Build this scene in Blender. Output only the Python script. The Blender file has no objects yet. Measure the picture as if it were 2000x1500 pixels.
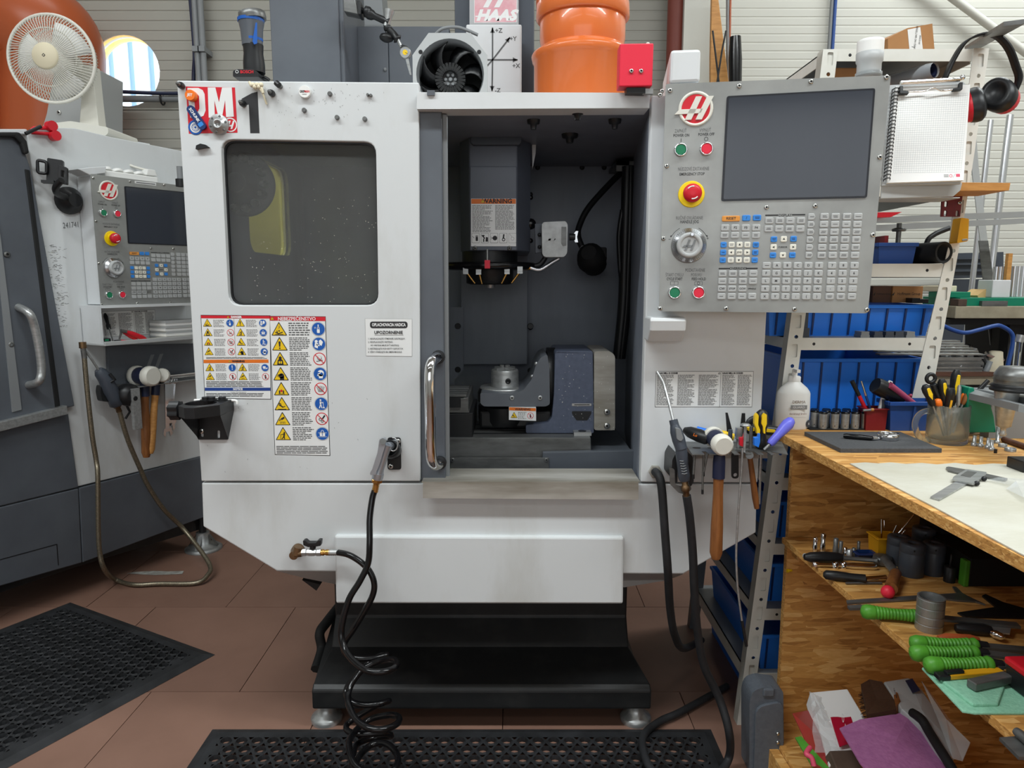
import bpy,bmesh,math,random
from math import sin,cos,tan,pi,radians,atan2,sqrt
from mathutils import Vector,Matrix
from mathutils.geometry import tessellate_polygon
V = Vector
sc = bpy.context.scene
COL = sc.collection
rnd = random.Random(7)

# ---------------------------------------------------------------- camera, world, lamps, exposure
FPX,PITCH,CAMZ = 1390.0,radians(8.2),1.5
cam = bpy.data.cameras.new('camera'); camo = bpy.data.objects.new('camera',cam); COL.objects.link(camo)
cam.sensor_width = 36.0; cam.lens = 36.0*FPX/2000.0; cam.clip_start = 0.05; cam.clip_end = 100
camo.location = (0,0,CAMZ); camo.rotation_euler = (pi/2-PITCH,0,0)
sc.camera = camo
sc.view_settings.view_transform = 'Standard'; sc.view_settings.look = 'None'
sc.view_settings.gamma = 1; sc.view_settings.use_curve_mapping = False
sc.view_settings.exposure = 0.0
wd = bpy.data.worlds.new('sky'); sc.world = wd; wd.use_nodes = True
bg = wd.node_tree.nodes['Background']; bg.inputs[0].default_value = (0.75,0.87,1,1); bg.inputs[1].default_value = 10.0
def area(name,loc,rot,sx,sy,power,col=(1,1,1)):
    l = bpy.data.lights.new(name,'AREA'); l.shape = 'RECTANGLE'; l.size = sx; l.size_y = sy; l.energy = power; l.color = col
    o = bpy.data.objects.new(name,l); COL.objects.link(o); o.location = loc; o.rotation_euler = rot; return o
LAMPS = [(-2.2,0.35,4.6,3.4),(2.2,0.35,4.6,3.4),(-2.2,-2.6,4.9,3.4),(2.2,-2.6,4.9,3.4),(-2.6,3.4,5.0,3.0),(3.3,3.6,4.7,2.6)]
LPOW = [140,140,12,12,19,86]
area('window_fill',(-.5,-5.85,2.6),(radians(90),0,0),7.0,2.2,58,(.95,.98,1))  # added unseen at the front wall as low fill light
FILLP = 0.6  # power of the added strip inside the large machine
for (lx,ly,lz,ll),pw in zip(LAMPS,LPOW):
    area('tube_light',(lx,ly,lz-0.09),(0,0,0),ll,0.32,pw,(0.925,0.985,1.0))

# ---------------------------------------------------------------- pixel rays to points on real planes
CP,SP = cos(PITCH),sin(PITCH)
def ray(px,py):
    u,v = (px-1000)/FPX,(py-750)/FPX
    return V((u,CP-v*SP,-SP-v*CP))
O = V((0,0,CAMZ))
def onY(px,py,Y): r = ray(px,py); return O+r*(Y/r.y)
def onZ(px,py,Z): r = ray(px,py); return O+r*((Z-CAMZ)/r.z)
def onX(px,py,X): r = ray(px,py); return O+r*(X/r.x)
def nz(v): return V(v).normalized()
class FR:
    """a plane frame: x right, y into the thing, z up; pixels are met by rays on the plane"""
    def __init__(s,o,x=(1,0,0),z=(0,0,1)):
        s.o = V(o); s.x = nz(x); s.z = nz(z); s.y = s.z.cross(s.x).normalized(); s.z = s.x.cross(s.y)
        s.M = Matrix(((s.x.x,s.y.x,s.z.x,s.o.x),(s.x.y,s.y.y,s.z.y,s.o.y),(s.x.z,s.y.z,s.z.z,s.o.z),(0,0,0,1)))
    def p(s,px,py,d=0.0):
        r = ray(px,py); n = s.y
        t = (n.dot(s.o-O)-d)/n.dot(r); q = O+r*t-s.o
        return (q.dot(s.x),q.dot(s.z))
    def P(s,pts,d=0.0): return [s.p(a,b,d) for a,b in pts]

def FY(Y,x=0,z=0): return FR((x,Y,z))

# ---------------------------------------------------------------- materials
MATS = {}
def lin(c):
    return tuple(((x/255)/12.92 if x/255 <= 0.04045 else ((x/255+0.055)/1.055)**2.4) for x in c)
def mat(name,rgb,rough=0.5,metal=0.0,rgb2=None,scale=8.0,stretch=(1,1,1),amt=(0.35,0.75),bump=0.0,bscale=None,trans=0.0,alpha=1.0,coat=0.0,emit=None,spec=0.5,ior=1.45,detail=4,rvar=0.0):
    m = bpy.data.materials.new(name); m.use_nodes = True; nt = m.node_tree; b = nt.nodes['Principled BSDF']
    c = lin(rgb)
    b.inputs['Base Color'].default_value = (*c,1); b.inputs['Roughness'].default_value = rough; b.inputs['Metallic'].default_value = metal
    b.inputs['IOR'].default_value = ior; b.inputs['Transmission Weight'].default_value = trans; b.inputs['Alpha'].default_value = alpha
    b.inputs['Coat Weight'].default_value = coat; b.inputs['Specular IOR Level'].default_value = spec
    if emit: b.inputs['Emission Color'].default_value = (*lin(rgb),1); b.inputs['Emission Strength'].default_value = emit
    if rgb2 or bump:
        tc = nt.nodes.new('ShaderNodeTexCoord'); mp = nt.nodes.new('ShaderNodeMapping'); mp.inputs['Scale'].default_value = stretch
        nt.links.new(tc.outputs['Object'],mp.inputs[0])
    if rgb2:
        n = nt.nodes.new('ShaderNodeTexNoise'); n.inputs['Scale'].default_value = scale; n.inputs['Detail'].default_value = detail; n.inputs['Roughness'].default_value = 0.6
        r = nt.nodes.new('ShaderNodeValToRGB'); r.color_ramp.elements[0].position = amt[0]; r.color_ramp.elements[1].position = amt[1]
        r.color_ramp.elements[0].color = (*c,1); r.color_ramp.elements[1].color = (*lin(rgb2),1)
        nt.links.new(mp.outputs[0],n.inputs['Vector']); nt.links.new(n.outputs[0],r.inputs[0]); nt.links.new(r.outputs[0],b.inputs['Base Color'])
        if rvar:
            mr = nt.nodes.new('ShaderNodeMapRange'); mr.inputs['To Min'].default_value = rough-rvar; mr.inputs['To Max'].default_value = rough+rvar
            nt.links.new(n.outputs[0],mr.inputs['Value']); nt.links.new(mr.outputs[0],b.inputs['Roughness'])
    if bump:
        n2 = nt.nodes.new('ShaderNodeTexNoise'); n2.inputs['Scale'].default_value = bscale or scale; n2.inputs['Detail'].default_value = 3
        bp = nt.nodes.new('ShaderNodeBump'); bp.inputs['Strength'].default_value = bump; bp.inputs['Distance'].default_value = 0.002
        nt.links.new(mp.outputs[0],n2.inputs['Vector']); nt.links.new(n2.outputs[0],bp.inputs['Height']); nt.links.new(bp.outputs[0],b.inputs['Normal'])
    MATS[name] = m; return m
def osb(name,edge=False,dark=1.0):
    m = bpy.data.materials.new(name); m.use_nodes = True; nt = m.node_tree; b = nt.nodes['Principled BSDF']; L = nt.links.new
    tc = nt.nodes.new('ShaderNodeTexCoord')
    def layer(rot,sc3,s):
        mp = nt.nodes.new('ShaderNodeMapping'); mp.inputs['Rotation'].default_value = rot; mp.inputs['Scale'].default_value = sc3
        L(tc.outputs['Object'],mp.inputs[0])
        v = nt.nodes.new('ShaderNodeTexVoronoi'); v.inputs['Scale'].default_value = s; L(mp.outputs[0],v.inputs['Vector'])
        n = nt.nodes.new('ShaderNodeTexNoise'); n.inputs['Scale'].default_value = s*3; n.inputs['Detail'].default_value = 6; L(mp.outputs[0],n.inputs['Vector'])
        se = nt.nodes.new('ShaderNodeSeparateColor'); L(v.outputs['Color'],se.inputs[0])
        mx = nt.nodes.new('ShaderNodeMath'); mx.operation = 'MULTIPLY_ADD'; mx.inputs[1].default_value = 0.62; L(se.outputs[0],mx.inputs[0])
        m2 = nt.nodes.new('ShaderNodeMath'); m2.operation = 'MULTIPLY'; m2.inputs[1].default_value = 0.4; L(n.outputs[0],m2.inputs[0]); L(m2.outputs[0],mx.inputs[2])
        return mx.outputs[0],se.outputs[1]
    if edge: a = layer((0.1,0.2,0.1),(14,14,40),6); c = layer((0.4,0.1,0.9),(20,20,50),6)
    else: a = layer((0.7,0.6,0.5),(5,32,32),2.3); c = layer((0.3,-0.7,-0.8),(6,28,28),2.5)
    mixf = nt.nodes.new('ShaderNodeMath'); mixf.operation = 'GREATER_THAN'; mixf.inputs[1].default_value = 0.5; L(c[1],mixf.inputs[0])
    mx = nt.nodes.new('ShaderNodeMix'); L(mixf.outputs[0],mx.inputs[0]); L(a[0],mx.inputs[2]); L(c[0],mx.inputs[3])
    r = nt.nodes.new('ShaderNodeValToRGB'); e = r.color_ramp.elements
    cols = [(0.08,(146,98,46)),(0.3,(190,136,70)),(0.6,(210,156,84)),(0.9,(234,190,122))]
    e[0].position,e[0].color = cols[0][0],(*[k*dark for k in lin(cols[0][1])],1); e[1].position,e[1].color = cols[3][0],(*[k*dark for k in lin(cols[3][1])],1)
    for p,cc in cols[1:3]: q = e.new(p); q.color = (*[k*dark for k in lin(cc)],1)
    L(mx.outputs[0],r.inputs[0]); L(r.outputs[0],b.inputs['Base Color']); b.inputs['Roughness'].default_value = 0.6
    bp = nt.nodes.new('ShaderNodeBump'); bp.inputs['Strength'].default_value = 0.5; bp.inputs['Distance'].default_value = 0.002
    L(mx.outputs[0],bp.inputs['Height']); L(bp.outputs[0],b.inputs['Normal']); MATS[name] = m

mat('white',(213,216,218),0.42,rgb2=(203,205,204),scale=5,amt=(0.45,0.8))
mat('white_grime',(208,211,212),0.45,rgb2=(178,177,170),scale=3.2,amt=(0.5,0.92),detail=8,stretch=(1.5,1.5,0.5))
mat('offwhite',(222,220,210),0.4)
mat('plastic_white',(235,235,232),0.35)
mat('paper',(236,236,234),0.8)
mat('decal',(228,229,228),0.35)
mat('grey',(92,97,104),0.38,rgb2=(80,84,91),scale=4)
mat('grey_dark',(70,76,86),0.4,rgb2=(58,63,71),scale=3)
mat('grey_blue',(84,92,112),0.42,rgb2=(74,82,100),scale=60,bump=0.15,bscale=120)
mat('grey_mid',(128,131,133),0.4)
mat('grey_light',(176,178,178),0.4)
mat('head_grey',(92,98,110),0.42,rgb2=(78,84,94),scale=3)
mat('interior',(128,134,145),0.42,rgb2=(110,116,126),scale=3,stretch=(2,2,0.6))
mat('black',(26,27,29),0.4)
mat('black_matt',(22,23,24),0.7)
mat('black_gloss',(14,14,16),0.18)
mat('black_base',(30,31,32),0.42,rgb2=(44,44,44),scale=14,amt=(0.5,0.8))
mat('rubber',(27,28,30),0.62,rgb2=(46,47,50),scale=12,bump=0.3,bscale=90)
mat('zinc',(176,182,190),0.28,0.7)
mat('steel',(182,184,184),0.34,.65,rgb2=(150,151,150),scale=3,stretch=(1,30,30),rvar=0.06)
mat('steel_panel',(160,161,158),0.36,.5,rgb2=(138,139,137),scale=2.2,stretch=(3,3,3),amt=(0.3,0.8),rvar=0.08)
mat('steel_dark',(124,125,124),0.4,.6,rgb2=(88,88,86),scale=4,stretch=(2,8,8))
mat('steel_stain',(182,179,172),0.38,.3,rgb2=(120,114,100),scale=2.4,stretch=(1,6,6))
mat('chrome',(225,226,228),0.1,1.0)
mat('alu',(205,207,210),0.28,1.0)
mat('cast_alu',(176,178,178),0.5,0.9,rgb2=(150,151,150),scale=30)
mat('bright_bolt',(200,200,196),0.25,1.0)
mat('brass',(196,150,84),0.3,1.0)
mat('brass_dull',(140,112,82),0.45,0.9,rgb2=(104,84,64),scale=20)
mat('red',(206,28,44),0.38)
mat('red_bright',(228,40,66),0.45)
mat('red_dark',(124,24,30),0.45)
mat('red_brown',(120,56,44),0.5)
mat('maroon',(110,36,40),0.5,rgb2=(90,34,46),scale=60)
mat('orange',(218,112,54),0.28,coat=0.3)
mat('orange_dark',(172,84,46),0.35)
mat('orange_btn',(240,118,28),0.4)
mat('orange_key',(222,148,66),0.45)
mat('orange_band',(222,112,28),0.45)
mat('yellow',(236,196,28),0.42)
mat('yellow_estop',(246,214,14),0.4)
mat('yellow_deep',(220,160,28),0.42)
mat('green',(26,122,84),0.38)
mat('green_plastic',(0,122,92),0.45)
mat('green_handle',(84,158,48),0.42,rgb2=(72,138,44),scale=30)
mat('cloth_green',(146,204,174),0.95,rgb2=(126,186,156),scale=120,bump=0.8,bscale=220)
mat('blue',(34,116,222),0.4,rgb2=(40,124,228),scale=5)
mat('blue_dark',(22,50,104),0.4)
mat('blue_bin',(38,78,150),0.4)
mat('blue_key',(52,132,214),0.4)
mat('blue_sign',(24,88,172),0.4)
mat('blue_band',(34,66,138),0.4)
mat('blue_steel',(34,72,140),0.35)
mat('blue_handle',(104,106,214),0.35)
mat('blue_navy',(34,40,66),0.45)
mat('key_grey',(176,178,178),0.35)
mat('key_white',(228,226,214),0.4)
mat('wood_handle',(150,96,52),0.4,rgb2=(112,66,34),scale=6,stretch=(14,14,1.5))
mat('wood_light',(206,150,84),0.5,rgb2=(176,120,62),scale=6,stretch=(2,14,14))
mat('wood_dark',(100,66,50),0.7,rgb2=(78,52,40),scale=12,stretch=(1,10,10))
mat('cardboard',(178,130,84),0.8,rgb2=(168,120,76),scale=6)
mat('cardboard_dark',(104,76,62),0.8)
mat('pale_wood',(218,184,128),0.7,rgb2=(204,166,112),scale=8)
mat('cream',(222,212,184),0.6)
mat('wall',(160,158,149),0.55)
mat('beige_lit',(198,197,188),0.55)  # beige of post and pipe; its siding use paints in brighter light
mat('ceiling',(190,190,184),0.8)
mat('insulation',(230,186,110),0.9,rgb2=(214,164,84),scale=20,bump=1,bscale=40)
mat('tile',(140,107,92),0.42,rgb2=(120,90,77),scale=1.7,amt=(0.35,0.75),detail=7,rvar=0.08)
mat('grout',(128,96,80),0.8)
mat('fill_pane',(236,244,250),emit=0.6)  # glowing pane of the added fill window
mat('lamp',(255,253,246),emit=3.0)
mat('screen',(46,51,61),0.12,spec=0.6)
mat('screen_edge',(24,26,34),0.3)
mat('text_dark',(40,40,42),0.6)
mat('text_grey',(92,93,94),0.6)
mat('text_mid',(134,134,134),0.6)
mat('text_white',(238,238,238),0.5)
mat('glass_tint',(222,224,222),0.08,trans=0.93,ior=1.05,spec=0.5,rgb2=(200,202,200),scale=1.5)
mat('glass_frost',(226,228,220),0.22,trans=0.93,ior=1.15)
mat('clear',(235,240,242),0.05,trans=0.95,ior=1.1)
mat('film',(232,236,238),0.18,alpha=0.35)
mat('film_red',(176,62,58),0.3,alpha=0.75)
mat('purple',(176,112,160),0.8,rgb2=(160,96,146),scale=60,bump=0.9,bscale=110)
mat('bristle',(58,36,22),0.8,rgb2=(84,54,32),scale=90,stretch=(1,6,6))
mat('leather',(92,74,62),0.8,rgb2=(70,56,48),scale=12,bump=0.6)
mat('crimson',(178,16,52),0.4)
mat('cloth_paper',(200,198,186),0.9,rgb2=(182,178,160),scale=4,stretch=(1,2,1),bump=0.5,bscale=60,detail=8)
mat('foam',(70,71,73),0.9,rgb2=(84,85,87),scale=160,bump=0.4,bscale=240)
mat('case_grey',(98,104,112),0.5,rgb2=(88,94,102),scale=80,bump=0.3,bscale=160)
mat('scrap_metal',(176,177,176),0.4,0.9,rgb2=(120,121,118),scale=9)
mat('braid',(150,140,120),0.4,0.8,rgb2=(100,94,82),scale=160)
mat('rack',(222,221,214),0.42,rgb2=(206,204,194),scale=6)
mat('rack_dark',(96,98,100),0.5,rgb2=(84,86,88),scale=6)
mat('steel_table',(164,156,134),0.5,0.1,rgb2=(140,132,112),scale=14,detail=8)
mat('pane_yellow',(244,236,120),0.3,trans=0.97,ior=1.05)
mat('lime',(190,200,100),0.6,rgb2=(226,182,92),scale=2.2,amt=(0.35,0.7))
mat('sheet_pale',(226,232,238),.5)
mat('sheet_blue',(150,178,216),.5)
mat('paint_stain',(170,170,164),0.7,rgb2=(130,126,120),scale=26,amt=(0.35,0.7))
mat('pink',(222,84,112),0.4)
mat('violet_pink',(170,70,104),0.4)
osb('osb'); osb('osb_edge',edge=True)

# ---------------------------------------------------------------- mesh building
class MB:
    def __init__(s,M=None,m='white'): s.v = []; s.f = []; s.fm = []; s.fs = []; s.M = M.M if isinstance(M,FR) else (M or Matrix()); s.m = m
    def add(s,vs,fs,smooth=False,M=None):
        T = s.M@M if M is not None else s.M; n = len(s.v)
        s.v += [T@V(p) for p in vs]
        for f in fs: s.f.append(tuple(i+n for i in f)); s.fm.append(s.m); s.fs.append(smooth)
        return s
    def box(s,x0,x1,y0,y1,z0,z1,M=None):
        vs = [(x,y,z) for z in (z0,z1) for y in (y0,y1) for x in (x0,x1)]
        return s.add(vs,[(0,2,3,1),(4,5,7,6),(0,1,5,4),(2,6,7,3),(0,4,6,2),(1,3,7,5)],M=M)
    def prism(s,poly,y0,y1,holes=(),M=None,back=True):
        """polygon in XZ from y0 (near face) to y1"""
        def area2(q): return sum(q[i][0]*q[(i+1) % len(q)][1]-q[(i+1) % len(q)][0]*q[i][1] for i in range(len(q)))
        poly = list(poly)
        if area2(poly) < 0: poly.reverse()
        hs = []
        for h in holes:
            h = list(h)
            if area2(h) > 0: h.reverse()
            hs.append(h)
        loops = [poly]+hs; flat = [p for l in loops for p in l]; n = len(flat)
        vs = [(p[0],y0,p[1]) for p in flat]+[(p[0],y1,p[1]) for p in flat]; fs = []
        if hs or len(poly) > 4:
            for t in tessellate_polygon([[V((p[0],p[1],0)) for p in l] for l in loops]):
                a,b,c = t; pa,pb,pc = flat[a],flat[b],flat[c]
                if (pb[0]-pa[0])*(pc[1]-pa[1])-(pc[0]-pa[0])*(pb[1]-pa[1]) < 0: b,c = c,b
                fs.append((a,b,c))
                if back: fs.append((a+n,c+n,b+n))
        else:
            fs.append(tuple(range(n)))
            if back: fs.append(tuple(range(2*n-1,n-1,-1)))
        k = 0
        for l in loops:
            ln = len(l)
            for i in range(ln): j = (i+1) % ln; fs.append((k+i,k+i+n,k+j+n,k+j))
            k += ln
        return s.add(vs,fs,M=M)
    def sheet(s,poly,y=0.0,M=None):
        poly = list(poly)
        a = sum(poly[i][0]*poly[(i+1) % len(poly)][1]-poly[(i+1) % len(poly)][0]*poly[i][1] for i in range(len(poly)))
        if a < 0: poly.reverse()
        if len(poly) > 4:
            fs = []
            for t in tessellate_polygon([[V((p[0],p[1],0)) for p in poly]]):
                a,b,c = t; pa,pb,pc = poly[a],poly[b],poly[c]
                if (pb[0]-pa[0])*(pc[1]-pa[1])-(pc[0]-pa[0])*(pb[1]-pa[1]) < 0: b,c = c,b
                fs.append((a,b,c))
        else: fs = [tuple(range(len(poly)))]
        return s.add([(p[0],y,p[1]) for p in poly],fs,M=M)
    def lathe(s,prof,n=20,M=None,smooth=True,cap=True):
        """profile [(r,z)] about Z"""
        vs = []; fs = []
        for r,z in prof:
            for i in range(n): a = 2*pi*i/n; vs.append((r*cos(a),r*sin(a),z))
        for k in range(len(prof)-1):
            for i in range(n): j = (i+1) % n; fs.append((k*n+i,k*n+j,(k+1)*n+j,(k+1)*n+i))
        s.add(vs,fs,smooth,M)
        if cap:
            for k,rv in ((0,True),(len(prof)-1,False)):
                if prof[k][0] > 1e-6:
                    ring = [(prof[k][0]*cos(2*pi*i/n),prof[k][0]*sin(2*pi*i/n),prof[k][1]) for i in range(n)]
                    s.add(ring,[tuple(range(n-1,-1,-1)) if rv else tuple(range(n))],False,M)
        return s
    def cyl(s,p0,p1,r0,r1=None,n=14,smooth=True):
        p0,p1 = V(p0),V(p1); d = p1-p0
        return s.lathe([(r0,0),(r1 if r1 is not None else r0,d.length)],n,axisM(p0,d),smooth)
    def turn(s,p0,p1,prof,n=16,smooth=True):
        """profile [(r,t)] with t along p0->p1 from 0 to 1"""
        p0,p1 = V(p0),V(p1); d = p1-p0
        return s.lathe([(r,t*d.length) for r,t in prof],n,axisM(p0,d),smooth)
    def tube(s,pts,r,n=8,closed=False,smooth=True,cap=True):
        pts = [V(p) for p in pts]; N = len(pts); rs = r if isinstance(r,(list,tuple)) else [r]*N
        vs = []; fs = []; up = None
        for i,p in enumerate(pts):
            a = pts[(i-1) % N] if (closed or i > 0) else p; b = pts[(i+1) % N] if (closed or i < N-1) else p
            t = (b-a).normalized()
            if up is None: up = t.orthogonal().normalized()
            up = (up-t*up.dot(t)); up = up.normalized() if up.length > 1e-6 else t.orthogonal().normalized()
            w = t.cross(up)
            for k in range(n): q = 2*pi*k/n; vs.append(p+(up*cos(q)+w*sin(q))*rs[i])
        for i in range(N if closed else N-1):
            for k in range(n): j = (k+1) % n; i2 = (i+1) % N; fs.append((i*n+k,i*n+j,i2*n+j,i2*n+k))
        s.add(vs,fs,smooth)
        if cap and not closed:
            s.add(vs[:n],[tuple(range(n-1,-1,-1))]); s.add(vs[-n:],[tuple(range(n))])
        return s
    def ball(s,c,r,n=14,sz=1.0,half=False):
        k = n//2; prof = [(r*sin(pi*i/k),-r*sz*cos(pi*i/k)) for i in range(k//2 if half else 0,k+1)]
        return s.lathe(prof,n,Matrix.Translation(V(c)),True,cap=half)
    def text(s,txt,size,M,align='CENTER',bold=0.0,sx=1.0,shear=0.0):
        c = bpy.data.curves.new('t','FONT'); c.body = txt; c.size = size; c.align_x = align; c.align_y = 'CENTER'; c.offset = bold; c.resolution_u = 2; c.shear = shear
        o = bpy.data.objects.new('t',c); COL.objects.link(o)
        dg = bpy.context.evaluated_depsgraph_get(); me = o.evaluated_get(dg).to_mesh()
        vs = [(v.co.x*sx,0,v.co.y) for v in me.vertices]; fs = [tuple(p.vertices) for p in me.polygons]
        o.evaluated_get(dg).to_mesh_clear(); bpy.data.objects.remove(o); bpy.data.curves.remove(c)
        return s.add(vs,fs,M=M)
    def bar(s,x0,z0,x1,z1,w,y=0.0):
        """flat printed stroke in XZ"""
        d = V((x1-x0,z1-z0)); L = d.length or 1e-6; nx,nzz = -d.y/L*w/2,d.x/L*w/2
        return s.sheet([(x0+nx,z0+nzz),(x0-nx,z0-nzz),(x1-nx,z1-nzz),(x1+nx,z1+nzz)],y)
    def disc(s,x,z,r,y=0.0,n=20,r2=None):
        r2 = r2 or r
        return s.sheet([(x+r*cos(2*pi*i/n),z+r2*sin(2*pi*i/n)) for i in range(n)],y)
    def ring(s,x,z,r,w,y=0.0,n=28):
        vs = [(x+q*cos(2*pi*i/n),y,z+q*sin(2*pi*i/n)) for q in (r,r-w) for i in range(n)]
        return s.add(vs,[(i,(i+1) % n,n+(i+1) % n,n+i) for i in range(n)])
    def bounds(s):
        return [(min(v[i] for v in s.v),max(v[i] for v in s.v)) for i in range(3)]
    def mesh(s,name,inv=None):
        me = bpy.data.meshes.new(name)
        me.from_pydata([tuple(inv@v) if inv else tuple(v) for v in s.v],[],s.f)
        ms = []
        for k in s.fm:
            if k not in ms: ms.append(k)
        for k in ms: me.materials.append(MATS[k])
        me.polygons.foreach_set('material_index',[ms.index(k) for k in s.fm]); me.polygons.foreach_set('use_smooth',s.fs); me.update()
        return me
def axisM(p,d):
    z = nz(d); x = z.orthogonal().normalized(); y = z.cross(x)
    return Matrix(((x.x,y.x,z.x,p[0]),(x.y,y.y,z.y,p[1]),(x.z,y.z,z.z,p[2]),(0,0,0,1)))
def T3(x,y,z): return Matrix.Translation((x,y,z))
def RX(a): return Matrix.Rotation(radians(a),4,'X')
def RY(a): return Matrix.Rotation(radians(a),4,'Y')
def RZ(a): return Matrix.Rotation(radians(a),4,'Z')
def bez(pts,n=8):
    """smooth curve through points"""
    pts = [V(p) for p in pts]; out = []
    for i in range(len(pts)-1):
        p0 = pts[max(i-1,0)]; p1 = pts[i]; p2 = pts[i+1]; p3 = pts[min(i+2,len(pts)-1)]
        for k in range(n):
            t = k/n
            out.append(0.5*((2*p1)+(p2-p0)*t+(2*p0-5*p1+4*p2-p3)*t*t+(3*p1-p0-3*p2+p3)*t**3))
    out.append(pts[-1]); return out
def rrect(x0,x1,z0,z1,r,n=5):
    out = []
    for cx,cz,a0 in ((x1-r,z1-r,0),(x0+r,z1-r,90),(x0+r,z0+r,180),(x1-r,z0+r,270)):
        for i in range(n+1): a = radians(a0+90*i/n); out.append((cx+r*cos(a),cz+r*sin(a)))
    return out
def rpoly(pts,r,n=4):
    """round the corners of a polygon"""
    out = []; N = len(pts)
    for i in range(N):
        p = V(pts[i]).to_2d() if len(pts[i]) > 2 else V((pts[i][0],pts[i][1])); a = V(pts[i-1][:2]); b = V(pts[(i+1) % N][:2])
        da = (a-p).normalized(); db = (b-p).normalized(); rr = min(r,(a-p).length*.45,(b-p).length*.45); s,e = p+da*rr,p+db*rr
        for k in range(n+1):
            t = k/n; q = s*(1-t)**2+p*2*t*(1-t)+e*t*t; out.append((q.x,q.y))
    return out

OFFS = {}
def root_of(o):
    while o.parent: o = o.parent
    return o
def setp(o,label=None,cat=None,group=None,kind=None):
    if label: o['label'] = label
    if cat: o['category'] = cat
    if group: o['group'] = group
    if kind: o['kind'] = kind
    return o
def addmods(o,bev,sub=0):
    if bev:
        m = o.modifiers.new('b','BEVEL'); m.width = bev; m.segments = 2; m.limit_method = 'ANGLE'; m.angle_limit = radians(40); m.harden_normals = False
    if sub: m = o.modifiers.new('s','SUBSURF'); m.levels = m.render_levels = sub
def thing(name,label,cat,loc,group=None,kind=None):
    o = bpy.data.objects.new(name,None); COL.objects.link(o); o.location = V(loc); o.empty_display_size = 0.05
    OFFS[o.name] = V(loc); return setp(o,label,cat,group,kind)
def part(name,b,parent,bev=0,sub=0,label=None,kind=None):
    off = OFFS[root_of(parent).name]
    o = bpy.data.objects.new(name,b.mesh(name,Matrix.Translation(-off))); COL.objects.link(o); o.parent = parent
    addmods(o,bev,sub); return setp(o,label,kind=kind)
def single(name,b,label=None,cat=None,group=None,bev=0,sub=0,kind=None):
    bb = b.bounds(); off = V(((bb[0][0]+bb[0][1])/2,(bb[1][0]+bb[1][1])/2,bb[2][0]))
    o = bpy.data.objects.new(name,b.mesh(name,Matrix.Translation(-off))); COL.objects.link(o); o.location = off
    OFFS[o.name] = off; addmods(o,bev,sub); return setp(o,label,cat,group,kind)
def dup(o,loc=None,label=None,parent=None,group=None):
    c = o.copy(); COL.objects.link(c)
    if parent: c.parent = parent
    if loc is not None: c.location = V(loc)
    if label: c['label'] = label
    if group: c['group'] = group
    OFFS[c.name] = V(c.location)
    for ch in list(o.children): dup(ch,parent=c)
    return c
def piece(o,name,me,loc):
    c = bpy.data.objects.new(name,me); COL.objects.link(c); c.parent = o; c.location = V(loc); return c
def screw(b,x,z,r=0.006,y=0.0,h=0.004,m='bright_bolt'):
    """pan head socket screw facing -y"""
    k = b.m; b.m = m; M = T3(x,y,z)@RX(90)
    b.lathe([(r,0),(r,h*.6),(r*.75,h),(r*.42,h)],12,M,cap=False)
    b.m = 'text_dark'; b.lathe([(r*.42,h),(r*.4,h*.4),(0,h*.4)],6,M,smooth=False,cap=False); b.m = k
# ================================================================ the room
WY = 4.6
fl = bpy.data.objects.new('floor',MB().mesh('floor'))
b = MB(m='grout'); b.box(-6,5,-6,WY,-0.06,-0.012); fl.data = b.mesh('floor'); COL.objects.link(fl); fl['kind'] = 'structure'; OFFS['floor'] = V((0,0,0))
tw,td,g = 0.65,0.69,0.0016
b = MB(m='tile'); b.box(-tw/2+g,tw/2-g,-td/2+g,td/2-g,-0.012,0); tile_me = b.mesh('tile')
r0 = 2.44
yl = r0+3*td; hl = (WY-yl)/2-g
b = MB(m='tile'); b.box(-tw/2+g,tw/2-g,-hl,hl,-0.012,0); tile_cut = b.mesh('tile')
for j in range(-3,4):
    for i in range(-7,9):
        y0 = r0+j*td; x0 = -1.007+i*tw-(tw/2 if j % 2 else 0)
        if y0+td > WY: piece(fl,'tile',tile_cut,(x0+tw/2,yl+g+hl,0)); continue
        o = piece(fl,'tile',tile_me,(x0+tw/2,y0+td/2,rnd.uniform(-.0006,0.0004)))
b = MB(m='tile')
b.box(-6,5,-6,r0-3*td-g,-0.012,-0.0005); o = part('plain_tiling',b,fl)
b = MB(m='paint_stain')
pts = [onZ(x,y,0.0012) for x,y in [(246,1120),(262,1117),(300,1115),(330,1116),(359,1115),(356,1121),(330,1122),(300,1123),(262,1121)]]
b.add([p for p in pts],[tuple(range(8,-1,-1))]); part('paint_mark',b,fl)

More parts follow.
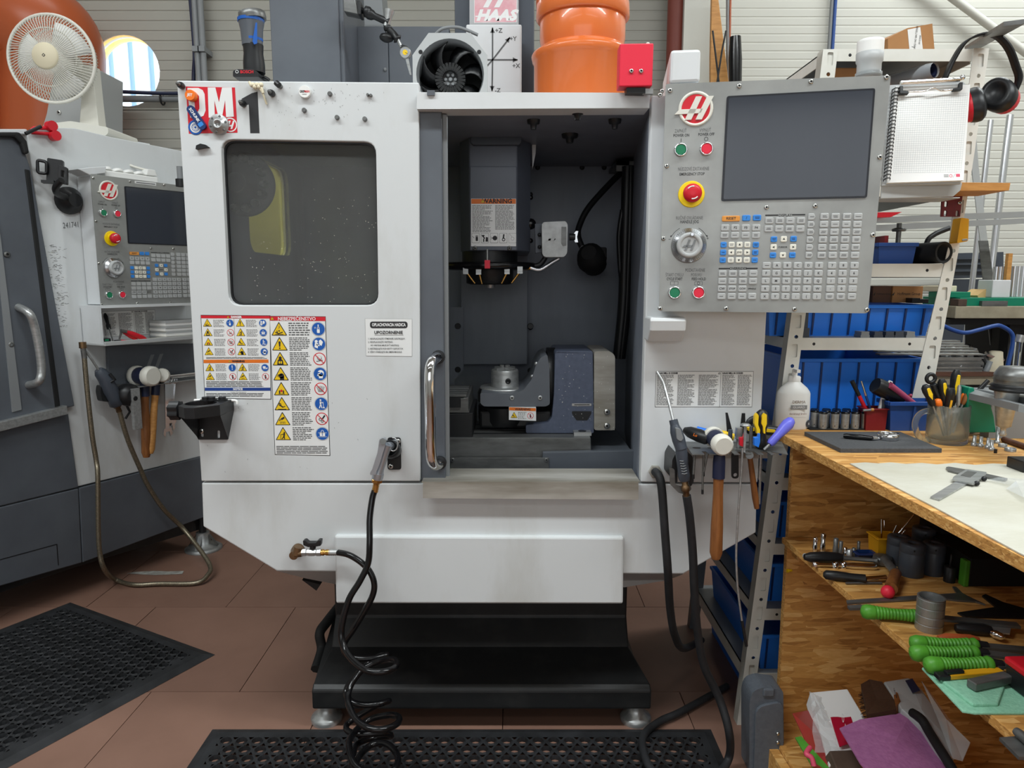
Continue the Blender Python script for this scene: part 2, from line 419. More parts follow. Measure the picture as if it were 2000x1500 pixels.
# back wall: profiled siding panels, one with the round hole cut for a duct
hole = onY(245,138,WY)
PH = 0.98; PZ = [3.53-k*PH for k in range(-2,5)]
def siding(z0,z1,x0,x1,m,pitch,mb,gd=.003):
    """ribbed sheet: flat bands with shallow grooves between"""
    zs = [(z0+0.003,0.0)]; k = z0+pitch
    while k < z1-0.03: zs += [(k-0.006,0.0),(k-0.003,gd),(k+0.003,gd),(k+0.006,0.0)]; k += pitch
    zs += [(z1-0.003,0.0),(z1,0.012)]; zs = [(z0,0.012)]+zs
    mb.m = m; vs = []
    for z,d in zs: vs += [(x0,WY+d,z),(x1,WY+d,z)]
    n = len(zs); vs += [(x0,WY+.1,z0),(x1,WY+.1,z0),(x0,WY+.1,z1),(x1,WY+.1,z1)]
    fs = [(2*i,2*i+1,2*i+3,2*i+2) for i in range(n-1)]+[(2*n,2*n+1,1,0),(2*n-2,2*n-1,2*n+3,2*n+2),(2*n+1,2*n,2*n+2,2*n+3)]
    fs += [tuple([2*i for i in range(n)]+[2*n+2,2*n]),tuple([2*i+1 for i in range(n-1,-1,-1)]+[2*n+1,2*n+3])]
    mb.add(vs,fs)
wl = bpy.data.objects.new('wall_back',MB().mesh('w')); COL.objects.link(wl); wl['kind'] = 'structure'; OFFS['wall_back'] = V((0,0,0))
holes_panel = None
for z in PZ:
    for x0,x1,m in ((-6,1.18,'wall'),(1.184,5,'beige_lit')):  # one wall; darker left and paler right paint in its uneven light
        b = MB(); siding(max(z,-.05),min(z+PH,6.02),x0,x1,m,0.0575 if x0 < 0 else 0.049,b,.003 if x0 < 0 else .0018); o = part('siding_panel',b,wl)
        if x0 < 0 and z < hole.z < z+PH: holes_panel = o
# cut the hole for real
cut = MB(); cut.lathe([(0.21,-0.4),(0.21,0.4)],40,T3(hole.x,WY,hole.z)@RX(90)); co = single('cutter',cut)
md = holes_panel.modifiers.new('hole','BOOLEAN'); md.object = co; md.operation = 'DIFFERENCE'; md.solver = 'EXACT'
dg = bpy.context.evaluated_depsgraph_get(); me = bpy.data.meshes.new_from_object(holes_panel.evaluated_get(dg)); holes_panel.modifiers.clear(); holes_panel.data = me
bpy.data.objects.remove(co)
b = MB(m='insulation'); b.lathe([(0.212,0),(0.206,0.02),(0.213,0.05),(0.204,0.09),(0.212,0.13)],40,T3(hole.x,WY+0.005,hole.z)@RX(-90),cap=False); part('hole_lining',b,wl)
ext = MB(m='sheet_pale')
for i in range(12): ext.m = 'sheet_pale'; ext.box(hole.x-.9+i*.15,hole.x-.9+i*.15+.10,WY+1.0,WY+1.03,1.5,4.2); ext.m = 'sheet_blue'; ext.box(hole.x-.8+i*.15,hole.x-.8+i*.15+.05,WY+1.03,WY+1.05,1.5,4.2)
single('exterior_cladding',ext,kind='structure')
for nm,bx in (('wall_left',(-6.1,-6,-6,WY,0,6)),('wall_right',(5,5.1,-6,WY,0,6)),('wall_front',(-6,5,-6.1,-6,0,6)),('ceiling',(-6.1,5.1,-6.1,WY+.1,6,6.1))):
    b = MB(m='ceiling'); b.box(*bx); single(nm,b,kind='structure')
b = MB(m='fill_pane'); b.box(-4.0,3.0,-5.995,-5.985,1.5,3.7); w1 = single('fill_window_1',b,kind='structure')  # unseen window behind the camera, added with its glow for fill light
b = MB(m='plastic_white')
for k in range(8): b.box(-4.03+k,-3.97+k,-6.0,-5.96,1.5,3.7)
for z in (1.5,2.6,3.7): b.box(-4.03,3.03,-6.0,-5.96,z-.03,z+.03)
part('fill_window_frame',b,w1)
for (lx,ly,lz,ll) in LAMPS:
    b = MB(m='plastic_white'); b.box(lx-ll/2,lx+ll/2,ly-.16,ly+.16,lz,lz+.05)
    for s in (-1,1): b.cyl((lx+s*ll*.35,ly,lz+.05),(lx+s*ll*.35,ly,6),0.006,n=6)
    f = single('ceiling_light',b,'long white tube light hanging on rods, '+('left' if lx < 0 else 'right')+' lamp of the '+('rearmost row' if ly < -2 else 'row over the camera' if ly < 1 else 'row at the back wall'),'light','hall tube lights')
    OFFS[f.name] = V(f.location)
    for s in (-1,1): b = MB(m='lamp'); b.cyl((lx-ll/2+.04,ly+s*.07,lz-.03),(lx+ll/2-.04,ly+s*.07,lz-.03),0.018,n=10); part('tube',b,f)
# steel column and pipes on the back wall
def onW(px,py,dy=0.0): return onY(px,py,WY-dy)
b = MB(m='beige_lit'); x0 = onW(1334,60,.2).x; x1 = onW(1395,60,.2).x; b.box(x0,x1,WY-.22,WY-.005,0,6); single('trim_1',b,kind='structure')
b = MB(m='red_brown'); p = onW(1320,50,.14); b.cyl((p.x,p.y,0.0),(p.x,p.y,6),0.052,n=16)
single('downpipe',b,'reddish brown pipe standing along the wall beside the pale steel column','pipe')
pts = [(347,205),(160,186)]
b = MB(m='grey_mid'); q0 = onW(120,193,.05); q1 = onW(430,193,.05); b.cyl((q0.x-.2,q0.y,q0.z),(q1.x,q1.y,q0.z),0.02,n=10)
cp = thing('conduit','grey conduit pipe running level across the back wall under the round hole','pipe',(q0.x,WY-.05,q0.z)); part('pipe',b,cp)
b = MB(m='blue_navy'); b.tube(bez([(q0.x-.2,WY-.08,q0.z+.12),(hole.x-.2,WY-.08,q0.z+.05),(hole.x+.25,WY-.08,q0.z+.025),(q1.x,WY-.08,q0.z+.03)]),0.011,6); part('cable',b,cp,label='dark blue cable')
b = MB(m='black'); c = onW(317,190,.05); b.tube([(c.x,c.y-.03*cos(a),q0.z+.035*sin(a)) for a in [i*pi/6 for i in range(12)]],0.006,6,closed=True); part('clip',b,cp)
for k,(px,r,m,lab) in enumerate([(391,.018,'grey_mid','left of two upright grey conduits behind the cordless torch'),(402,.018,'grey_mid','right of two upright grey conduits behind the cordless torch')]):
    a = onW(px,100,.05); b = MB(m=m); b.cyl((a.x,WY-.09,0.02),(a.x,WY-.09,5.9),r,n=10); cc = thing('conduit',lab,'pipe',(a.x,WY-.09,0.02)); part('pipe',b,cc)
    b = MB(m=m); b.box(a.x-r-.002,a.x+r+.002,WY-.12,WY-.002,onW(px,107).z-.015,onW(px,107).z+.015); part('clip',b,cc)
b = MB(m='blue_navy'); b.tube(bez([onW(372,0,.06),onW(377,60,.06),onW(380,110,.08),onW(378,160,.06),onW(378,320,.06)]),0.012,6)
single('cable',b,'dark blue cable hanging beside the upright conduits','cable')
# long goods leaning at the back wall
a,c = onY(1390,-20,4.2),onY(1422,160,4.2)
b = MB(m='wood_light'); f = FY(4.2); b.M = f.M; b.prism(f.P([(1391,-30),(1400,-30),(1424,165),(1388,165),(1388,110)]),0,.03); b.prism(f.P([(1388,110),(1424,165),(1470,900),(1425,900)]),0.001,.03)
single('wood_plank',b,'tapering wooden plank leaning at the wall beside the pale steel column','plank',bev=.003)
for px0,px1,r,m,lab in ((1411,1421,.006,'orange_dark','thin orange rod leaning beside the wooden plank'),(1421,1424,.009,'grey_mid','grey rod leaning between the plank and the black wrapped tube')):
    b = MB(m=m); b.cyl(onY(px0+16 if m == 'orange_dark' else px0,-20,4.25),onY(px0,900,4.25),r,n=8); single('rod',b,lab,'rod')
for k,(pp,lab) in enumerate([([(1392,60),(1398,110),(1404,160),(1404,400)],'black cord hanging on the front of the leaning plank'),([(1418,60),(1410,100),(1400,165),(1398,400)],'second black cord crossing the leaning plank')]):
    b = MB(m='black'); b.tube([onY(x,y,4.15) for x,y in pp],.005,6); single('cord',b,lab,'cord')
b = MB(m='black_gloss'); p0,p1 = onY(1436,72,4.1),onY(1437,900,4.1); b.turn(p1,p0,[(.034,0),(.036,.5),(.034,.62),(.036,.75),(.033,.85),(.036,.95),(.030,1)],12)
single('wrapped_tube',b,'upright tube wrapped in black film leaning at the wall','tube')
b = MB(m='blue_steel'); a,c = onW(1637,-30,.04),onW(1631,-30,.03); b.cyl((a.x,a.y,5.9),(a.x-.02,a.y,.05),.010,n=8); b.m = 'grey_mid'; b.cyl((c.x-.005,c.y,5.9),(c.x-.02,c.y,.05),.012,n=8)
single('blue_pipe',b,'thin blue air pipe on the wall above the white shelf rack','pipe')
b = MB(m='beige_lit'); a,c = onW(1850,-12,.06),onW(2040,130,.06); b.cyl(a+(a-c)*3,c+(c-a)*1.2,.024,n=10); single('slanted_pipe',b,'pale pipe running at a slant down the wall behind the ear defenders','pipe')
# ================================================================ the large white milling machine
D0 = 2.05
F = FR((0,D0,0))
mill = thing('milling_machine','large white enclosed milling machine with its grey door slid open','machine',(-.1,2.6,0))
win = rpoly(F.P([(431,272),(734,277),(739,596),(447,596)]),.035,5)
b = MB(F,'white_grime'); b.prism(F.P([(345,157),(818,161),(821,940),(393,940)]),0,.035,holes=[win]); lp = part('front_panel',b,mill,bev=.004)
b = MB(F,'white_grime'); lx = F.p(365,500)[0]
b.prism(F.P([(393,943.5),(1479,946),(1477,1041),(1335,1122),(540,1116),(396,1029)]),.002,.05); part('lower_panel',b,mill,bev=.004)
rp = F.P([(1273,186),(1520,190),(1480,943),(1251,942)])
b = MB(F,'white'); b.prism(rp,0,.035); part('control_panel_wall',b,mill,bev=.004)
zt,zb,zm = F.p(600,158)[1],F.p(600,1118)[1],F.p(600,941)[1]
xl,xr = F.p(392,940)[0],F.p(1479,943)[0]
# carcass behind the front: outer side walls, roof, back, tray underside
SWY0,SWY1,SWZ0,SWZ1 = 2.45,2.90,1.60,1.93
def wallX(b,x0,x1,y0,y1,z0,z1):
    b.M = FR((x1,0,0),(0,1,0)).M   # plane seen from +X side
    w = x1-x0; b.prism([(y0,z0),(y1,z0),(y1,z1),(y0,z1)],0,w,holes=[rrect(SWY0,SWY1,SWZ0,SWZ1,.05)])
b = MB(m='white'); wallX(b,xl,xl+.02,D0+.051,3.75,F.p(396,1029)[1],zt-.02); part('side_panel',b,mill)
b = MB(m='pane_yellow'); b.box(xl+.006,xl+.012,SWY0-.02,SWY1+.02,SWZ0-.02,SWZ1+.02); part('side_window_pane',b,mill,label='yellowed side window pane')
for nm,bx in (('side_panel',(xr-.02,xr,D0+.051,3.75,F.p(1477,1041)[1],F.p(1400,190)[1])),('roof_panel',(xl+.02,xr-.02,D0+.05,3.75,1.985,2.0)),('back_panel',(xl+.02,xr-.02,3.73,3.75,zm-.2,1.985))):
    b = MB(m='white'); b.box(*bx); part(nm,b,mill)
b = MB(m='grey_light'); lo = [onY(540,1115,2.1),onY(598,1130,2.3),onY(655,1141,2.3),onY(1220,1147,2.3),onY(1305,1133,2.3),onY(1335,1121,2.1)]
b.add(lo+[p+V((0,.01,.02)) for p in lo]+[V((lo[1].x,3.6,lo[1].z)),V((lo[4].x,3.6,lo[4].z))],[(0,1,2,3,4,5)[::-1],(6,7,8,9,10,11),(0,5,11,6),(1,12,13,4)]); part('drip_tray',b,mill)
b = MB(F,'black'); t0 = [onY(593,1128,2.35),onY(629,1137,2.35),onY(621,1149,2.35)]; b.M = Matrix(); b.prism([(p.x,p.z) for p in t0],2.33,2.36); part('bracket_corner',b,mill)
# header over the door opening
b = MB(F,'white'); b.prism(F.P([(814,180),(1270,181),(1268,211),(862,213),(814,213)],.02),-.02,.06); part('header',b,mill,bev=.004)
b = MB(F,'grey'); b.prism(F.P([(834,176),(849,176),(849,186),(834,186)],.026),-.026,-.021); part('door_roller_clip',b,mill)
# sliding door: sheet, flange, tube handle
b = MB(F,'grey'); b.prism(F.P([(816,185),(862,186),(870,938),(823,938)],-.012),.012,.04); dr = part('sliding_door',b,mill,bev=.003)
b = MB(F,'grey_mid'); b.prism(F.P([(863,222),(873,223),(878,937),(870,937)],-.03),.03,.05); part('door_flange',b,dr,bev=.002)
hx0 = F.p(845,800)[0]; hz0,hz1 = F.p(845,905)[1],F.p(845,698)[1]; hx1 = F.p(857,800)[0]
b = MB(F,'chrome'); b.tube(bez([(hx1,.012,hz1+.0),(hx1-.004,-.02,hz1),(hx0+.004,-.045,hz1-.012),(hx0,-.06,hz1-.05),(hx0,-.062,(hz0+hz1)/2),(hx0,-.06,hz0+.05),(hx0+.004,-.045,hz0+.012),(hx1-.004,-.02,hz0),(hx1,.012,hz0)],6),.0155,14)
for z in (hz0,hz1): b.m = 'black'; b.lathe([(.02,0),(.02,.01)],14,T3(hx1,.012,z)@RX(90))
part('handle',b,dr,label='chrome handle')
b = MB(F,'steel_stain'); b.prism(F.P([(826,941),(1247,942),(1247,976),(826,973)],.03),-.03,-.026); b.box(F.p(826,941)[0],F.p(1247,941)[0],-.028,.12,F.p(900,941,.03)[1]-.002,F.p(900,941,.03)[1]); part('sill',b,mill,label='stainless steel sill')
F2 = FR((0,2.034,0))
b = MB(F2,'white_grime'); b.prism(F2.P([(653,1047),(1219,1050),(1217,1180),(656,1179)]),0,.10); part('coolant_tank_cover',b,mill,bev=.006)
# pedestal with flared base and levelling feet
X0,X1 = -.640,.415
b = MB(m='black_base')
prof = [(2.43,.62),(2.43,.30),(2.36,.22),(2.215,.165),(2.2,.15),(2.2,.085),(2.24,.07),(3.3,.07),(3.3,.62)]
def flare(y): return 0.0 if y > 2.4 else (2.43-y)/.23*.045
vs = []
for y,z in prof:
    e = .05*max(0,min(1,(.62-z)/.32))**3 if z < .31 else 0
    vs += [(X0-(.028 if z < .18 else 0),y,z),(X1+(.05 if z < .18 else 0),y,z)]
n = len(prof); fs = [(2*i,2*((i+1) % n),2*((i+1) % n)+1,2*i+1) for i in range(n)]+[tuple(2*i for i in range(n-1,-1,-1)),tuple(2*i+1 for i in range(n))]
b.add(vs,[f[::-1] for f in fs]); part('pedestal',b,mill,bev=.006)
for px,sy in ((636,2.27),(1243,2.27),(660,3.15),(1220,3.15)):
    p = onZ(px,1412,0); b = MB(m='steel'); b.lathe([(.052,0),(.054,.012),(.05,.02),(.036,.03),(.026,.05),(.026,.075)],20,T3(p.x if sy < 3 else p.x*1.0,sy,0)); part('levelling_foot',b,mill)
b = MB(m='black_matt'); b.tube(bez([(-.64,2.55,.30),(-.675,2.45,.27),(-.69,2.4,.25),(-.68,2.38,.2),(-.68,2.3,.17)]),.018,8); part('drain_hose',b,mill)
# panel seams print: small dark screws, knobs and studs on the front panel
def stud(px,py,r,h,m,m2=None):
    x,z = F.p(px,py); b = MB(F,m); M = T3(x,0,z)@RX(90)
    if m2: b.lathe([(r*.8,0),(r,h*.3),(r,h*.7),(r*.8,h)],12,M); b.m = m2; b.lathe([(r*.55,h),(r*.5,h*1.5),(r*.2,h*1.6)],10,M)
    else: b.lathe([(r,0),(r,h*.7),(r*.8,h)],10,M)
    return part('stud',b,mill)
for px,py in ((357,169),(477,204),(533,184)): stud(px,py,.009,.022,'black','steel_dark')
for px,py in ((645,184),(659,230),(713,233),(719,186),(725,187),(595,216),(548,169)): stud(px,py,.0065 if px < 715 else .004,.01,'steel_dark')
b = MB(F,'black'); x,z = F.p(398,290); b.prism([(x-.018,z-.004),(x-.016,z+.006),(x-.004,z+.011),(x+.01,z+.008),(x+.018,z+.002)],-.012,0); part('door_stop',b,mill)
b = MB(F,'black'); b.tube([F.p(542,164)[:1]+(-.012,)+F.p(542,164)[1:],F.p(549,170)[:1]+(-.016,)+F.p(549,170)[1:]],.008,8); part('stud_cap',b,mill)
b = MB(F,'cream')
def f3(px,py,d=.0,fr=F): q = fr.p(px,py,d); return (q[0],-d,q[1])
b.tube(bez([f3(487,160,.008),f3(492,168,.012),f3(503,166,.014),f3(498,172,.01),f3(509,170,.012),f3(514,182,.012)],5),.004,6); b.tube(bez([f3(500,168,.012),f3(511,178,.012),f3(521,204,.004)],5),.003,6)
for a in range(5): b.ball(f3(494+a*4,166+(a % 2)*4,.012),.007,8)
part('string_knot',b,mill,label='knotted cream string')
# tinted window of the front panel
b = MB(F,'glass_tint'); o = rpoly(F.P([(425,266),(740,271),(745,602),(441,602)]),.04,5); b.prism(o,.026,.034)
part('window_pane',b,mill,label='dark tinted window pane')
b = MB(F,'black'); b.prism(rpoly(F.P([(431,272),(734,277),(739,596),(447,596)]),.035,5),.018,.0265,holes=[rpoly(F.P([(434,275),(731,280),(736,593),(450,593)]),.033,5)]); part('window_seal',b,mill)
# ---- interior
IY = 3.1; IXL,IXR = -.885,.50; IZ0 = .84; IZ1 = 1.98
b = MB(m='interior'); wallX(b,IXL-.01,IXL,D0+.06,IY,IZ0,IZ1); part('interior_side_wall',b,mill)
b = MB(m='interior'); q = F.p(1258,600)[0]
b.add([(q,D0+.04,IZ0),(q+.02,D0+.04,IZ0),(IXR+.02,IY,IZ0),(IXR,IY,IZ0),(q+.01,D0+.04,IZ1),(q+.03,D0+.04,IZ1),(IXR+.02,IY,IZ1),(IXR,IY,IZ1)],[(0,4,7,3),(1,2,6,5),(0,1,5,4),(3,7,6,2),(4,5,6,7),(0,3,2,1)]); part('interior_side_wall',b,mill)
b = MB(m='interior'); b.box(IXL,IXR+.02,IY,IY+.02,IZ0,IZ1); part('interior_back_wall',b,mill)
b = MB(m='interior'); b.box(IXL,IXR+.03,D0+.06,IY,IZ1,IZ1+.004); part('interior_ceiling',b,mill)
b = MB(m='interior'); b.box(IXL,IXR,D0+.05,IY,IZ0-.02,IZ0); part('chip_pan',b,mill)
for px,py,r in ((1042,234,.02),(1201,233,.02),(1113,262,.028),(1128,214,.02)):
    p = onZ(px,py,IZ1); b = MB(m='black'); b.lathe([(r,0),(r*.9,-.012),(r*.5,-.014),(r*.4,-.028)],12,T3(p.x,p.y,IZ1)); part('plug',b,mill)
for k in range(7):
    px,py = [(1050,327),(1137,327),(1180,327),(1250,327),(1036,380),(1036,440),(1036,640)][k]
    p = onY(px,py,IY); b = MB(m='black'); b.lathe([(.011,0),(.009,.006),(.003,.007)],10,T3(p.x,IY,p.z)@RX(90)); part('cap_screw',b,mill)
# added fill strip hidden behind the header to brighten the interior
b = MB(m='grey_light'); b.box(-.2,.34,D0+.062,D0+.082,1.974,1.9795); wk = part('fill_strip',b,mill); b = MB(m='lamp'); b.box(-.18,.32,D0+.065,D0+.079,1.973,1.974); part('fill_strip_face',b,wk)
wo = area('fill_strip_lamp',(.07,D0+.072,1.9725),(radians(0),0,0),.5,.014,FILLP,(.93,.97,1))
# way cover behind the spindle
FW = FY(3.0)
b = MB(FW,'interior'); b.prism(FW.P([(899,240),(1034,240),(1030,712),(900,712)]),0,.09); part('way_cover',b,mill,bev=.003)
b = MB(FW,'interior'); b.prism(FW.P([(878,600),(905,600),(905,722),(888,742),(888,760),(878,760)],.01),-.01,.0); part('way_bracket',b,mill)
for px,py in ((894,637),(894,722),(1036,637),(1036,724)):
    x,z = FW.p(px,py,.012); b = MB(FW,'black'); b.lathe([(.013,0),(.011,.006)],10,T3(x,-.012,z)@RX(90)); part('cap_screw',b,mill)
# spindle head
FH = FY(2.5)
hx = lambda px,py: FH.p(px,py)
b = MB(FH,'head_grey')
xa0,xa1,xa2,xa3 = hx(896,400)[0],hx(917,400)[0],hx(1010,400)[0],hx(1037,400)[0]; zb1,zt1 = hx(960,490)[1],hx(960,268)[1]
b.add([(xa0,.08,zb1),(xa1,0,zb1),(xa2,0,zb1),(xa3,.09,zb1),(xa3,.5,zb1),(xa0,.5,zb1),(xa0,.08,zt1),(xa1,0,zt1),(xa2,0,zt1),(xa3,.09,zt1),(xa3,.5,zt1),(xa0,.5,zt1)],
      [(0,1,7,6),(1,2,8,7),(2,3,9,8),(3,4,10,9),(4,5,11,10),(5,0,6,11),(0,5,4,3,2,1),(6,7,8,9,10,11)])
hd = part('spindle_head',b,mill,bev=.004)
b = MB(FH,'grey_dark'); b.prism(FH.P([(919,258),(1019,257),(1019,278),(1014,283),(924,283),(919,278)],.02),-.02,.1); part('head_cap',b,hd,bev=.002)
b = MB(FH,'white'); b.prism(FH.P([(1039,275),(1047,275),(1046,300),(1040,330)],-.12),.12,.15); part('cable_cover',b,hd)
b = MB(FH,'head_grey'); b.prism(FH.P([(918,325),(1009,325),(1009,489),(918,489)],.006),-.006,0); part('head_door',b,hd,bev=.002)
for px,py in ((928,485),(995,485)):
    b = MB(FH,'black'); x,z = hx(px,py); screw(b,x,z,.008,-.007,.005,'steel_dark'); part('cap_screw',b,hd)
for px,py,r in ((1038,433,.02),(1038,379,.009),(1038,467,.009)):
    p = FH.p(px,py); b = MB(FH,'black_gloss'); b.ball((p[0],.1,p[1]),r,12); part('ball_knob',b,hd)
# warning sticker on the spindle cover
def para(b,fr,x0,z0,x1,z1,n,d,m='text_mid',w=.5,r=rnd,ragged=.5):
    """tiny unreadable printed lines"""
    b.m = m; dz = (z0-z1)/n
    for i in range(n):
        z = z0-dz*(i+.5); xe = x1-(x1-x0)*ragged*r.random()*(1 if i % 4 == 3 else .35); xx = x0
        while xx < xe-1e-4:
            wl_ = min(xe-xx,(x1-x0)*r.uniform(.06,.2)); b.sheet([(xx,z-dz*w/2),(xx+wl_,z-dz*w/2),(xx+wl_,z+dz*w/2),(xx,z+dz*w/2)],-d); xx += wl_+dz*.35
def tri_sign(b,x,z,s,d,kind=0):
    """yellow warning triangle, black rim, a small black figure"""
    h = s*.87
    def t(k): return [(x-s/2*k,z-h*.36-h*.33*(k-1)*.0-h*.14*(k-1)),(x+s/2*k,z-h*.36-h*.14*(k-1)),(x,z+h*.64*k-h*.0)]
    b.m = 'text_dark'; b.sheet(rpoly(t(1.0),s*.06,2),-d); b.m = 'yellow'; b.sheet(rpoly([(x-s*.42,z-h*.31),(x+s*.42,z-h*.31),(x,z+h*.53)],s*.03,2),-d-.0003)
    b.m = 'text_dark'; y = -d-.0006; q = s
    if kind == 0: b.sheet([(x-.07*q,z+.26*q),(x+.07*q,z+.26*q),(x+.035*q,z-.08*q),(x-.035*q,z-.08*q)],y); b.disc(x,z-.17*q,.05*q,y,10)
    elif kind == 1: b.bar(x-.24*q,z-.1*q,x-.04*q,z-.2*q,.06*q,y); b.bar(x-.06*q,z-.2*q,x+.22*q,z-.1*q,.06*q,y); b.bar(x-.1*q,z-.16*q,x-.14*q,z+.0*q,.05*q,y); b.disc(x-.0*q,z-.02*q,.05*q,y,8); b.bar(x,z+.3*q,x+.04*q,z+.2*q,.03*q,y); b.bar(x+.04*q,z+.2*q,x-.03*q,z+.14*q,.03*q,y); b.bar(x-.26*q,z-.24*q,x+.26*q,z-.24*q,.03*q,y)
    elif kind == 2: b.disc(x,z+.16*q,.1*q,y,12); b.sheet([(x-.2*q,z-.27*q),(x+.2*q,z-.27*q),(x+.16*q,z+.02*q),(x+.05*q,z+.1*q),(x-.05*q,z+.1*q),(x-.16*q,z+.02*q)],y); b.m = 'yellow'; b.disc(x-.06*q,z-.12*q,.05*q,y-.0003,8,.09*q); b.disc(x+.06*q,z-.12*q,.05*q,y-.0003,8,.09*q)
    elif kind == 3: b.disc(x+.04*q,z-.03*q,.17*q,y,14); b.sheet([(x-.06*q,z-.27*q),(x+.2*q,z-.27*q),(x+.2*q,z-.05*q),(x-.06*q,z-.1*q)],y); b.bar(x-.2*q,z+.02*q,x+.1*q,z+.04*q,.07*q,y); b.bar(x-.24*q,z-.04*q,x-.1*q,z-.1*q,.03*q,y)
    elif kind == 4: b.sheet([(x-.16*q,z-.2*q),(x-.08*q,z-.2*q),(x-.08*q,z),(x-.16*q,z)],y); b.sheet([(x+.08*q,z-.2*q),(x+.16*q,z-.2*q),(x+.16*q,z),(x+.08*q,z)],y); b.m = 'red'; b.disc(x,z-.03*q,.07*q,y,10,.09*q); b.m = 'text_dark'; b.bar(x-.2*q,z-.22*q,x+.2*q,z-.22*q,.03*q,y)
    elif kind == 5: b.bar(x-.2*q,z+.05*q,x+.06*q,z-.12*q,.08*q,y); b.bar(x+.04*q,z-.12*q,x+.2*q,z-.06*q,.05*q,y); b.bar(x-.06*q,z,x-.1*q,z+.14*q,.05*q,y); b.disc(x-.17*q,z+.13*q,.05*q,y,8); b.bar(x-.26*q,z-.25*q,x+.26*q,z-.25*q,.04*q,y)
    elif kind == 6: b.sheet([(x-.12*q,z+.12*q),(x+.1*q,z+.24*q),(x+.14*q,z+.14*q),(x-.06*q,z)],y); b.bar(x-.14*q,z+.08*q,x-.2*q,z-.04*q,.06*q,y); [b.bar(x+k*.06*q,z-.08*q,x+k*.08*q,z-.22*q,.025*q,y) for k in range(-2,3)]
    else: b.disc(x+.08*q,z+.17*q,.055*q,y,8); b.bar(x+.08*q,z+.12*q,x+.04*q,z-.1*q,.1*q,y); b.bar(x+.04*q,z-.1*q,x-.1*q,z-.24*q,.06*q,y); b.bar(x+.06*q,z-.1*q,x+.08*q,z-.25*q,.06*q,y); b.bar(x+.06*q,z+.1*q,x-.12*q,z+.04*q,.045*q,y); b.bar(x-.16*q,z+.08*q,x-.16*q,z-.25*q,.03*q,y)
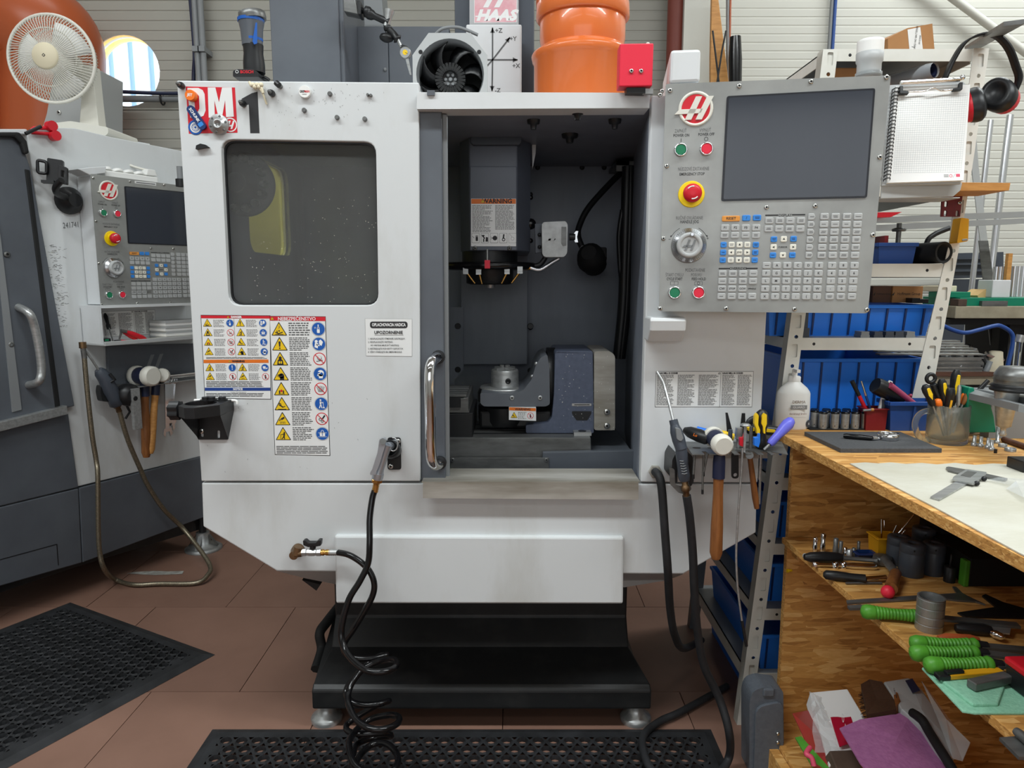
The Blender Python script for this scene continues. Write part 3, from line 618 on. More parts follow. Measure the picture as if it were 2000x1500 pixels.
def ring_sign(b,x,z,r,d,kind=0,red=False):
    y = -d-.0006
    if not red:
        b.m = 'text_mid'; b.disc(x,z,r*1.1,-d,24); b.m = 'decal'; b.disc(x,z,r*1.06,-d-.0002,24); b.m = 'blue_sign'; b.disc(x,z,r,-d-.0004,24); b.m = 'text_white'; q = r; y = -d-.0007
        if kind == 0: b.sheet(rrect(x-.22*q,x+.22*q,z-.62*q,z-.02*q,.1*q,2),y); b.ring(x,z+.12*q,.2*q,.08*q,y,12); b.bar(x,z+.2*q,x,z+.7*q,.14*q,y); b.ring(x-.5*q,z+.2*q,.12*q,.04*q,y,10)
        elif kind == 1: b.disc(x-.4*q,z+.4*q,.24*q,y,12); b.sheet([(x-.7*q,z-.5*q),(x-.2*q,z-.7*q),(x-.1*q,z+.1*q),(x-.6*q,z+.2*q)],y); b.sheet([(x+.0*q,z+.5*q),(x+.3*q,z+.7*q),(x+.65*q,z+.3*q),(x+.4*q,z-.3*q),(x+.05*q,z-.1*q)],y); b.bar(x-.4*q,z-.1*q,x+.1*q,z-.3*q,.16*q,y)
        elif kind == 2: b.disc(x+.12*q,z+.12*q,.5*q,y,16); b.sheet([(x-.2*q,z-.7*q),(x+.4*q,z-.7*q),(x+.5*q,z+.1*q),(x-.4*q,z-.1*q),(x-.45*q,z-.3*q),(x-.2*q,z-.35*q)],y); b.m = 'blue_sign'; b.bar(x-.55*q,z+.2*q,x-.05*q,z+.2*q,.2*q,y-.0002); b.disc(x+.22*q,z+.05*q,.2*q,y-.0002,10)
        elif kind == 3: b.disc(x-.1*q,z+.6*q,.14*q,y,10); b.bar(x-.1*q,z+.42*q,x-.1*q,z-.05*q,.24*q,y); b.bar(x-.1*q,z-.05*q,x-.3*q,z-.7*q,.14*q,y); b.bar(x-.08*q,z-.05*q,x+.1*q,z-.7*q,.14*q,y); b.bar(x-.1*q,z+.35*q,x+.3*q,z+.1*q,.1*q,y); b.bar(x+.3*q,z+.3*q,x+.36*q,z-.5*q,.06*q,y); b.sheet([(x+.22*q,z-.7*q),(x+.56*q,z-.7*q),(x+.42*q,z-.4*q),(x+.32*q,z-.4*q)],y)
        elif kind == 4: b.sheet(rrect(x-.42*q,x+.42*q,z-.4*q,z+.24*q,.08*q,2),y); b.ring(x,z+.38*q,.22*q,.07*q,y,12); b.bar(x-.7*q,z+.14*q,x+.7*q,z+.14*q,.05*q,y); b.bar(x-.7*q,z-.5*q,x+.7*q,z-.5*q,.05*q,y); b.m = 'blue_sign'; b.bar(x,z-.3*q,x,z+.1*q,.1*q,y-.0002)
        elif kind == 5: b.sheet([(x-.12*q,z+.65*q),(x+.12*q,z+.65*q),(x+.07*q,z-.2*q),(x-.07*q,z-.2*q)],y); b.disc(x,z-.48*q,.13*q,y,10)
        else: b.sheet(rrect(x-.6*q,x+.2*q,z-.1*q,z+.4*q,.1*q,2),y); b.bar(x-.5*q,z-.3*q,x+.6*q,z-.3*q,.16*q,y); b.disc(x+.55*q,z-.1*q,.18*q,y,10)
    else:
        b.m = 'red'; b.disc(x,z,r,-d,24); b.m = 'decal'; b.disc(x,z,r*.86,-d-.0002,24); b.m = 'text_dark'; q = r; y = -d-.0005
        if kind == 0: b.disc(x,z+.15*q,.36*q,y,12); b.bar(x-.5*q,z-.4*q,x+.5*q,z-.2*q,.1*q,y); b.m = 'decal'; b.disc(x-.14*q,z+.15*q,.1*q,y-.0002,8); b.disc(x+.14*q,z+.15*q,.1*q,y-.0002,8); b.disc(x,z+.2*q,.3*q,y-.0001,10)
        elif kind == 1: [b.bar(x+.1*k*q,z-.5*q,x+.2*k*q,z+(.5-.05*abs(k))*q,.06*q,y) for k in range(-3,4)]
        elif kind == 2: b.bar(x+.1*q,z+.0*q,x+.5*q,z+.55*q,.24*q,y); b.ring(x-.25*q,z-.1*q,.24*q,.1*q,y,12); b.ring(x+.05*q,z-.45*q,.2*q,.09*q,y,12)
        else: b.disc(x,z+.4*q,.16*q,y,8); b.bar(x,z+.3*q,x,z-.6*q,.4*q,y)
        b.m = 'red'; b.bar(x-.62*q,z+.62*q,x+.62*q,z-.62*q,.12*q,y-.0004)
def logoH(b,x,z,r,d,mr='red',mw='offwhite',mrim='offwhite',slab=.002):
    """round badge with slanted double bar letter"""
    b.m = mrim; b.lathe([(r,0),(r,slab*1.5),(r*.92,slab*2.2),(r*.84,slab*1.6),(r*.82,slab*.8)],32,T3(x,-d,z)@RX(90),cap=False)
    b.m = mr; b.disc(x,z,r*.83,-d-slab,28); b.m = mw; e = -d-slab*2.6; f = -d-slab*.6
    b.prism([(x-.62*r,z-.62*r),(x-.24*r,z-.62*r),(x+.34*r,z+.68*r),(x-.02*r,z+.68*r)],e,f)
    b.prism([(x-.0*r,z-.62*r),(x+.36*r,z-.62*r),(x+1.0*r,z+.68*r),(x+.62*r,z+.68*r)],e,f)
    b.prism([(x-1.22*r,z-.3*r),(x-.95*r,z-.02*r),(x+.4*r,z-.02*r),(x+.28*r,z-.26*r)],e,f)
b = MB(FH,'decal'); ww = FH.P([(920,388),(1008,388),(1008,481),(920,481)],.0075); b.prism(ww,-.0075,-.006); wl1 = part('warning_label',b,hd)
b = MB(FH,'orange_band'); b.sheet(FH.P([(920.5,388.5),(1007.5,388.5),(1007.5,398),(920.5,398)],.008),-.008)
x,z = FH.p(971,393.2,.0085); b.m = 'text_dark'; b.text('WARNING',.021,T3(x,-.0085,z),bold=.0006); x,z = FH.p(943,393.2,.0085); tri_sign(b,x,z,.014,.0085)
x0,z0 = FH.p(922,400,.008); x1,z1 = FH.p(963,454,.008); para(b,FH,x0,z0,x1,z1,20,.008)
x0,z0 = FH.p(967,400,.008); x1,z1 = FH.p(1006,449,.008); para(b,FH,x0,z0,x1,z1,18,.008)
for i in range(5):
    q = FH.p(929+i*18,465,.008); s = .013; b.m = 'text_dark' if i < 4 else 'text_mid'; b.sheet(rrect(q[0]-s,q[0]+s,q[1]-.0165,q[1]+.0165,.002,2),-.008); b.m = 'decal'; b.sheet(rrect(q[0]-s*.94,q[0]+s*.94,q[1]-.0157,q[1]+.0157,.002,2),-.0084); b.m = 'text_dark' if i < 4 else 'text_mid'
    if i == 0: b.sheet(rrect(q[0],q[0]+.008,q[1]-.01,q[1]+.003,.002,2),-.0088); [b.bar(q[0]+.001+.002*k,q[1],q[0]+.001+.002*k,q[1]+.009,.0014,-.0088) for k in range(4)]; b.bar(q[0]-.011,q[1]+.006,q[0]-.005,q[1],.0015,-.0088)
    elif i == 1: b.sheet([(q[0]+.002,q[1]-.012),(q[0]+.011,q[1]-.012),(q[0]+.011,q[1]+.002),(q[0]+.004,q[1]+.004)],-.0088); b.bar(q[0]-.01,q[1]+.01,q[0],q[1]-.002,.004,-.0088); b.disc(q[0]-.004,q[1]+.008,.003,-.0088,8); b.bar(q[0]-.004,q[1]-.002,q[0]-.004,q[1]-.013,.004,-.0088)
    elif i == 2: b.disc(q[0]+.003,q[1],.008,-.0088,14); b.bar(q[0]-.012,q[1]+.004,q[0]-.004,q[1],.0012,-.0088); b.bar(q[0]-.012,q[1]-.004,q[0]-.004,q[1],.0012,-.0088)
    elif i == 3: b.bar(q[0],q[1]-.002,q[0]+.002,q[1]+.013,.005,-.0088); b.ring(q[0]+.001,q[1]-.005,.006,.0025,-.0088,14)
    else: b.ring(q[0],q[1]-.002,.006,.001,-.0088,14); b.bar(q[0]-.01,q[1]+.014,q[0]-.002,q[1]+.004,.001,-.0088)
part('print',b,wl1)
# spindle nose, coolant ring and nozzles
sx,szz = FH.p(955,560,0)
cx = hx(955,520)[0]; cy = 2.5+.10
b = MB(m='black'); b.lathe([(.10,hx(955,490)[1]),(.10,hx(955,520)[1])],24,T3(cx,cy,0)); b.lathe([(.085,hx(955,520)[1]),(.085,hx(955,553)[1]),(.07,hx(955,556)[1])],24,T3(cx,cy,0)); sp = part('spindle_nose',b,hd)
b = MB(m='steel'); b.lathe([(.018,hx(955,563)[1]),(.02,hx(955,556)[1])],16,T3(cx,cy-.0,0)); b.lathe([(.03,hx(955,556)[1]),(.03,hx(955,553)[1])],16,T3(cx,cy,0)); part('tool_holder',b,hd)
zr = hx(955,519)[1]
b = MB(m='black_gloss'); b.tube([(cx+.155*cos(a),cy+.12*sin(a)-.02,zr) for a in [2*pi*i/40 for i in range(40)]],.013,10,closed=True); part('coolant_ring',b,hd)
b = MB(m='red_bright'); q = hx(953,517); b.box(q[0]-.009,q[0]+.009,cy-.16,cy-.15,q[1]-.014,q[1]+.014); b.m = 'steel'; b.cyl((q[0],cy-.155,q[1]+.01),(q[0],cy-.155,hx(953,488)[1]),.003,n=8); part('indicator_tab',b,hd,label='small red square tab')
for px,py,dx in ((911,531,.03),(991,531,-.02),(1016,530,-.03),(936,532,.01)):
    q = hx(px,py); b = MB(m='steel'); y = cy-.12; b.box(q[0]-.01,q[0]+.008,y-.01,y+.01,q[1]-.008,q[1]+.016); b.m = 'brass'; b.cyl((q[0],y,q[1]),(q[0]+dx,y,q[1]-.04),.0045,.003,n=8); part('nozzle',b,hd)
b = MB(m='brass'); q = hx(1025,523); b.cyl((q[0]-.02,cy-.08,q[1]),(q[0]+.02,cy-.08,q[1]),.008,n=6); b.m = 'alu'; b.tube(bez([(q[0]+.02,cy-.08,q[1]),onY(1055,527,cy-.08),onY(1078,513,cy-.08),onY(1092,505,cy-.08)]),.007,8); part('coolant_pipe',b,hd)
b = MB(m='black'); b.tube(bez([onY(1030,521,cy-.05),onY(1052,518,cy-.05),onY(1062,508,cy-.05),onY(1066,500,cy-.05)]),.009,8); part('hose',b,hd)
# cast light housing with raised badge beside the head
FL = FY(2.5)
b = MB(FL,'cast_alu'); pl = rpoly(FL.P([(1061,435),(1104,433),(1108,440),(1107,495),(1101,503),(1063,503),(1058,497),(1057,440)]),.006,2); b.prism(pl,-.03,.05); lb = part('motor_housing',b,hd,bev=.004)
b = MB(FL,'cast_alu'); q = FL.p(1079,467); b.ring(q[0],q[1],.026,.0018,-.0312,28)
for dx in (-.012,.008): b.prism([(q[0]+dx-.008,q[1]-.016),(q[0]+dx,q[1]-.016),(q[0]+dx+.012,q[1]+.017),(q[0]+dx+.004,q[1]+.017)],-.0325,-.03)
b.prism([(q[0]-.026,q[1]-.008),(q[0]-.02,q[1]),(q[0]+.01,q[1]),(q[0]+.006,q[1]-.006)],-.0325,-.03); part('emblem',b,lb)
b = MB(FL,'steel_dark'); b.prism(FL.P([(1097,443),(1106,443),(1106,479),(1100,480),(1097,476)],.036),-.036,-.028); part('side_rib',b,lb)
b = MB(FL,'black'); q = FL.p(1112,463); b.lathe([(.012,0),(.012,.02)],12,T3(q[0],0,q[1])@RY(90)); b.m = 'alu'; b.prism([(q[0]+.01,q[1]+.004),(q[0]+.022,q[1]+.02),(q[0]+.03,q[1]+.02),(q[0]+.026,q[1]+.0),(q[0]+.03,q[1]-.018),(q[0]+.02,q[1]-.018)],-.004,.004); part('wing_knob',b,lb)
b = MB(FL,'grey_dark'); b.prism(FL.P([(1045,437),(1058,437),(1058,492),(1046,494)],-.02),.02,.06); b.m = 'black'
for py in (458,482): q = FL.p(1054,py); b.ball((q[0],.012,q[1]),.007,8)
part('hinge_plate',b,lb)
# worklight on a gooseneck, cable bundle
FB = FY(2.95)
b = MB(m='black'); b.tube(bez([onY(1215,336,2.98),onY(1190,360,2.95),onY(1150,405,2.92),onY(1132,440,2.9),onY(1129,462,2.88),onY(1138,485,2.86)],8),.0125,10); wg = part('gooseneck_light',b,mill,label='black gooseneck work light')
b = MB(m='black_matt'); p = onY(1156,506,2.85); b.lathe([(.03,.06),(.05,.04),(.06,0),(.052,-.02),(.05,-.05)],18,T3(*p)@RY(-38)@RX(60)); b.box(p.x,p.x+.055,p.y-.03,p.y+.05,p.z-.0,p.z+.045,); part('lamp_head',b,wg,bev=.006)
b = MB(m='steel'); b.cyl(onY(1137,483,2.86),onY(1141,490,2.85),.012,n=10); part('collar',b,wg)
for k,pp in enumerate([[(1226,325),(1223,420),(1220,520),(1217,600),(1207,700)],[(1231,325),(1230,420),(1226,530),(1222,610),(1212,700)],[(1216,410),(1209,460),(1211,520),(1214,560),(1208,640)]]):
    b = MB(m='black'); b.tube(bez([onY(x,y,2.86) for x,y in pp]),(.022,.02,.01)[k],8); part('cable',b,mill)
b = MB(m='steel_dark'); p = onY(1226,322,2.9); b.box(p.x-.05,p.x+.06,2.86,3.08,p.z-.008,p.z+.008); b.box(p.x-.05,p.x-.0,2.86,2.868,p.z-.03,p.z+.008); part('cable_bracket',b,mill)
# column seen behind the tinted window, tool changer disc and a painted panel
b = MB(m='grey_mid'); c = onY(478,362,2.36); b.lathe([(.1,0),(.1,.03),(.03,.04),(.03,.08)],36,T3(c.x,2.36,c.z)@RX(90)); tc_ = part('tool_changer_disc',b,mill)
for i in range(14):
    a = 2*pi*i/14; b = MB(m='steel'); b.lathe([(.013,0),(.012,.03),(.007,.04)],12,T3(c.x+.078*cos(a),2.33,c.z+.078*sin(a))@RX(90)); part('tool_pocket',b,tc_)
# ---- saddle, table and sill plates inside
FS = FY(2.32)
b = MB(FS,'steel_dark'); b.prism(FS.P([(880,894),(1072,894),(1072,924),(880,924)]),0,.004); b.m = 'black'
sd = part('saddle_plate',b,mill,bev=.001)
for px,py in ((884,898),(884,918),(1067,898),(1067,919)): b = MB(FS); x,z = FS.p(px,py); screw(b,x,z,.007,-.001,.003,'steel_dark'); part('cap_screw',b,sd)
b = MB(FS,'grey'); b.prism(FS.P([(1060,884),(1242,880),(1242,924),(1060,924)],-.006),.006,.03); b.box(FS.p(1060,880)[0],FS.p(1240,880)[0],.03,.45,FS.p(1100,883,-.03)[1]-.03,FS.p(1100,883,-.03)[1]-.004); part('saddle_cover',b,mill,bev=.002)
FT = FY(2.36)
b = MB(FT,'steel_dark'); b.prism(FT.P([(878,855),(1154,855),(1155,895),(878,895)]),0,.30); tb = part('machine_table',b,mill,bev=.002)
zt_ = FT.p(1000,855)[1]
b = MB(FT,'black'); [b.box(FT.p(880,855)[0],FT.p(1155,855)[0]-.01,y,y+.016,zt_-.002,zt_+.0006) for y in (.06,.14,.22)]; part('slot',b,tb)
# ================================================================ control pendants: one layout in local metres, used for both machines
FP = FR((onY(1283,608,1.96).x,1.96,0),(cos(radians(8)),-sin(radians(8)),0))
P0 = FP.p(1283,608)
def Z5(x,y): q = FP.p(1260+.24*x,380+.24*y,.004); return (q[0]-P0[0],q[1]-P0[1])
def Z4(x,y): q = FP.p(1240+.26*x,60+.26*y,.004); return (q[0]-P0[0],q[1]-P0[1])
def lerp(a,b,t): return a+(b-a)*t
KEYS = []   # x, z, width, height, colour, legend
def row(xs0,y0,xs1,y1,rows,w,h,col,legends):
    for r in range(rows):
        t = r/max(1,rows-1)
        for i,(a,c) in enumerate(zip(xs0,xs1)):
            l = legends[r][i] if r < len(legends) and i < len(legends[r]) else ''
            if l is None: continue
            x,z = Z5(lerp(a,c,t),lerp(y0,y1,t)); cc = col[r][i] if isinstance(col,list) else col
            KEYS.append((x,z,w,h,cc,l))
kw,kh = .0212,.0168
x,z = Z5(700,195); KEYS.append((x,z,.046,.0145,'orange_key','RESET'))
for xx,yy,l in ((825,190,'/'),(912,188,'')): x,z = Z5(xx,yy); KEYS.append((x,z,.0205,.0155,'blue_key',l))
row((652,735,820,905),270,(648,732,818,903),330,2,kw,kh,'key_grey',[['F1','F2','F3','F4'],['','','','']])
B,W = 'blue_key','key_white'
row((640,705,770,833,903),408,(633,698,763,828,893),533,3,.0155,.0148,[[B,W,W,W,B]]*3,[['','','^','',''],['','<','JOG','>',''],['','','v','','']])
row((632,715,798,882),643,(622,705,790,872),828,4,kw,kh,'key_grey',[['','','',''],['','','',''],['CW','STOP','CCW',None],['','','','']])
row((1012,1097,1183,1270),212,(1006,1092,1177,1264),278,2,kw,kh,'key_grey',[])
for xx,yy,c,l in ((1050,363,B,''),(1210,360,B,''),(1042,493,B,''),(1200,492,B,''),(1130,362,W,'^'),(1047,428,W,'<'),(1205,427,W,'>'),(1122,493,W,'v')):
    x,z = Z5(xx,yy); KEYS.append((x,z,.0158,.0148,c,l))
row((1358,),180,(1337,),493,6,.0188,kh,'key_grey',[])
row((1462,1552,1645,1735),178,(1438,1528,1618,1710),493,6,kw,kh,'key_grey',[])
row((990,1073,1158,1243,1330,1417),577,(973,1058,1142,1226,1312,1398),830,5,kw,kh,'key_grey',[['','A','B','C','D','E'],list('FGHIJK'),list('LMNOPQ'),list('RSTUVW'),['X','Y','Z',';','(',')']])
row((1523,1614,1706),577,(1503,1593,1684),830,5,kw,kh,'key_grey',[list('789'),list('456'),list('123'),list('-0.'),['','','']])
OUT = [(P := FP.p(a,c))[:0] or (P[0]-P0[0],P[1]-P0[1]) for a,c in ((1287,608),(1300,164),(1740,147),(1695,612))]
SCR = [Z4(*p) for p in ((692,490),(1808,430),(1745,1255),(650,1280))]
SCREWS = [Z4(265,447),Z4(785,413),Z4(1325,380),Z4(1893,347),Z4(240,1015),Z4(1843,948),Z4(990,1326),Z4(1357,1315),Z5(150,357),Z5(1857,328),Z5(123,928),Z5(660,928),Z5(1218,933),Z5(1808,938)]
def pendant(parent,fr,ox,oz,full,depth):
    """control panel part; sub-parts are its screen, buttons, wheel and keys"""
    M = fr.M@T3(ox,0,oz)
    def mb(m='white'): return MB(M,m)
    b = mb('white'); ins = .006; o = OUT
    b.prism([(o[0][0]+ins,o[0][1]+ins),(o[1][0]+ins,o[1][1]-ins),(o[2][0]-ins,o[2][1]-ins),(o[3][0]-ins,o[3][1]+ins)],.003,depth); cp = part('control_panel',b,parent,bev=.003)
    b = mb('steel_panel'); b.prism(rpoly(o,.006,2),0,.003); part('face_plate',b,cp,label='brushed steel face plate')
    b = mb('screen_edge'); b.prism(rpoly(SCR,.006,3),-.003,.0); part('screen_frame',b,cp)
    cxm = sum(p[0] for p in SCR)/4; czm = sum(p[1] for p in SCR)/4
    b = mb('screen'); b.prism(rpoly([(cxm+(p[0]-cxm)*.972,czm+(p[1]-czm)*.965) for p in SCR],.004,3),-.0036,-.002); part('screen',b,cp,label='dark glossy display')
    for x,z in SCREWS: b = mb(); screw(b,x,z,.0062,0,.004); part('screw',b,cp)
    x,z = Z4(458,585); b = mb(); logoH(b,x,z,.0445,0); part('badge',b,cp,label='round red badge with a slanted silver letter')
    for (zx,zy),c in (((345,895),'green'),((538,888),'red_bright')):
        x,z = Z4(zx,zy); b = mb('chrome'); K = T3(x,0,z)@RX(90); b.lathe([(.0175,0),(.0175,.008),(.0145,.011),(.0135,.008)],24,K,cap=False); b.m = c; b.lathe([(.0138,.004),(.0138,.0085),(.012,.0095)],20,K); part('push_button',b,cp,label=('green' if c == 'green' else 'red')+' push button')
    for (zx,zy),c in (((240,798),'green'),((435,798),'red_bright')):
        x,z = Z5(zx,zy); b = mb('chrome'); K = T3(x,0,z)@RX(90); b.lathe([(.0175,0),(.0175,.008),(.0145,.011),(.0135,.008)],24,K,cap=False); b.m = c; b.lathe([(.0138,.004),(.0138,.0085),(.012,.0095)],20,K); part('push_button',b,cp,label=('green' if c == 'green' else 'red')+' push button')
    x,z = Z4(425,1228); b = mb('yellow_estop'); K = T3(x,0,z)@RX(90); b.lathe([(.0345,0),(.0345,.003),(.033,.004)],32,K); b.lathe([(.02,.004),(.02,.012)],20,K); es = part('emergency_stop',b,cp)
    b = mb('red'); b.lathe([(.014,.012),(.016,.018),(.0235,.022),(.0245,.03),(.0225,.037),(.016,.041),(.006,.042)],28,K); part('mushroom_button',b,cp,label='red mushroom stop button') if False else b
    rb = b; rb.m = 'text_white'
    for s in (1,-1): rb.tube([(x+s*.016*cos(a)*1.0,-.0405,z+s*.016*sin(a)) for a in [radians(80+k*12) for k in range(6)]],.0018,5)
    part('stop_button',rb,cp,label='red mushroom stop button')
    # jog wheel
    x,z = Z5(355,415); K = T3(x,0,z)@RX(90); b = mb('alu'); b.lathe([(.0465,0),(.0465,.006),(.0445,.012),(.0335,.016),(.0335,.018)],40,K); b.m = 'grey_light'; b.lathe([(.0335,.016),(.0335,.03),(.031,.033),(.024,.033),(.022,.031)],36,K)
    b.m = 'text_grey'; [b.bar(x+.039*cos(a),z+.039*sin(a),x+.043*cos(a),z+.043*sin(a),.0009,-.0142) for a in [2*pi*k/50 for k in range(50)]]; jw = part('jog_wheel',b,cp)
    b = mb('alu'); b.lathe([(.0045,.033),(.0055,.045),(.004,.047)],14,T3(x+.004,0,z+.027)@RX(90)); part('wheel_knob',b,cp)
    b = mb('grey_mid'); [b.prism([(x+d-.006,z-.014),(x+d,z-.014),(x+d+.010,z+.014),(x+d+.004,z+.014)],-.032,-.0305) for d in (-.008,.007)]; b.prism([(x-.02,z-.006),(x-.014,z),(x+.008,z),(x+.005,z-.006)],-.032,-.0305); part('wheel_emblem',b,cp)
    # keys
    txt = mb('text_dark'); cache = {}
    allk = mb()
    for kx,kz,w,h,c,l in KEYS:
        k = (round(w,4),c); d = .0035
        sh = [(-w/2,-h/2),(w/2-(.004 if w == .0188 else 0),-h/2),(w/2,0),(w/2-(.004 if w == .0188 else 0),h/2),(-w/2,h/2)] if w == .0188 else [(-w/2,-h/2),(w/2,-h/2),(w/2,h/2),(-w/2,h/2)]
        if full:
            if k not in cache:
                kb = MB(m=c); a = rpoly(sh,.003,2); bb = [(p[0]*.86,p[1]*.84) for p in a]; n = len(a)
                kb.add([(p[0],0,p[1]) for p in a]+[(p[0],-d*.75,p[1]) for p in a]+[(p[0],-d,p[1]) for p in bb],[(i,(i+1) % n,n+(i+1) % n,n+i) for i in range(n)]+[(n+i,n+(i+1) % n,2*n+(i+1) % n,2*n+i) for i in range(n)]+[tuple(range(2*n,3*n))])
                R3 = fr.M.to_3x3().to_4x4(); kb.v = [R3@v for v in kb.v]; cache[k] = kb.mesh('key')
            o2 = bpy.data.objects.new('key',cache[k]); COL.objects.link(o2); o2.parent = cp; o2.location = M@V((kx,0,kz))-OFFS[root_of(parent).name]
        else:
            allk.m = c; allk.prism([(kx+p[0],kz+p[1]) for p in rpoly(sh,.003,2)],-d,0)
        y = -d-.0002
        txt.m = 'text_dark' if c in ('key_grey','key_white') else 'text_dark'
        if l in ('^','v','<','>'):
            s = .0036; ang = {'^': 90,'v': -90,'<': 180,'>': 0}[l]; txt.sheet([(kx+s*cos(radians(ang+q)),kz+s*sin(radians(ang+q))) for q in (0,120,240)],y)
        elif l: txt.text(l,.0085 if len(l) < 3 else (.0066 if len(l) < 5 else .0095),T3(kx,y,kz),bold=.0002)
        elif full:
            txt.m = 'text_grey' if c == 'key_grey' else ('blue_dark' if c == 'blue_key' else 'text_mid')
            for q in ((.0016,-.0018) if rnd.random() < .5 else (0,)): txt.bar(kx-w*rnd.uniform(.22,.32),kz+q,kx+w*rnd.uniform(.2,.32),kz+q,.0016,y)
    if not full: part('keypad',allk,cp,kind='stuff')
    # printed legends on the plate
    txt.m = 'text_dark'; e = -.0004
    def tx(s,zz,size,c='text_dark',bold=.00015,sx=1.0): txt.m = c; txt.text(s,size,T3(zz[0],e,zz[1]),bold=bold,sx=sx)
    tx('ZAPNÚŤ',Z4(345,752),.0125,'text_grey',0,.62); tx('POWER ON',Z4(350,785),.0102,sx=.76); tx('VYPNÚŤ',Z4(530,746),.0125,'text_grey',0,.62); tx('POWER OFF',Z4(538,777),.0102,sx=.74)
    q = Z4(348,822); txt.bar(q[0],q[1]-.005,q[0],q[1]+.005,.0014,e); q = Z4(537,811); txt.ring(q[0],q[1],.0052,.0012,e,20)
    tx('NÚDZOVÉ ZASTAVENIE',Z4(442,1037),.0125,'text_grey',0,.6); tx('EMERGENCY STOP',Z4(430,1076),.0102,sx=.76)
    tx('RUČNÉ OVLÁDANIE',Z5(362,190),.0125,'text_grey',0,.62); tx('HANDLE JOG',Z5(362,222),.011,sx=.74)
    tx('ŠTART CYKLU',Z5(240,655),.0125,'text_grey',0,.6); tx('CYCLE START',Z5(240,688),.0102,sx=.66); tx('POZASTAVENIE',Z5(408,616),.0125,'text_grey',0,.6); tx('POSUVU',Z5(418,655),.0125,'text_grey',0,.6); tx('FEED HOLD',Z5(438,688),.0102,sx=.7)
    tx('DISPLAY',Z5(1143,168),.0088); tx('OVERRIDES',Z5(758,602),.0088); tx('CURSOR',Z5(1122,428),.006); tx('SPINDLE',Z5(872,767),.0055)
    for a,c,y in ((980,1087,168),(1198,1306,164),(600,692,602),(823,918,601)): q0,q1 = Z5(a,y),Z5(c,y); txt.bar(q0[0],q0[1],q1[0],q0[1],.0034,e)
    for zz in (Z5(238,722),Z5(436,722)):
        x,z = zz
        for r_ in ((x-.01,z-.0046,x+.01,z-.0046),(x-.01,z+.0046,x+.01,z+.0046),(x-.01,z-.0046,x-.01,z+.0046),(x+.01,z-.0046,x+.01,z+.0046)): txt.bar(*r_,.0008,e)
    x,z = Z5(238,722); txt.bar(x,z-.0046,x,z+.0046,.0008,e); x,z = Z5(436,722); txt.ring(x,z,.004,.001,e,14)
    x,z = Z5(355,415)
    for a0,a1 in ((118,152),(28,62)): pp = [(x+.052*cos(radians(a)),z+.052*sin(radians(a))) for a in [lerp(a0,a1,k/6) for k in range(7)]]; [txt.bar(*pp[k],*pp[k+1],.0012,e) for k in range(6)]
    for a in (152,28): txt.sheet([(x+.052*cos(radians(a))+.004*cos(radians(q)),z+.052*sin(radians(a))+.004*sin(radians(q))) for q in ((-120,60,150) if a == 152 else (-60,30,120))],e)
    q = Z5(200,363); txt.bar(q[0]-.003,q[1],q[0]+.003,q[1],.001,e); q = Z5(510,356); txt.bar(q[0]-.003,q[1],q[0]+.003,q[1],.001,e); txt.bar(q[0],q[1]-.003,q[0],q[1]+.003,.001,e)
    part('lettering',txt,cp); return cp
cp = pendant(mill,FP,P0[0],P0[1],True,.085)
# arm box and cover behind the pendant
b = MB(FP,'white'); f = [FP.p(*p,-.004) for p in ((1307,163),(1310,97),(1369,95),(1367,160))]; b.prism(f,.004,.30); part('pendant_arm',b,mill,bev=.008)
b = MB(FP,'steel'); [screw(b,*FP.p(*p,.001),.006,.02,.004) for p in ((1294,174),(1290,182))]; part('screw',b,mill)
# small white hook box under the pendant, code table, hose port
b = MB(F,'white'); b.prism(rpoly(F.P([(1268,613),(1287,620),(1287,648),(1268,668)],.09),.004,2),-.09,.0)
FQ = FR((0,D0-.09,0)); b.M = FQ.M; z1,z0 = FQ.p(1300,620)[1],FQ.p(1300,667)[1]; x0,x1 = FQ.p(1270,640)[0],FQ.p(1341,640)[0]
b.M = FR((0,0,0)).M; b.v = []; b.f = []; b.fm = []; b.fs = []
prof = [(D0,z0),(D0-.05,z0-.004),(D0-.085,z0+.03),(D0-.09,z1-.01),(D0-.085,z1),(D0,z1)]
n = len(prof); b.add([(x,y,z) for y,z in prof for x in (x0,x1)],[(2*i,2*i+1,2*((i+1) % n)+1,2*((i+1) % n)) for i in range(n)]+[tuple(2*i for i in range(n)),tuple(2*i+1 for i in range(n-1,-1,-1))])
part('hook_box',b,mill,bev=.005)
def codes(parent,fr,x0,z0,x1,z1,d,heads=True):
    b = MB(fr,'text_grey'); b.prism([(x0,z0),(x1,z0),(x1,z1),(x0,z1)],-d,0); b.m = 'decal'; e = .0012; b.sheet([(x0+e,z0+e),(x1-e,z0+e),(x1-e,z1-e),(x0+e,z1-e)],-d-.0004); lb = part('code_table',b,parent)
    b = MB(fr); w = x1-x0; h = z1-z0; q = d+.0008
    for k,(a,c) in enumerate(((.012,.19),(.225,.405),(.44,.645),(.68,.82),(.84,.985))): para(b,fr,x0+w*a,z1-h*.09,x0+w*c,z0+h*.05,26,q,'text_mid',.62,random.Random(k+3),.6)
    b.m = 'text_grey'; b.bar(x0+w*.665,z0,x0+w*.665,z1,.001,-q); b.m = 'text_dark'
    b.text('HAAS MILL G CODES',h*.06,T3(x0+w*.015,-q,z1-h*.055),'LEFT',.0004); b.text('HAAS MILL M CODES',h*.06,T3(x0+w*.68,-q,z1-h*.055),'LEFT',.0004); b.ring(x0+w*.648,z1-h*.06,h*.03,h*.008,-q,14); b.bar(x0+w*.64,z1-h*.075,x0+w*.656,z1-h*.045,h*.012,-q)
    part('print',b,lb); return lb
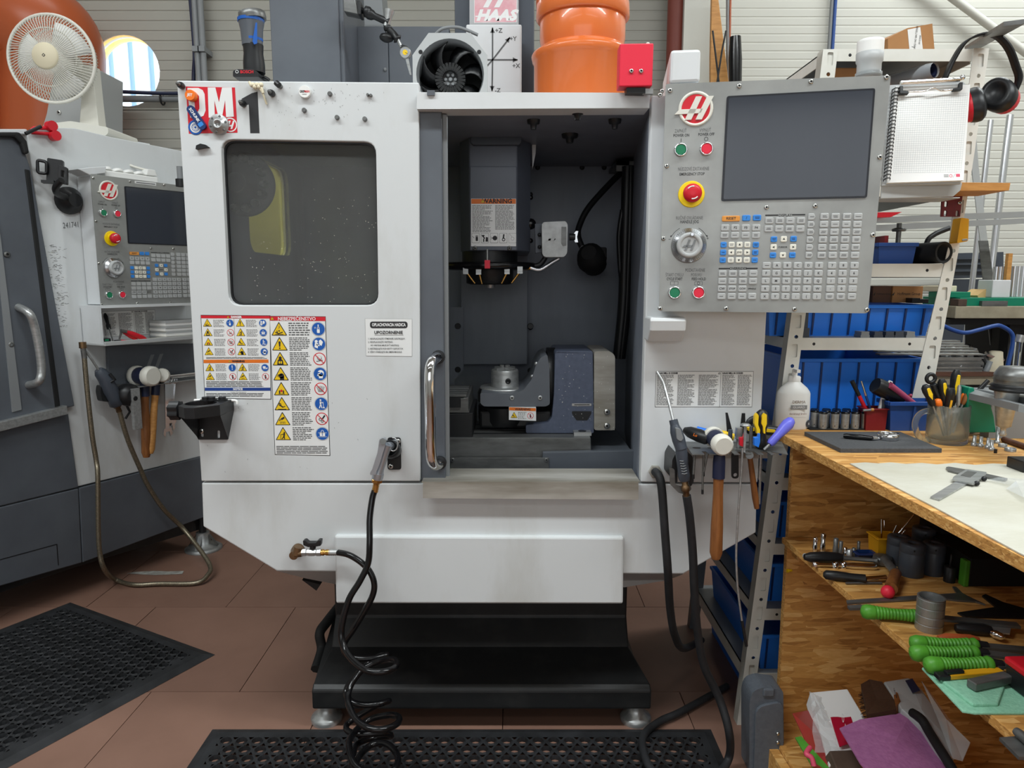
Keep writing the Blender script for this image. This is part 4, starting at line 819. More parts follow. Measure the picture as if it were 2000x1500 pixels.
c0,c1 = F.p(1279,795),F.p(1472,725); codes(mill,F,c0[0],c0[1],c1[0],c1[1],.0006)
b = MB(F,'steel_stain'); q = F.p(1279,920); b.lathe([(.02,0),(.02,.014),(.012,.015),(.012,.03)],6,T3(q[0],0,q[1])@RX(90),smooth=False); part('hose_port',b,mill)
# ---- front decals
def decal(name,pts,col,label,d=.0006,fr=F,rim=.0016):
    P = fr.P(pts); b = MB(fr,'text_dark'); b.prism(P,-d,0); cx = sum(p[0] for p in P)/len(P); cz = sum(p[1] for p in P)/len(P)
    b.m = col; b.sheet([(p[0]+(rim if p[0] < cx else -rim),p[1]+(rim if p[1] < cz else -rim)) for p in P],-d-.0004); return part(name,b,mill,label=label)
def band(b,fr,pts,m,d): b.m = m; b.sheet(fr.P(pts),-d)
dc = decal('warning_sheet',[(392,615),(528,616),(530,780),(400,778)],'decal','danger and warning sheet with rows of small pictograms')
b = MB(F); d = .0014
band(b,F,[(392.5,616),(527.5,617),(527.5,622),(393,621.5)],'red',d); band(b,F,[(398,702.5),(524.5,702),(525,708.5),(398,709)],'orange_band',d); band(b,F,[(400.5,757),(528.5,757),(528.5,763),(400.5,763)],'blue_band',d)
def tx(b,s,px,py,size,m,dd=.002,bold=.0004,sx=1.0,fr=F,align='CENTER'): b.m = m; q = fr.p(px,py); b.text(s,size,T3(q[0],-dd,q[1]),align,bold,sx)
tx(b,'DANGER',462,619.2,.0075,'text_white'); tx(b,'WARNING',466,705.5,.0075,'text_dark'); tx(b,'NOTICE',465,760,.0075,'text_white'); tx(b,'Coolant Tank Maintenance',466,765.5,.0042,'text_dark',bold=0)
for px,py in ((446,619.2),(449,705.5)): q = F.p(px,py); tri_sign(b,q[0],q[1],.007,.002)
K = [1,2,4,6,0,7,5,3]
for k in range(8):
    c,r = k//4,k % 4; x = 405.5+r*1.0+c*64; y = 632+r*18.6; q = F.p(x,y); tri_sign(b,q[0],q[1],.0262,d,K[k]); qa = F.p(x+44,y-1)
    ring_sign(b,qa[0],qa[1],.0102,d,[0,0,1,2,1,4,3,2][k],k in (1,2,3)); a0,a1 = F.p(x+11,y-8),F.p(x+34,y+7); para(b,F,a0[0],a0[1],a1[0],a1[1],6,d)
for k in range(4):
    c,r = k//2,k % 2; x = 410+r*1+c*64; y = 719+r*17.5; q = F.p(x,y); tri_sign(b,q[0],q[1],.0262,d,[7,6,7,6][k]); qa = F.p(x+44,y-1); ring_sign(b,qa[0],qa[1],.0102,d,[5,3,6,3][k],k in (1,3)); a0,a1 = F.p(x+11,y-8),F.p(x+34,y+6); para(b,F,a0[0],a0[1],a1[0],a1[1],6,d)
for y0,y1,n in ((697,701,2),(744,756,4),(767,775,3)): a0,a1 = F.p(403,y0),F.p(522,y1); para(b,F,a0[0],a0[1],a1[0],a1[1],n,d,'text_grey',.5,ragged=.3)
for x0,y0,x1,y1 in ((457,622,461,698),(463,709,464,743)): a0,a1 = F.p(x0,y0),F.p(x1,y1); b.m = 'text_mid'; b.bar(*a0,*a1,.001,-d)
part('print',b,dc)
dc = decal('warning_sheet',[(526,617),(636,618),(645,890),(537,888)],'decal','tall danger sheet with eight yellow triangles and round signs')
b = MB(F); band(b,F,[(526.6,617.8),(635.6,618.8),(636,627),(527,626)],'red',d); tx(b,'NEBEZPEČENSTVO',580,622.8,.0135,'text_white',bold=.0002,sx=.95); q = F.p(532,622.3); tri_sign(b,q[0],q[1],.011,.002)
for k in range(8):
    x = 545.5+k*1.15; y = 644+k*29.2; q = F.p(x,y+1.5); tri_sign(b,q[0],q[1],.046,d,[1,0,2,3,4,5,6,7][k]); qa = F.p(x+76.5,y-1.5); ring_sign(b,qa[0],qa[1],.0185,d,[0,1,0,2,1,3,2,4][k],k in (2,4,6)); a0,a1 = F.p(x+18,y-15),F.p(x+61,y+12); para(b,F,a0[0],a0[1],a1[0],a1[1],8 if k else 6,d,'text_grey',.5)
q = F.p(540,870); a1 = F.p(642,886); para(b,F,q[0],q[1],a1[0],a1[1],5,d,'text_grey',.5,ragged=.2); part('print',b,dc)
dc = decal('notice_sheet',[(713,622),(805,623),(805,696),(715,695)],'decal','white sheet with a black heading band',rim=.0004)
b = MB(F); b.m = 'text_dark'; q0,q1 = F.p(723,641),F.p(796,628); b.sheet(rrect(q0[0],q1[0],q0[1],q1[1],.007),-d)
tx(b,'OPLACHOVACIA HADICA',759.5,634.5,.0125,'text_white',bold=.0004,sx=.66); tx(b,'UPOZORNENIE',759,649.5,.0125,'text_dark',bold=.0003,sx=.95); q0,q1 = F.p(732,654.5),F.p(788,654.5); b.m = 'text_dark'; b.bar(*q0,*q1,.0009,-d)
for y,s,x in ((661.5,'1. NEOPLACHUJTE VÝMENNÍK NÁSTROJOV.',719),(668,'2. NEOPLACHUJTE VRETENO.',719),(674.5,'VO VRETENE MUSÍ BYŤ NÁSTROJ.',724),(681,'3. NESTRIEKAJTE POD KRYTY SUPORTOV.',719),(687.5,'4. VŽDY STRIEKAJTE IBA SMEROM DOLE.',719)): tx(b,s,x,y,.0066,'text_grey',bold=.0001,sx=.83,align='LEFT')
part('print',b,dc)
# model lettering, digit
b = MB(F); d = .0006; b.m = 'red'; b.prism(F.P([(363,169),(459,171),(464,259),(369,261)]),-d,0); ml = part('model_decal',b,mill,label='red square decal with white letters')
b = MB(F); b.m = 'decal'; q = F.p(388,200)
def letter(pts): b.sheet(F.P(pts),-.0012)
letter([(366,172),(388,172),(396,176),(400,184),(402,216),(398,226),(390,230),(372,230)]); b.m = 'red'; b.sheet(F.P([(379,183),(385,183),(389,188),(390,212),(387,218),(382,218)]),-.0016); b.m = 'decal'
letter([(406,171),(421,171),(428,200),(434,171),(453,171),(457,228),(442,229),(440,196),(434,229),(427,229),(419,196),(420,230),(408,230)])
q = F.p(450,244); b.ring(q[0],q[1],.019,.003,-.0012,24); [b.sheet([(q[0]+k-.005,q[1]-.011),(q[0]+k,q[1]-.011),(q[0]+k+.008,q[1]+.011),(q[0]+k+.003,q[1]+.011)],-.0012) for k in (-.006,.005)]; b.bar(q[0]-.017,q[1]-.004,q[0]+.006,q[1]-.002,.004,-.0014)
part('print',b,ml)
b = MB(F,'text_dark'); b.prism(F.P([(472,193),(492,182),(503,179),(507,260),(489,260),(486,204),(473,207)]),-d,0); part('digit_decal',b,mill,label='black digit one')
# magnets and badges stuck on the front, things of their own
def magnet(name,px,py,r,h,m,lab,cat='magnet',prof=None):
    q = F.p(px,py); t = thing(name,lab,cat,(q[0],D0,q[1])); b = MB(F,m); b.lathe(prof or [(r*.97,0),(r,h*.2),(r,h*.85),(r*.94,h)],28,T3(q[0],0,q[1])@RX(90)); part('disc',b,t); return t,q
t,q = magnet('magnet',377,189,.0145,.02,'orange_btn','orange round magnet stuck on the red lettered decal'); b = MB(F,'text_white'); b.text('JET',.010,T3(q[0],-.0204,q[1])@RY(6),bold=.0003); part('lettering',b,t)
t,q = magnet('magnet',597,181,.0165,.012,'plastic_white','white round magnet with red and grey lettering near the top edge'); b = MB(F,'text_dark'); b.text('GRIP',.0085,T3(q[0]-.0062,-.0124,q[1]),bold=.0003,sx=.75); b.m = 'red'; b.text('MAN',.0085,T3(q[0]+.007,-.0124,q[1]),bold=.0003,sx=.75); b.m = 'text_mid'; b.bar(q[0]-.006,q[1]-.007,q[0]+.006,q[1]-.007,.0014,-.0124); part('lettering',b,t)
t,q = magnet('steel_flange',429,244,.0275,.016,'steel','round steel flange with a ring of screws on the red decal','flange',[(.0275,0),(.0275,.009),(.026,.011),(.014,.0115),(.013,.017),(.008,.017),(.0075,.01),(0,.01)])
for k in range(6): a = radians(60*k+15); b = MB(F); screw(b,q[0]+.0215*cos(a),q[1]+.0215*sin(a),.0035,-.010,.002,'steel_dark'); part('screw',b,t)
t,q = magnet('sticker',382,249,.020,.0012,'blue_sign','round blue and white sticker under the blue tag','sticker'); b = MB(F,'decal'); b.disc(q[0],q[1],.0145,-.0016,24); b.m = 'blue_sign'; b.ring(q[0],q[1],.0105,.0012,-.002); b.disc(q[0],q[1],.003,-.002,10); [b.disc(q[0]+.007*cos(a),q[1]+.007*sin(a),.0012,-.002,8) for a in [k*pi/5 for k in range(10)]]; part('print',b,t)
q0,q1 = F.p(373,212),F.p(399,250); t = thing('tag','blue oblong tag with white lettering lying slanted on the decal','tag',(q0[0],D0,q1[1]))
K = T3((q0[0]+q1[0])/2,0,(q0[1]+q1[1])/2)@RY(math.degrees(atan2(q0[1]-q1[1],q1[0]-q0[0]))); L = .036
b = MB(F,'blue_dark'); b.prism(rrect(-L,L,-.0105,.0105,.0095,4),-.010,-.0016,M=K); part('body',b,t); b = MB(F,'text_white'); b.text('SCHUNK',.0105,K@T3(-.008,-.0104,0),bold=.0003); b.m = 'blue_key'; b.M = F.M@K; b.sheet(rrect(.016,.027,-.007,.007,.002),-.0104); part('lettering',b,t)
# ================================================================ the second milling machine standing at an angle on the left
FM = FR((-2.005,3.369,0),(.49,.872,0))
lm = thing('milling_machine','second white and grey milling machine standing at an angle beside the table fan','machine',(-2.3,3.6,0))
def pl(name,pts,m,y0,y1,parent=lm,bev=.004,d=0.0,**k):
    b = MB(FM,m); b.prism(FM.P(pts,d),y0,y1); return part(name,b,parent,bev,**k)
pl('white_panel',[(52,256),(100,249),(145,250),(220,268),(352,294),(400,305),(402,889),(150,951)],'white_grime',0,1.1)
pl('top_panel',[(-60,252),(52,252),(60,262),(-60,262)],'white',0,1.0)
pl('upper_cover',[(140,250),(250,252),(352,272),(352,345),(150,345)],'white',.25,1.0)
pl('sliding_door',[(-90,270),(40,268),(60,330),(146,793),(-60,842)],'grey',-.03,.02,d=.03)
dl = pl('door_seal',[(-90,258),(38,258),(52,275),(57,300),(47,302),(40,280),(28,268),(-90,268)],'black_matt',-.055,-.03,d=.05,bev=.008)
pl('door_edge',[(48,330),(58,332),(118,795),(108,797)],'black_matt',-.034,-.02,d=.032)
b = MB(FM,'grey_mid'); b.prism(FM.P([(-14,420),(-4,425),(42,800),(24,805)],.034),-.036,-.03); part('door_stile',b,lm)
hp = [FM.p(x,y,.08) for x,y in ((40,604),(52,612),(63,640),(73,690),(76,725),(70,745),(57,753))]
b = MB(FM,'steel'); b.tube(bez([(FM.p(36,600,.03)[0],-.03,FM.p(36,600,.03)[1])]+[(x,-.10,z) for x,z in hp[1:6]]+[(FM.p(56,752,.03)[0],-.03,FM.p(56,752,.03)[1])],6),.017,12); part('handle',b,lm,label='steel tube handle')
for px,py in ((13,497),(21,673)): b = MB(FM,'black'); q = FM.p(px,py,.03); screw(b,q[0],q[1],.013,-.03,.008,'steel_dark'); part('cap_screw',b,lm)
b = MB(FM,'steel'); b.prism(FM.P([(-120,855),(131,792),(133,809),(-120,874)],.06),-.06,.1); part('sill',b,lm,.002,label='stainless steel sill')
pl('front_skirt',[(-150,872),(131,806),(151,951),(-150,1024)],'grey',-.01,.05)
pl('lower_skirt',[(-150,1026),(151,953.5),(158,1098),(-150,1186)],'grey',-.01,.05)
pl('lower_skirt',[(152.5,953),(402,889),(406,1006),(159.5,1098)],'grey',-.01,1.1)
pl('kick_plate',[(-150,1186),(158,1098),(406,1006),(405,1034),(150,1112),(-150,1215)],'black_base',.03,1.05)
b = MB(FM,'black'); q = [FM.p(x,y,.011) for x,y in ((-10,1096),(111,1063),(114,1104))]; b.bar(*q[0],*q[1],.004,-.0112); b.bar(*q[1],*q[2],.004,-.0112); part('hatch_outline',b,lm)
for px,py in ((398,1072),):
    p = onZ(px,py,0); b = MB(m='cast_alu'); b.lathe([(.10,0),(.10,.01),(.085,.02),(.04,.035),(.036,.1)],24,T3(*p)); [b.add([(p.x+.035*cos(a+s),p.y+.035*sin(a+s),.09) for s in (-.3,.3)]+[(p.x+.085*cos(a+s*.5),p.y+.085*sin(a+s*.5),.018) for s in (-.3,.3)],[(0,1,3,2),(2,3,1,0)]) for a in (0,1.57,3.14,4.71)]; b.m = 'black'; b.cyl((p.x,p.y,.1),(p.x,p.y,.22),.02,n=10); part('levelling_foot',b,lm)
# rust and scratches stay in the paint; scribbled marks
b = MB(FM,'text_grey'); q = FM.p(138,440); b.text('241741',.036,T3(q[0],-.001,q[1])@RY(-8),sx=.7,shear=.2); q = FM.p(134,336); b.text('10-P3',.026,T3(q[0],-.001,q[1]),sx=.8); part('handwriting',b,lm)
# pendant of this machine
FLP = FR((-2.005+.872*.12,3.369-.49*.12,0),(.49,.872,0))
qa = FLP.p(195,598); pend = pendant(lm,FLP,qa[0],qa[1],False,.115)
b = MB(FLP,'white'); b.prism(FLP.P([(152,330),(174,327),(208,325),(206,338),(176,342)],-.0),.0,.10); part('pendant_cap',b,lm,.003)
b = MB(FLP,'decal'); b.sheet(FLP.P([(263,353),(305,357),(305,363),(263,358)],.001),-.001); b.m = 'text_grey'; a,c = FLP.p(266,356,.0015),FLP.p(303,360,.0015); b.bar(a[0],a[1],c[0],c[1],.004,-.0015); part('name_strip',b,lm)
# recessed tray box under the pendant
FT2 = FR((-2.005+.872*.15,3.369-.49*.15,0),(.49,.872,0))
def ft(x,y,d=0): return FT2.p(x,y,d)
x0,zb = ft(203,672); x1 = ft(400,655)[0]; zt = ft(203,602)[1]; dp = .20
b = MB(FT2,'white'); b.prism([ft(152,606,-.10),(x0,zt),(x0,zb),ft(152,668,-.10)],0,.012); vs = [ft(153,605,-.12),ft(153,667,-.12)]
b.v = []; b.f = []; b.fm = []; b.fs = []
b.box(x0-.012,x0,0,dp,zb,zt); tray = part('tray_side',b,lm,label='white side of the tray box')
b = MB(FT2,'white'); b.box(x0-.012,x1,.14,.15,zb,zt); part('tray_back',b,lm)
b = MB(FT2,'grey_light'); b.box(x0-.012,x1,-.02,.15,zb-.008,zb); b.box(x0-.012,x1,-.028,-.02,zb-.008,zb+.012); part('tray_floor',b,lm,.002)
b = MB(FT2,'white'); b.box(x0-.012,x1,0,.15,zt,zt+.012); part('tray_top',b,lm)
fr = FR(FT2.o+FT2.y*.139,FT2.x); codes(lm,fr,x0+.01,zb+.02,x0+.36,zt-.02,.0005)
b = MB(FM,'grey'); q = FM.P([(210,676),(400,670),(400,740),(213,752)],.02); b.prism(q,-.02,-.001); hpnl = part('chip_guard',b,lm,.002)
b = MB(FM,'grey_mid'); a = FM.p(296,712,.021); [b.sheet([(a[0]+k,a[1]-.03),(a[0]+k+.02,a[1]-.03),(a[0]+k+.06,a[1]+.05),(a[0]+k+.04,a[1]+.05)],-.0212) for k in (-.04,.01)]; part('emblem_print',b,hpnl)
# ---------------- loose things on and around it
TT = 'tool tray of the left machine'
def FTp(px,py,d): q = FT2.p(px,py,d); return (q[0],-d,q[1])
b = MB(FT2,'paper'); zz = zb
for k in range(7):
    q0,q1 = FT2.p(303+rnd.uniform(-1,1),655,-.09),FT2.p(395,650,-.09); b.m = 'paper' if k % 2 else 'grey_light'; b.box(q0[0],q1[0],-.0+rnd.uniform(0,.006),.13,zz,zz+.0125); zz += .013
single('paper_stack',b,'stack of white booklets lying at the right end of the tray under the left pendant','papers')
b = MB(FT2,'cream'); q = FT2.p(250,664,-.03); b.prism([(q[0],zb+.001),(q[0]+.32,zb+.001),(q[0]+.32,zb+.007),(q[0]+.1,zb+.004)],-.01,.08); single('notebook',b,'cream notebook lying flat in the tray under the red pliers','notebook')
b = MB(FT2,'steel_dark'); a = [FTp(236,646,-.02),FTp(247,648,-.02),FTp(285,662,-.02)]; b.cyl(a[0],a[1],.008,n=8); b.cyl(FTp(238,645,-.02),FTp(233,662,-.03),.006,.004,8); b.m = 'red'; b.turn(a[1],a[2],[(.008,0),(.013,.3),(.012,.8),(.006,1)],10); b.turn(FTp(242,649,-.03),FTp(268,664,-.03),[(.008,0),(.011,.5),(.006,1)],8); single('pliers',b,'pliers with red handles leaning in the tray of the left machine','pliers')
b = MB(FT2,'black'); b.turn(FTp(224,668,-.0),FTp(236,667,-.0),[(.009,0),(.010,.9),(.007,1)],10); b.m = 'red'; b.turn(FTp(236,667,-.0),FTp(254,668,-.0),[(.009,0),(.009,.6),(.004,1)],10); single('marker_pen',b,'red marker pen with a black cap lying at the front of the tray','pen')
t = thing('grease_gun','slim metal oil pen leaning upright in the corner of the tray','oiler',FT2.M@V((ft(222,668)[0],.0,zb)))
b = MB(FT2,'steel_dark'); b.turn(FTp(221,668,-.03),FTp(213,640,-.08),[(.003,0),(.003,.9),(.006,1)],8); b.m = 'black'; b.turn(FTp(213,642,-.08),FTp(205,612,-.12),[(.010,0),(.010,.25),(.007,.3),(.010,.8),(.004,1)],10); part('body',b,t)
b = MB(FT2,'black'); b.box(ft(204,668)[0],ft(218,668)[0],.005,.04,zb,zb+.024); b.m = 'green'; b.sheet([ft(206,668,0)[:1]+(zb+.013,),ft(214,668)[:1]+(zb+.013,),ft(214,668)[:1]+(zb+.021,),ft(206,668)[:1]+(zb+.021,)],.0045); single('battery_box',b,'small black box with a green mark at the left end of the tray','box')
# table fan on top
zt0 = FM.p(100,250)[1]
fb = FM.M@V((FM.p(160,250)[0]+.12,.28,zt0)); ft_ = thing('table_fan','off white table fan with a round wire cage on the left machine','fan',fb)
Yf = fb.y; FF = FR((0,Yf,0)); c = FF.p(160,245)
b = MB(FF,'offwhite'); b.prism(rpoly(FF.P([(92,244),(142,238),(215,250),(216,262),(210,267),(140,262)]),.01,2),-.02,.26); part('base',b,ft_,.006)
b = MB(FF,'offwhite'); vs = FF.P([(143,242),(182,246),(176,196),(168,120),(148,120),(146,200)]); b.prism(rpoly(vs,.01,2),.05,.12); part('stand',b,ft_,.012)
hubp = onY(101,115,Yf-.06); ax = nz(V((-.25,-1,.0))@Matrix.Rotation(0,3,'Z')); ax = nz((0.06,-1,-.03)); A = axisM(hubp,ax)
Rf = 74/1390*(hubp.y*1.04)
def fanpt(r,z,a): return A@V((r*cos(a),r*sin(a),z))
b = MB(m='offwhite'); b.tube([fanpt(Rf,0,2*pi*k/48) for k in range(48)],.008,8,closed=True); b.tube([fanpt(Rf*.66,.032,2*pi*k/48) for k in range(48)],.003,6,closed=True); b.tube([fanpt(Rf*.8,-.075,2*pi*k/48) for k in range(48)],.003,6,closed=True); part('cage_rim',b,ft_)
b = MB(m='offwhite')
for k in range(84):
    a = 2*pi*k/84; b.tube([fanpt(Rf*.27,.052,a),fanpt(Rf*.6,.044,a+.12),fanpt(Rf*.88,.024,a+.2),fanpt(Rf,.0,a+.22)],.0019,4,cap=False)
    b.tube([fanpt(Rf,.0,a),fanpt(Rf*.95,-.05,a-.05),fanpt(Rf*.6,-.085,a-.1),fanpt(Rf*.25,-.09,a-.2)],.0016,4,cap=False)
part('wire_cage',b,ft_,kind='stuff')
b = MB(A,'cream'); b.lathe([(Rf*.3,.04),(Rf*.3,.056),(Rf*.27,.064),(0,.066)],32); part('front_cap',b,ft_,label='round cream cap')
b = MB(A,'text_dark'); [b.add([(x-.006,y-.006,.0668),(x+.006,y-.006,.0668),(x+.006,y+.006,.0668),(x-.006,y+.006,.0668)],[(0,1,2,3)]) for x,y in ((0,0),)]; b.m = 'cream'; b.add([(-.003,-.003,.0672),(.003,-.003,.0672),(.003,.003,.0672),(-.003,.003,.0672)],[(0,1,2,3)]); part('emblem',b,ft_)
for k in range(3):
    b = MB(A,'plastic_white'); a0 = 2*pi*k/3+.5; vs = []; n = 7
    for i in range(n):
        for r,tw in ((.05,1),(Rf*.55,.8),(Rf*.86,.5)): t_ = i/(n-1); a = a0+t_*(1.25 if r < .1 else 1.2); vs.append((r*cos(a),r*sin(a),-.045+.05*t_*tw))
    b.add(vs,[(3*i+j,3*i+3+j,3*i+4+j,3*i+1+j) for i in range(n-1) for j in range(2)],True); o = part('blade',b,ft_); m_ = o.modifiers.new('t','SOLIDIFY'); m_.thickness = .003
b = MB(A,'offwhite'); b.lathe([(.03,-.02),(.05,-.06),(.065,-.1),(.065,-.17),(.05,-.21),(0,-.215)],20); part('motor',b,ft_)
b = MB(m='offwhite'); b.cyl(A@V((0,0,-.13)),V((FF.p(158,125)[0],Yf+.085,FF.p(158,140)[1])),.03,n=12); part('neck',b,ft_)
# grey cabinet and orange-brown duct behind
FC = FY(4.05); b = MB(FC,'grey_light'); b.prism(FC.P([(34,121),(182,130),(182,300),(40,300)]),0,.3); cb = thing('column_cover','tall light grey sheet metal cover behind the table fan','cabinet',(FC.p(100,300)[0],4.05,1.4)); part('body',b,cb,.004)
b = MB(FC); q = FC.p(116,220); screw(b,q[0],q[1],.012,0,.008); part('screw',b,cb); b = MB(FC,'grey_light'); b.box(FC.p(40,300)[0],FC.p(182,300)[0],0,.3,.0,FC.p(100,300)[1]); part('lower_body',b,cb)
b = MB(m='orange_dark'); c0 = onY(60,95,4.25); b.tube(bez([onY(-60,250,4.2),onY(-55,120,4.22),onY(-20,60,4.22),onY(40,45,4.22),onY(95,75,4.22),onY(105,130,4.26),onY(105,300,4.3)],6),.26,24); single('duct_elbow',b,'large orange brown plastic pipe bend behind the table fan','pipe')
# things stuck on the white panel
t = thing('hinge_clamp','small red jointed clamp stuck on the upper corner of the left machine','clamp',FM.M@V((*FM.p(80,260)[:1],-.02,FM.p(80,260)[1])))
b = MB(FM,'red'); z_ = .03
def fm(x,y,d): q = FM.p(x,y,d); return (q[0],-d,q[1])
b.tube(rp_ := [fm(62,253,.02),fm(62,259,.02),fm(98,262,.02),fm(103,256,.02),fm(98,250,.02),fm(66,250,.02)],.008,8,closed=True); part('frame',b,t)
b = MB(FM,'red'); [b.lathe([(.022,0),(.022,.03)],14,T3(*fm(x,y,.015))@RX(90)) for x,y in ((96,247),(103,266))]; part('boss',b,t)
b = MB(FM,'black'); b.cyl(fm(50,261,.05),fm(80,247,.05),.008,n=8); part('lever',b,t)
t = thing('phone_holder','black phone holder on a suction cup arm stuck to the left machine','holder',FM.M@V((FM.p(133,395)[0],0,FM.p(133,395)[1])))
b = MB(FM,'black'); b.lathe([(.062,0),(.06,.02),(.04,.045),(.03,.06)],20,T3(*fm(133,392,0))@RX(90)); part('suction_cup',b,t)
b = MB(FM,'black'); b.tube(bez([fm(128,385,.06),fm(112,378,.12),fm(109,366,.16),fm(120,352,.2)]),.014,10); part('arm',b,t)
FH2 = FR(FM.o-FM.y*.2,(.93,.36,0)); b = MB(FH2,'black'); b.prism(rpoly(FH2.P([(92,308),(123,313),(123,358),(90,353)]),.005,2),0,.03); part('cradle',b,t,.003)
b = MB(FH2,'black'); h1,h2 = FH2.p(116,338),FH2.p(120,345); b.prism(rpoly(FH2.P([(114,322),(131,327),(131,360),(113,357)],.03),.004,2),-.03,0,holes=[rpoly(FH2.P([(119,332),(126,334),(126,347),(119,345)],.03),.003,2)]); part('clamp_block',b,t,.002)
b = MB(FH2,'black'); b.tube([(x,-.01,z) for x,z in rpoly(FH2.P([(74,313),(92,317),(92,340),(75,338)]),.01,3)],.007,6,closed=True); part('grip',b,t)
b = MB(FH2,'black'); b.box(*[FH2.p(83,355)[0],FH2.p(108,355)[0]],-.03,.02,FH2.p(90,358)[1],FH2.p(90,353)[1]); part('foot_rest',b,t)
# socket strip and its cable on the pendant
FE = FR(FLP.o+FLP.y*.03,FLP.x); t = thing('socket_strip','white extension socket strip lying on top of the left pendant','extension lead',FE.M@V((FE.p(208,345)[0],0,FE.p(208,345)[1])))
e0,e1 = FE.p(206,345),FE.p(310,358); b = MB(FE,'plastic_white'); b.prism([(e0[0],e0[1]-.01),(e1[0],e0[1]-.01),(e1[0],e0[1]+.03),(e0[0],e0[1]+.03)],0,.07); part('body',b,t,.006)
for k in range(5): b = MB(FE,'plastic_white'); x = lerp(e0[0],e1[0],(k+.5)/5); b.lathe([(.026,0),(.026,.012),(.022,.012),(.02,.004),(0,.004)],18,T3(x,.035,e0[1]+.03)@RX(-20)); part('socket',b,t)
b = MB(FE,'plastic_white'); x = lerp(e0[0],e1[0],.9); b.prism([(x-.03,e0[1]+.035),(x+.03,e0[1]+.035),(x+.02,e0[1]+.065),(x-.02,e0[1]+.065)],.01,.06); part('plug',b,t,.004)
b = MB(FE,'offwhite'); b.tube(bez([(x,.03,e0[1]+.06),fe(275,318) if False else (FE.p(275,318)[0],.1,FE.p(275,318)[1]),(FE.p(262,290)[0],.2,FE.p(262,290)[1]),(FE.p(250,276)[0],.28,FE.p(250,276)[1]),(FE.p(228,271)[0],.32,FE.p(228,271)[1])]),.006,6); b.tube(bez([(FE.p(228,271)[0],.32,FE.p(228,271)[1]),(FE.p(250,273)[0],.3,FE.p(250,273)[1]),(FE.p(285,289)[0],.25,FE.p(285,289)[1]),(FE.p(306,290)[0],.24,FE.p(306,290)[1]),(FE.p(304,285)[0],.25,FE.p(304,285)[1]),(FE.p(280,281)[0],.28,FE.p(280,281)[1])]),.006,6); part('cord',b,t)
# air gun hanging with its braided hose
FG = FR(FM.o-FM.y*.09,FM.x)
def g3(x,y,d=0.0): q = FG.p(x,y,d); return (q[0],-d,q[1])
t = thing('air_gun','grey air gun with a thin bent nozzle hanging on the left machine','air gun',FG.M@V(g3(215,780)))
b = MB(FG,'steel'); b.tube([g3(158,682),g3(168,687),g3(180,703),g3(194,725)],.006,8); part('nozzle',b,t,label='thin steel nozzle')
b = MB(FG,'grey_dark'); b.turn(g3(192,722),g3(212,748),[(.018,0),(.028,.2),(.034,1)],12); b.turn(g3(205,740),g3(230,792),[(.03,0),(.036,.4),(.032,.7),(.034,.95),(.024,1)],12); part('body',b,t)
b = MB(FG,'black'); b.prism(rpoly([g3(198,752,.0)[::2],g3(206,754)[::2],g3(222,786)[::2],g3(200,784)[::2],g3(196,765)[::2]],.01,3),.0,.04); part('cradle',b,t,.005)
b = MB(FG,'black'); b.tube([g3(214,730,.03),g3(225,742,.04),g3(216,746,.03)],.007,6); part('trigger',b,t)
b = MB(FG,'brass_dull'); b.turn(g3(227,789),g3(233,804),[(.018,0),(.018,.4),(.012,.5),(.014,1)],8); part('fitting',b,t,label='brass fitting')
b = MB(m='braid'); hp = [FG.M@V(g3(*p)) for p in ((233,803),(250,860),(275,918),(290,950),(320,995),(360,1035))]+[onZ(408,1100,.06),onZ(404,1125,.03),onZ(380,1139,.014),onZ(310,1140,.014),onZ(262,1142,.014),onZ(225,1132,.02)]
hp += [FG.M@V(g3(*p,.02)) for p in ((204,1112),(195,1080),(192,1030),(191,930))]+[FG.M@V(g3(188,900)),FG.M@V(g3(180,850)),FG.M@V(g3(170,760)),FG.M@V(g3(164,690))]; b.tube(bez(hp,6),.0115,8); part('hose',b,t,label='braided steel hose')
b = MB(FG,'steel_dark'); b.cyl(g3(165,700),g3(162,678),.012,n=8); b.m = 'brass_dull'; b.cyl(g3(162,680),g3(161,668),.016,n=6); part('swivel',b,t)
# tool holder plate with hammers, wrenches, horn
FK = FR(FM.o-FM.y*.06,FM.x); kz = FK.p(300,748)[1]
t = thing('tool_rack','thin steel tool holder plate on the left machine carrying hammers and spanners','rack',FM.M@V((FM.p(300,748)[0],0,kz)))
b = MB(FM,'steel'); b.box(FM.p(213,745)[0],FM.p(402,740)[0],-.12,0,kz-.004,kz); part('plate',b,t,.001)
b = MB(FM,'steel'); b.box(FK.p(232,750)[0],FK.p(248,750)[0],-.16,-.14,kz-.20,kz); b.box(FK.p(232,750)[0],FK.p(248,750)[0],-.14,-.1,kz-.004,kz); b.m = 'black'; q = FK.p(240,775); b.lathe([(.012,0),(.01,.002)],10,T3(q[0],-.16,q[1])@RX(90)); part('bracket',b,t,.002)
b = MB(FM,'black'); q = FK.p(258,772,.08); b.lathe([(.05,0),(.056,.03),(.05,.06),(.03,.07)],20,T3(q[0],-.08,q[1])@RX(90)); b.tube([(q[0],-.08,q[1]-.04),(q[0]+.02,-.08,q[1]-.09),(q[0]-.005,-.08,q[1]-.12)],.006,6); h = single('horn',b,'round black horn with a short cable on the steel bracket of the left machine','horn')
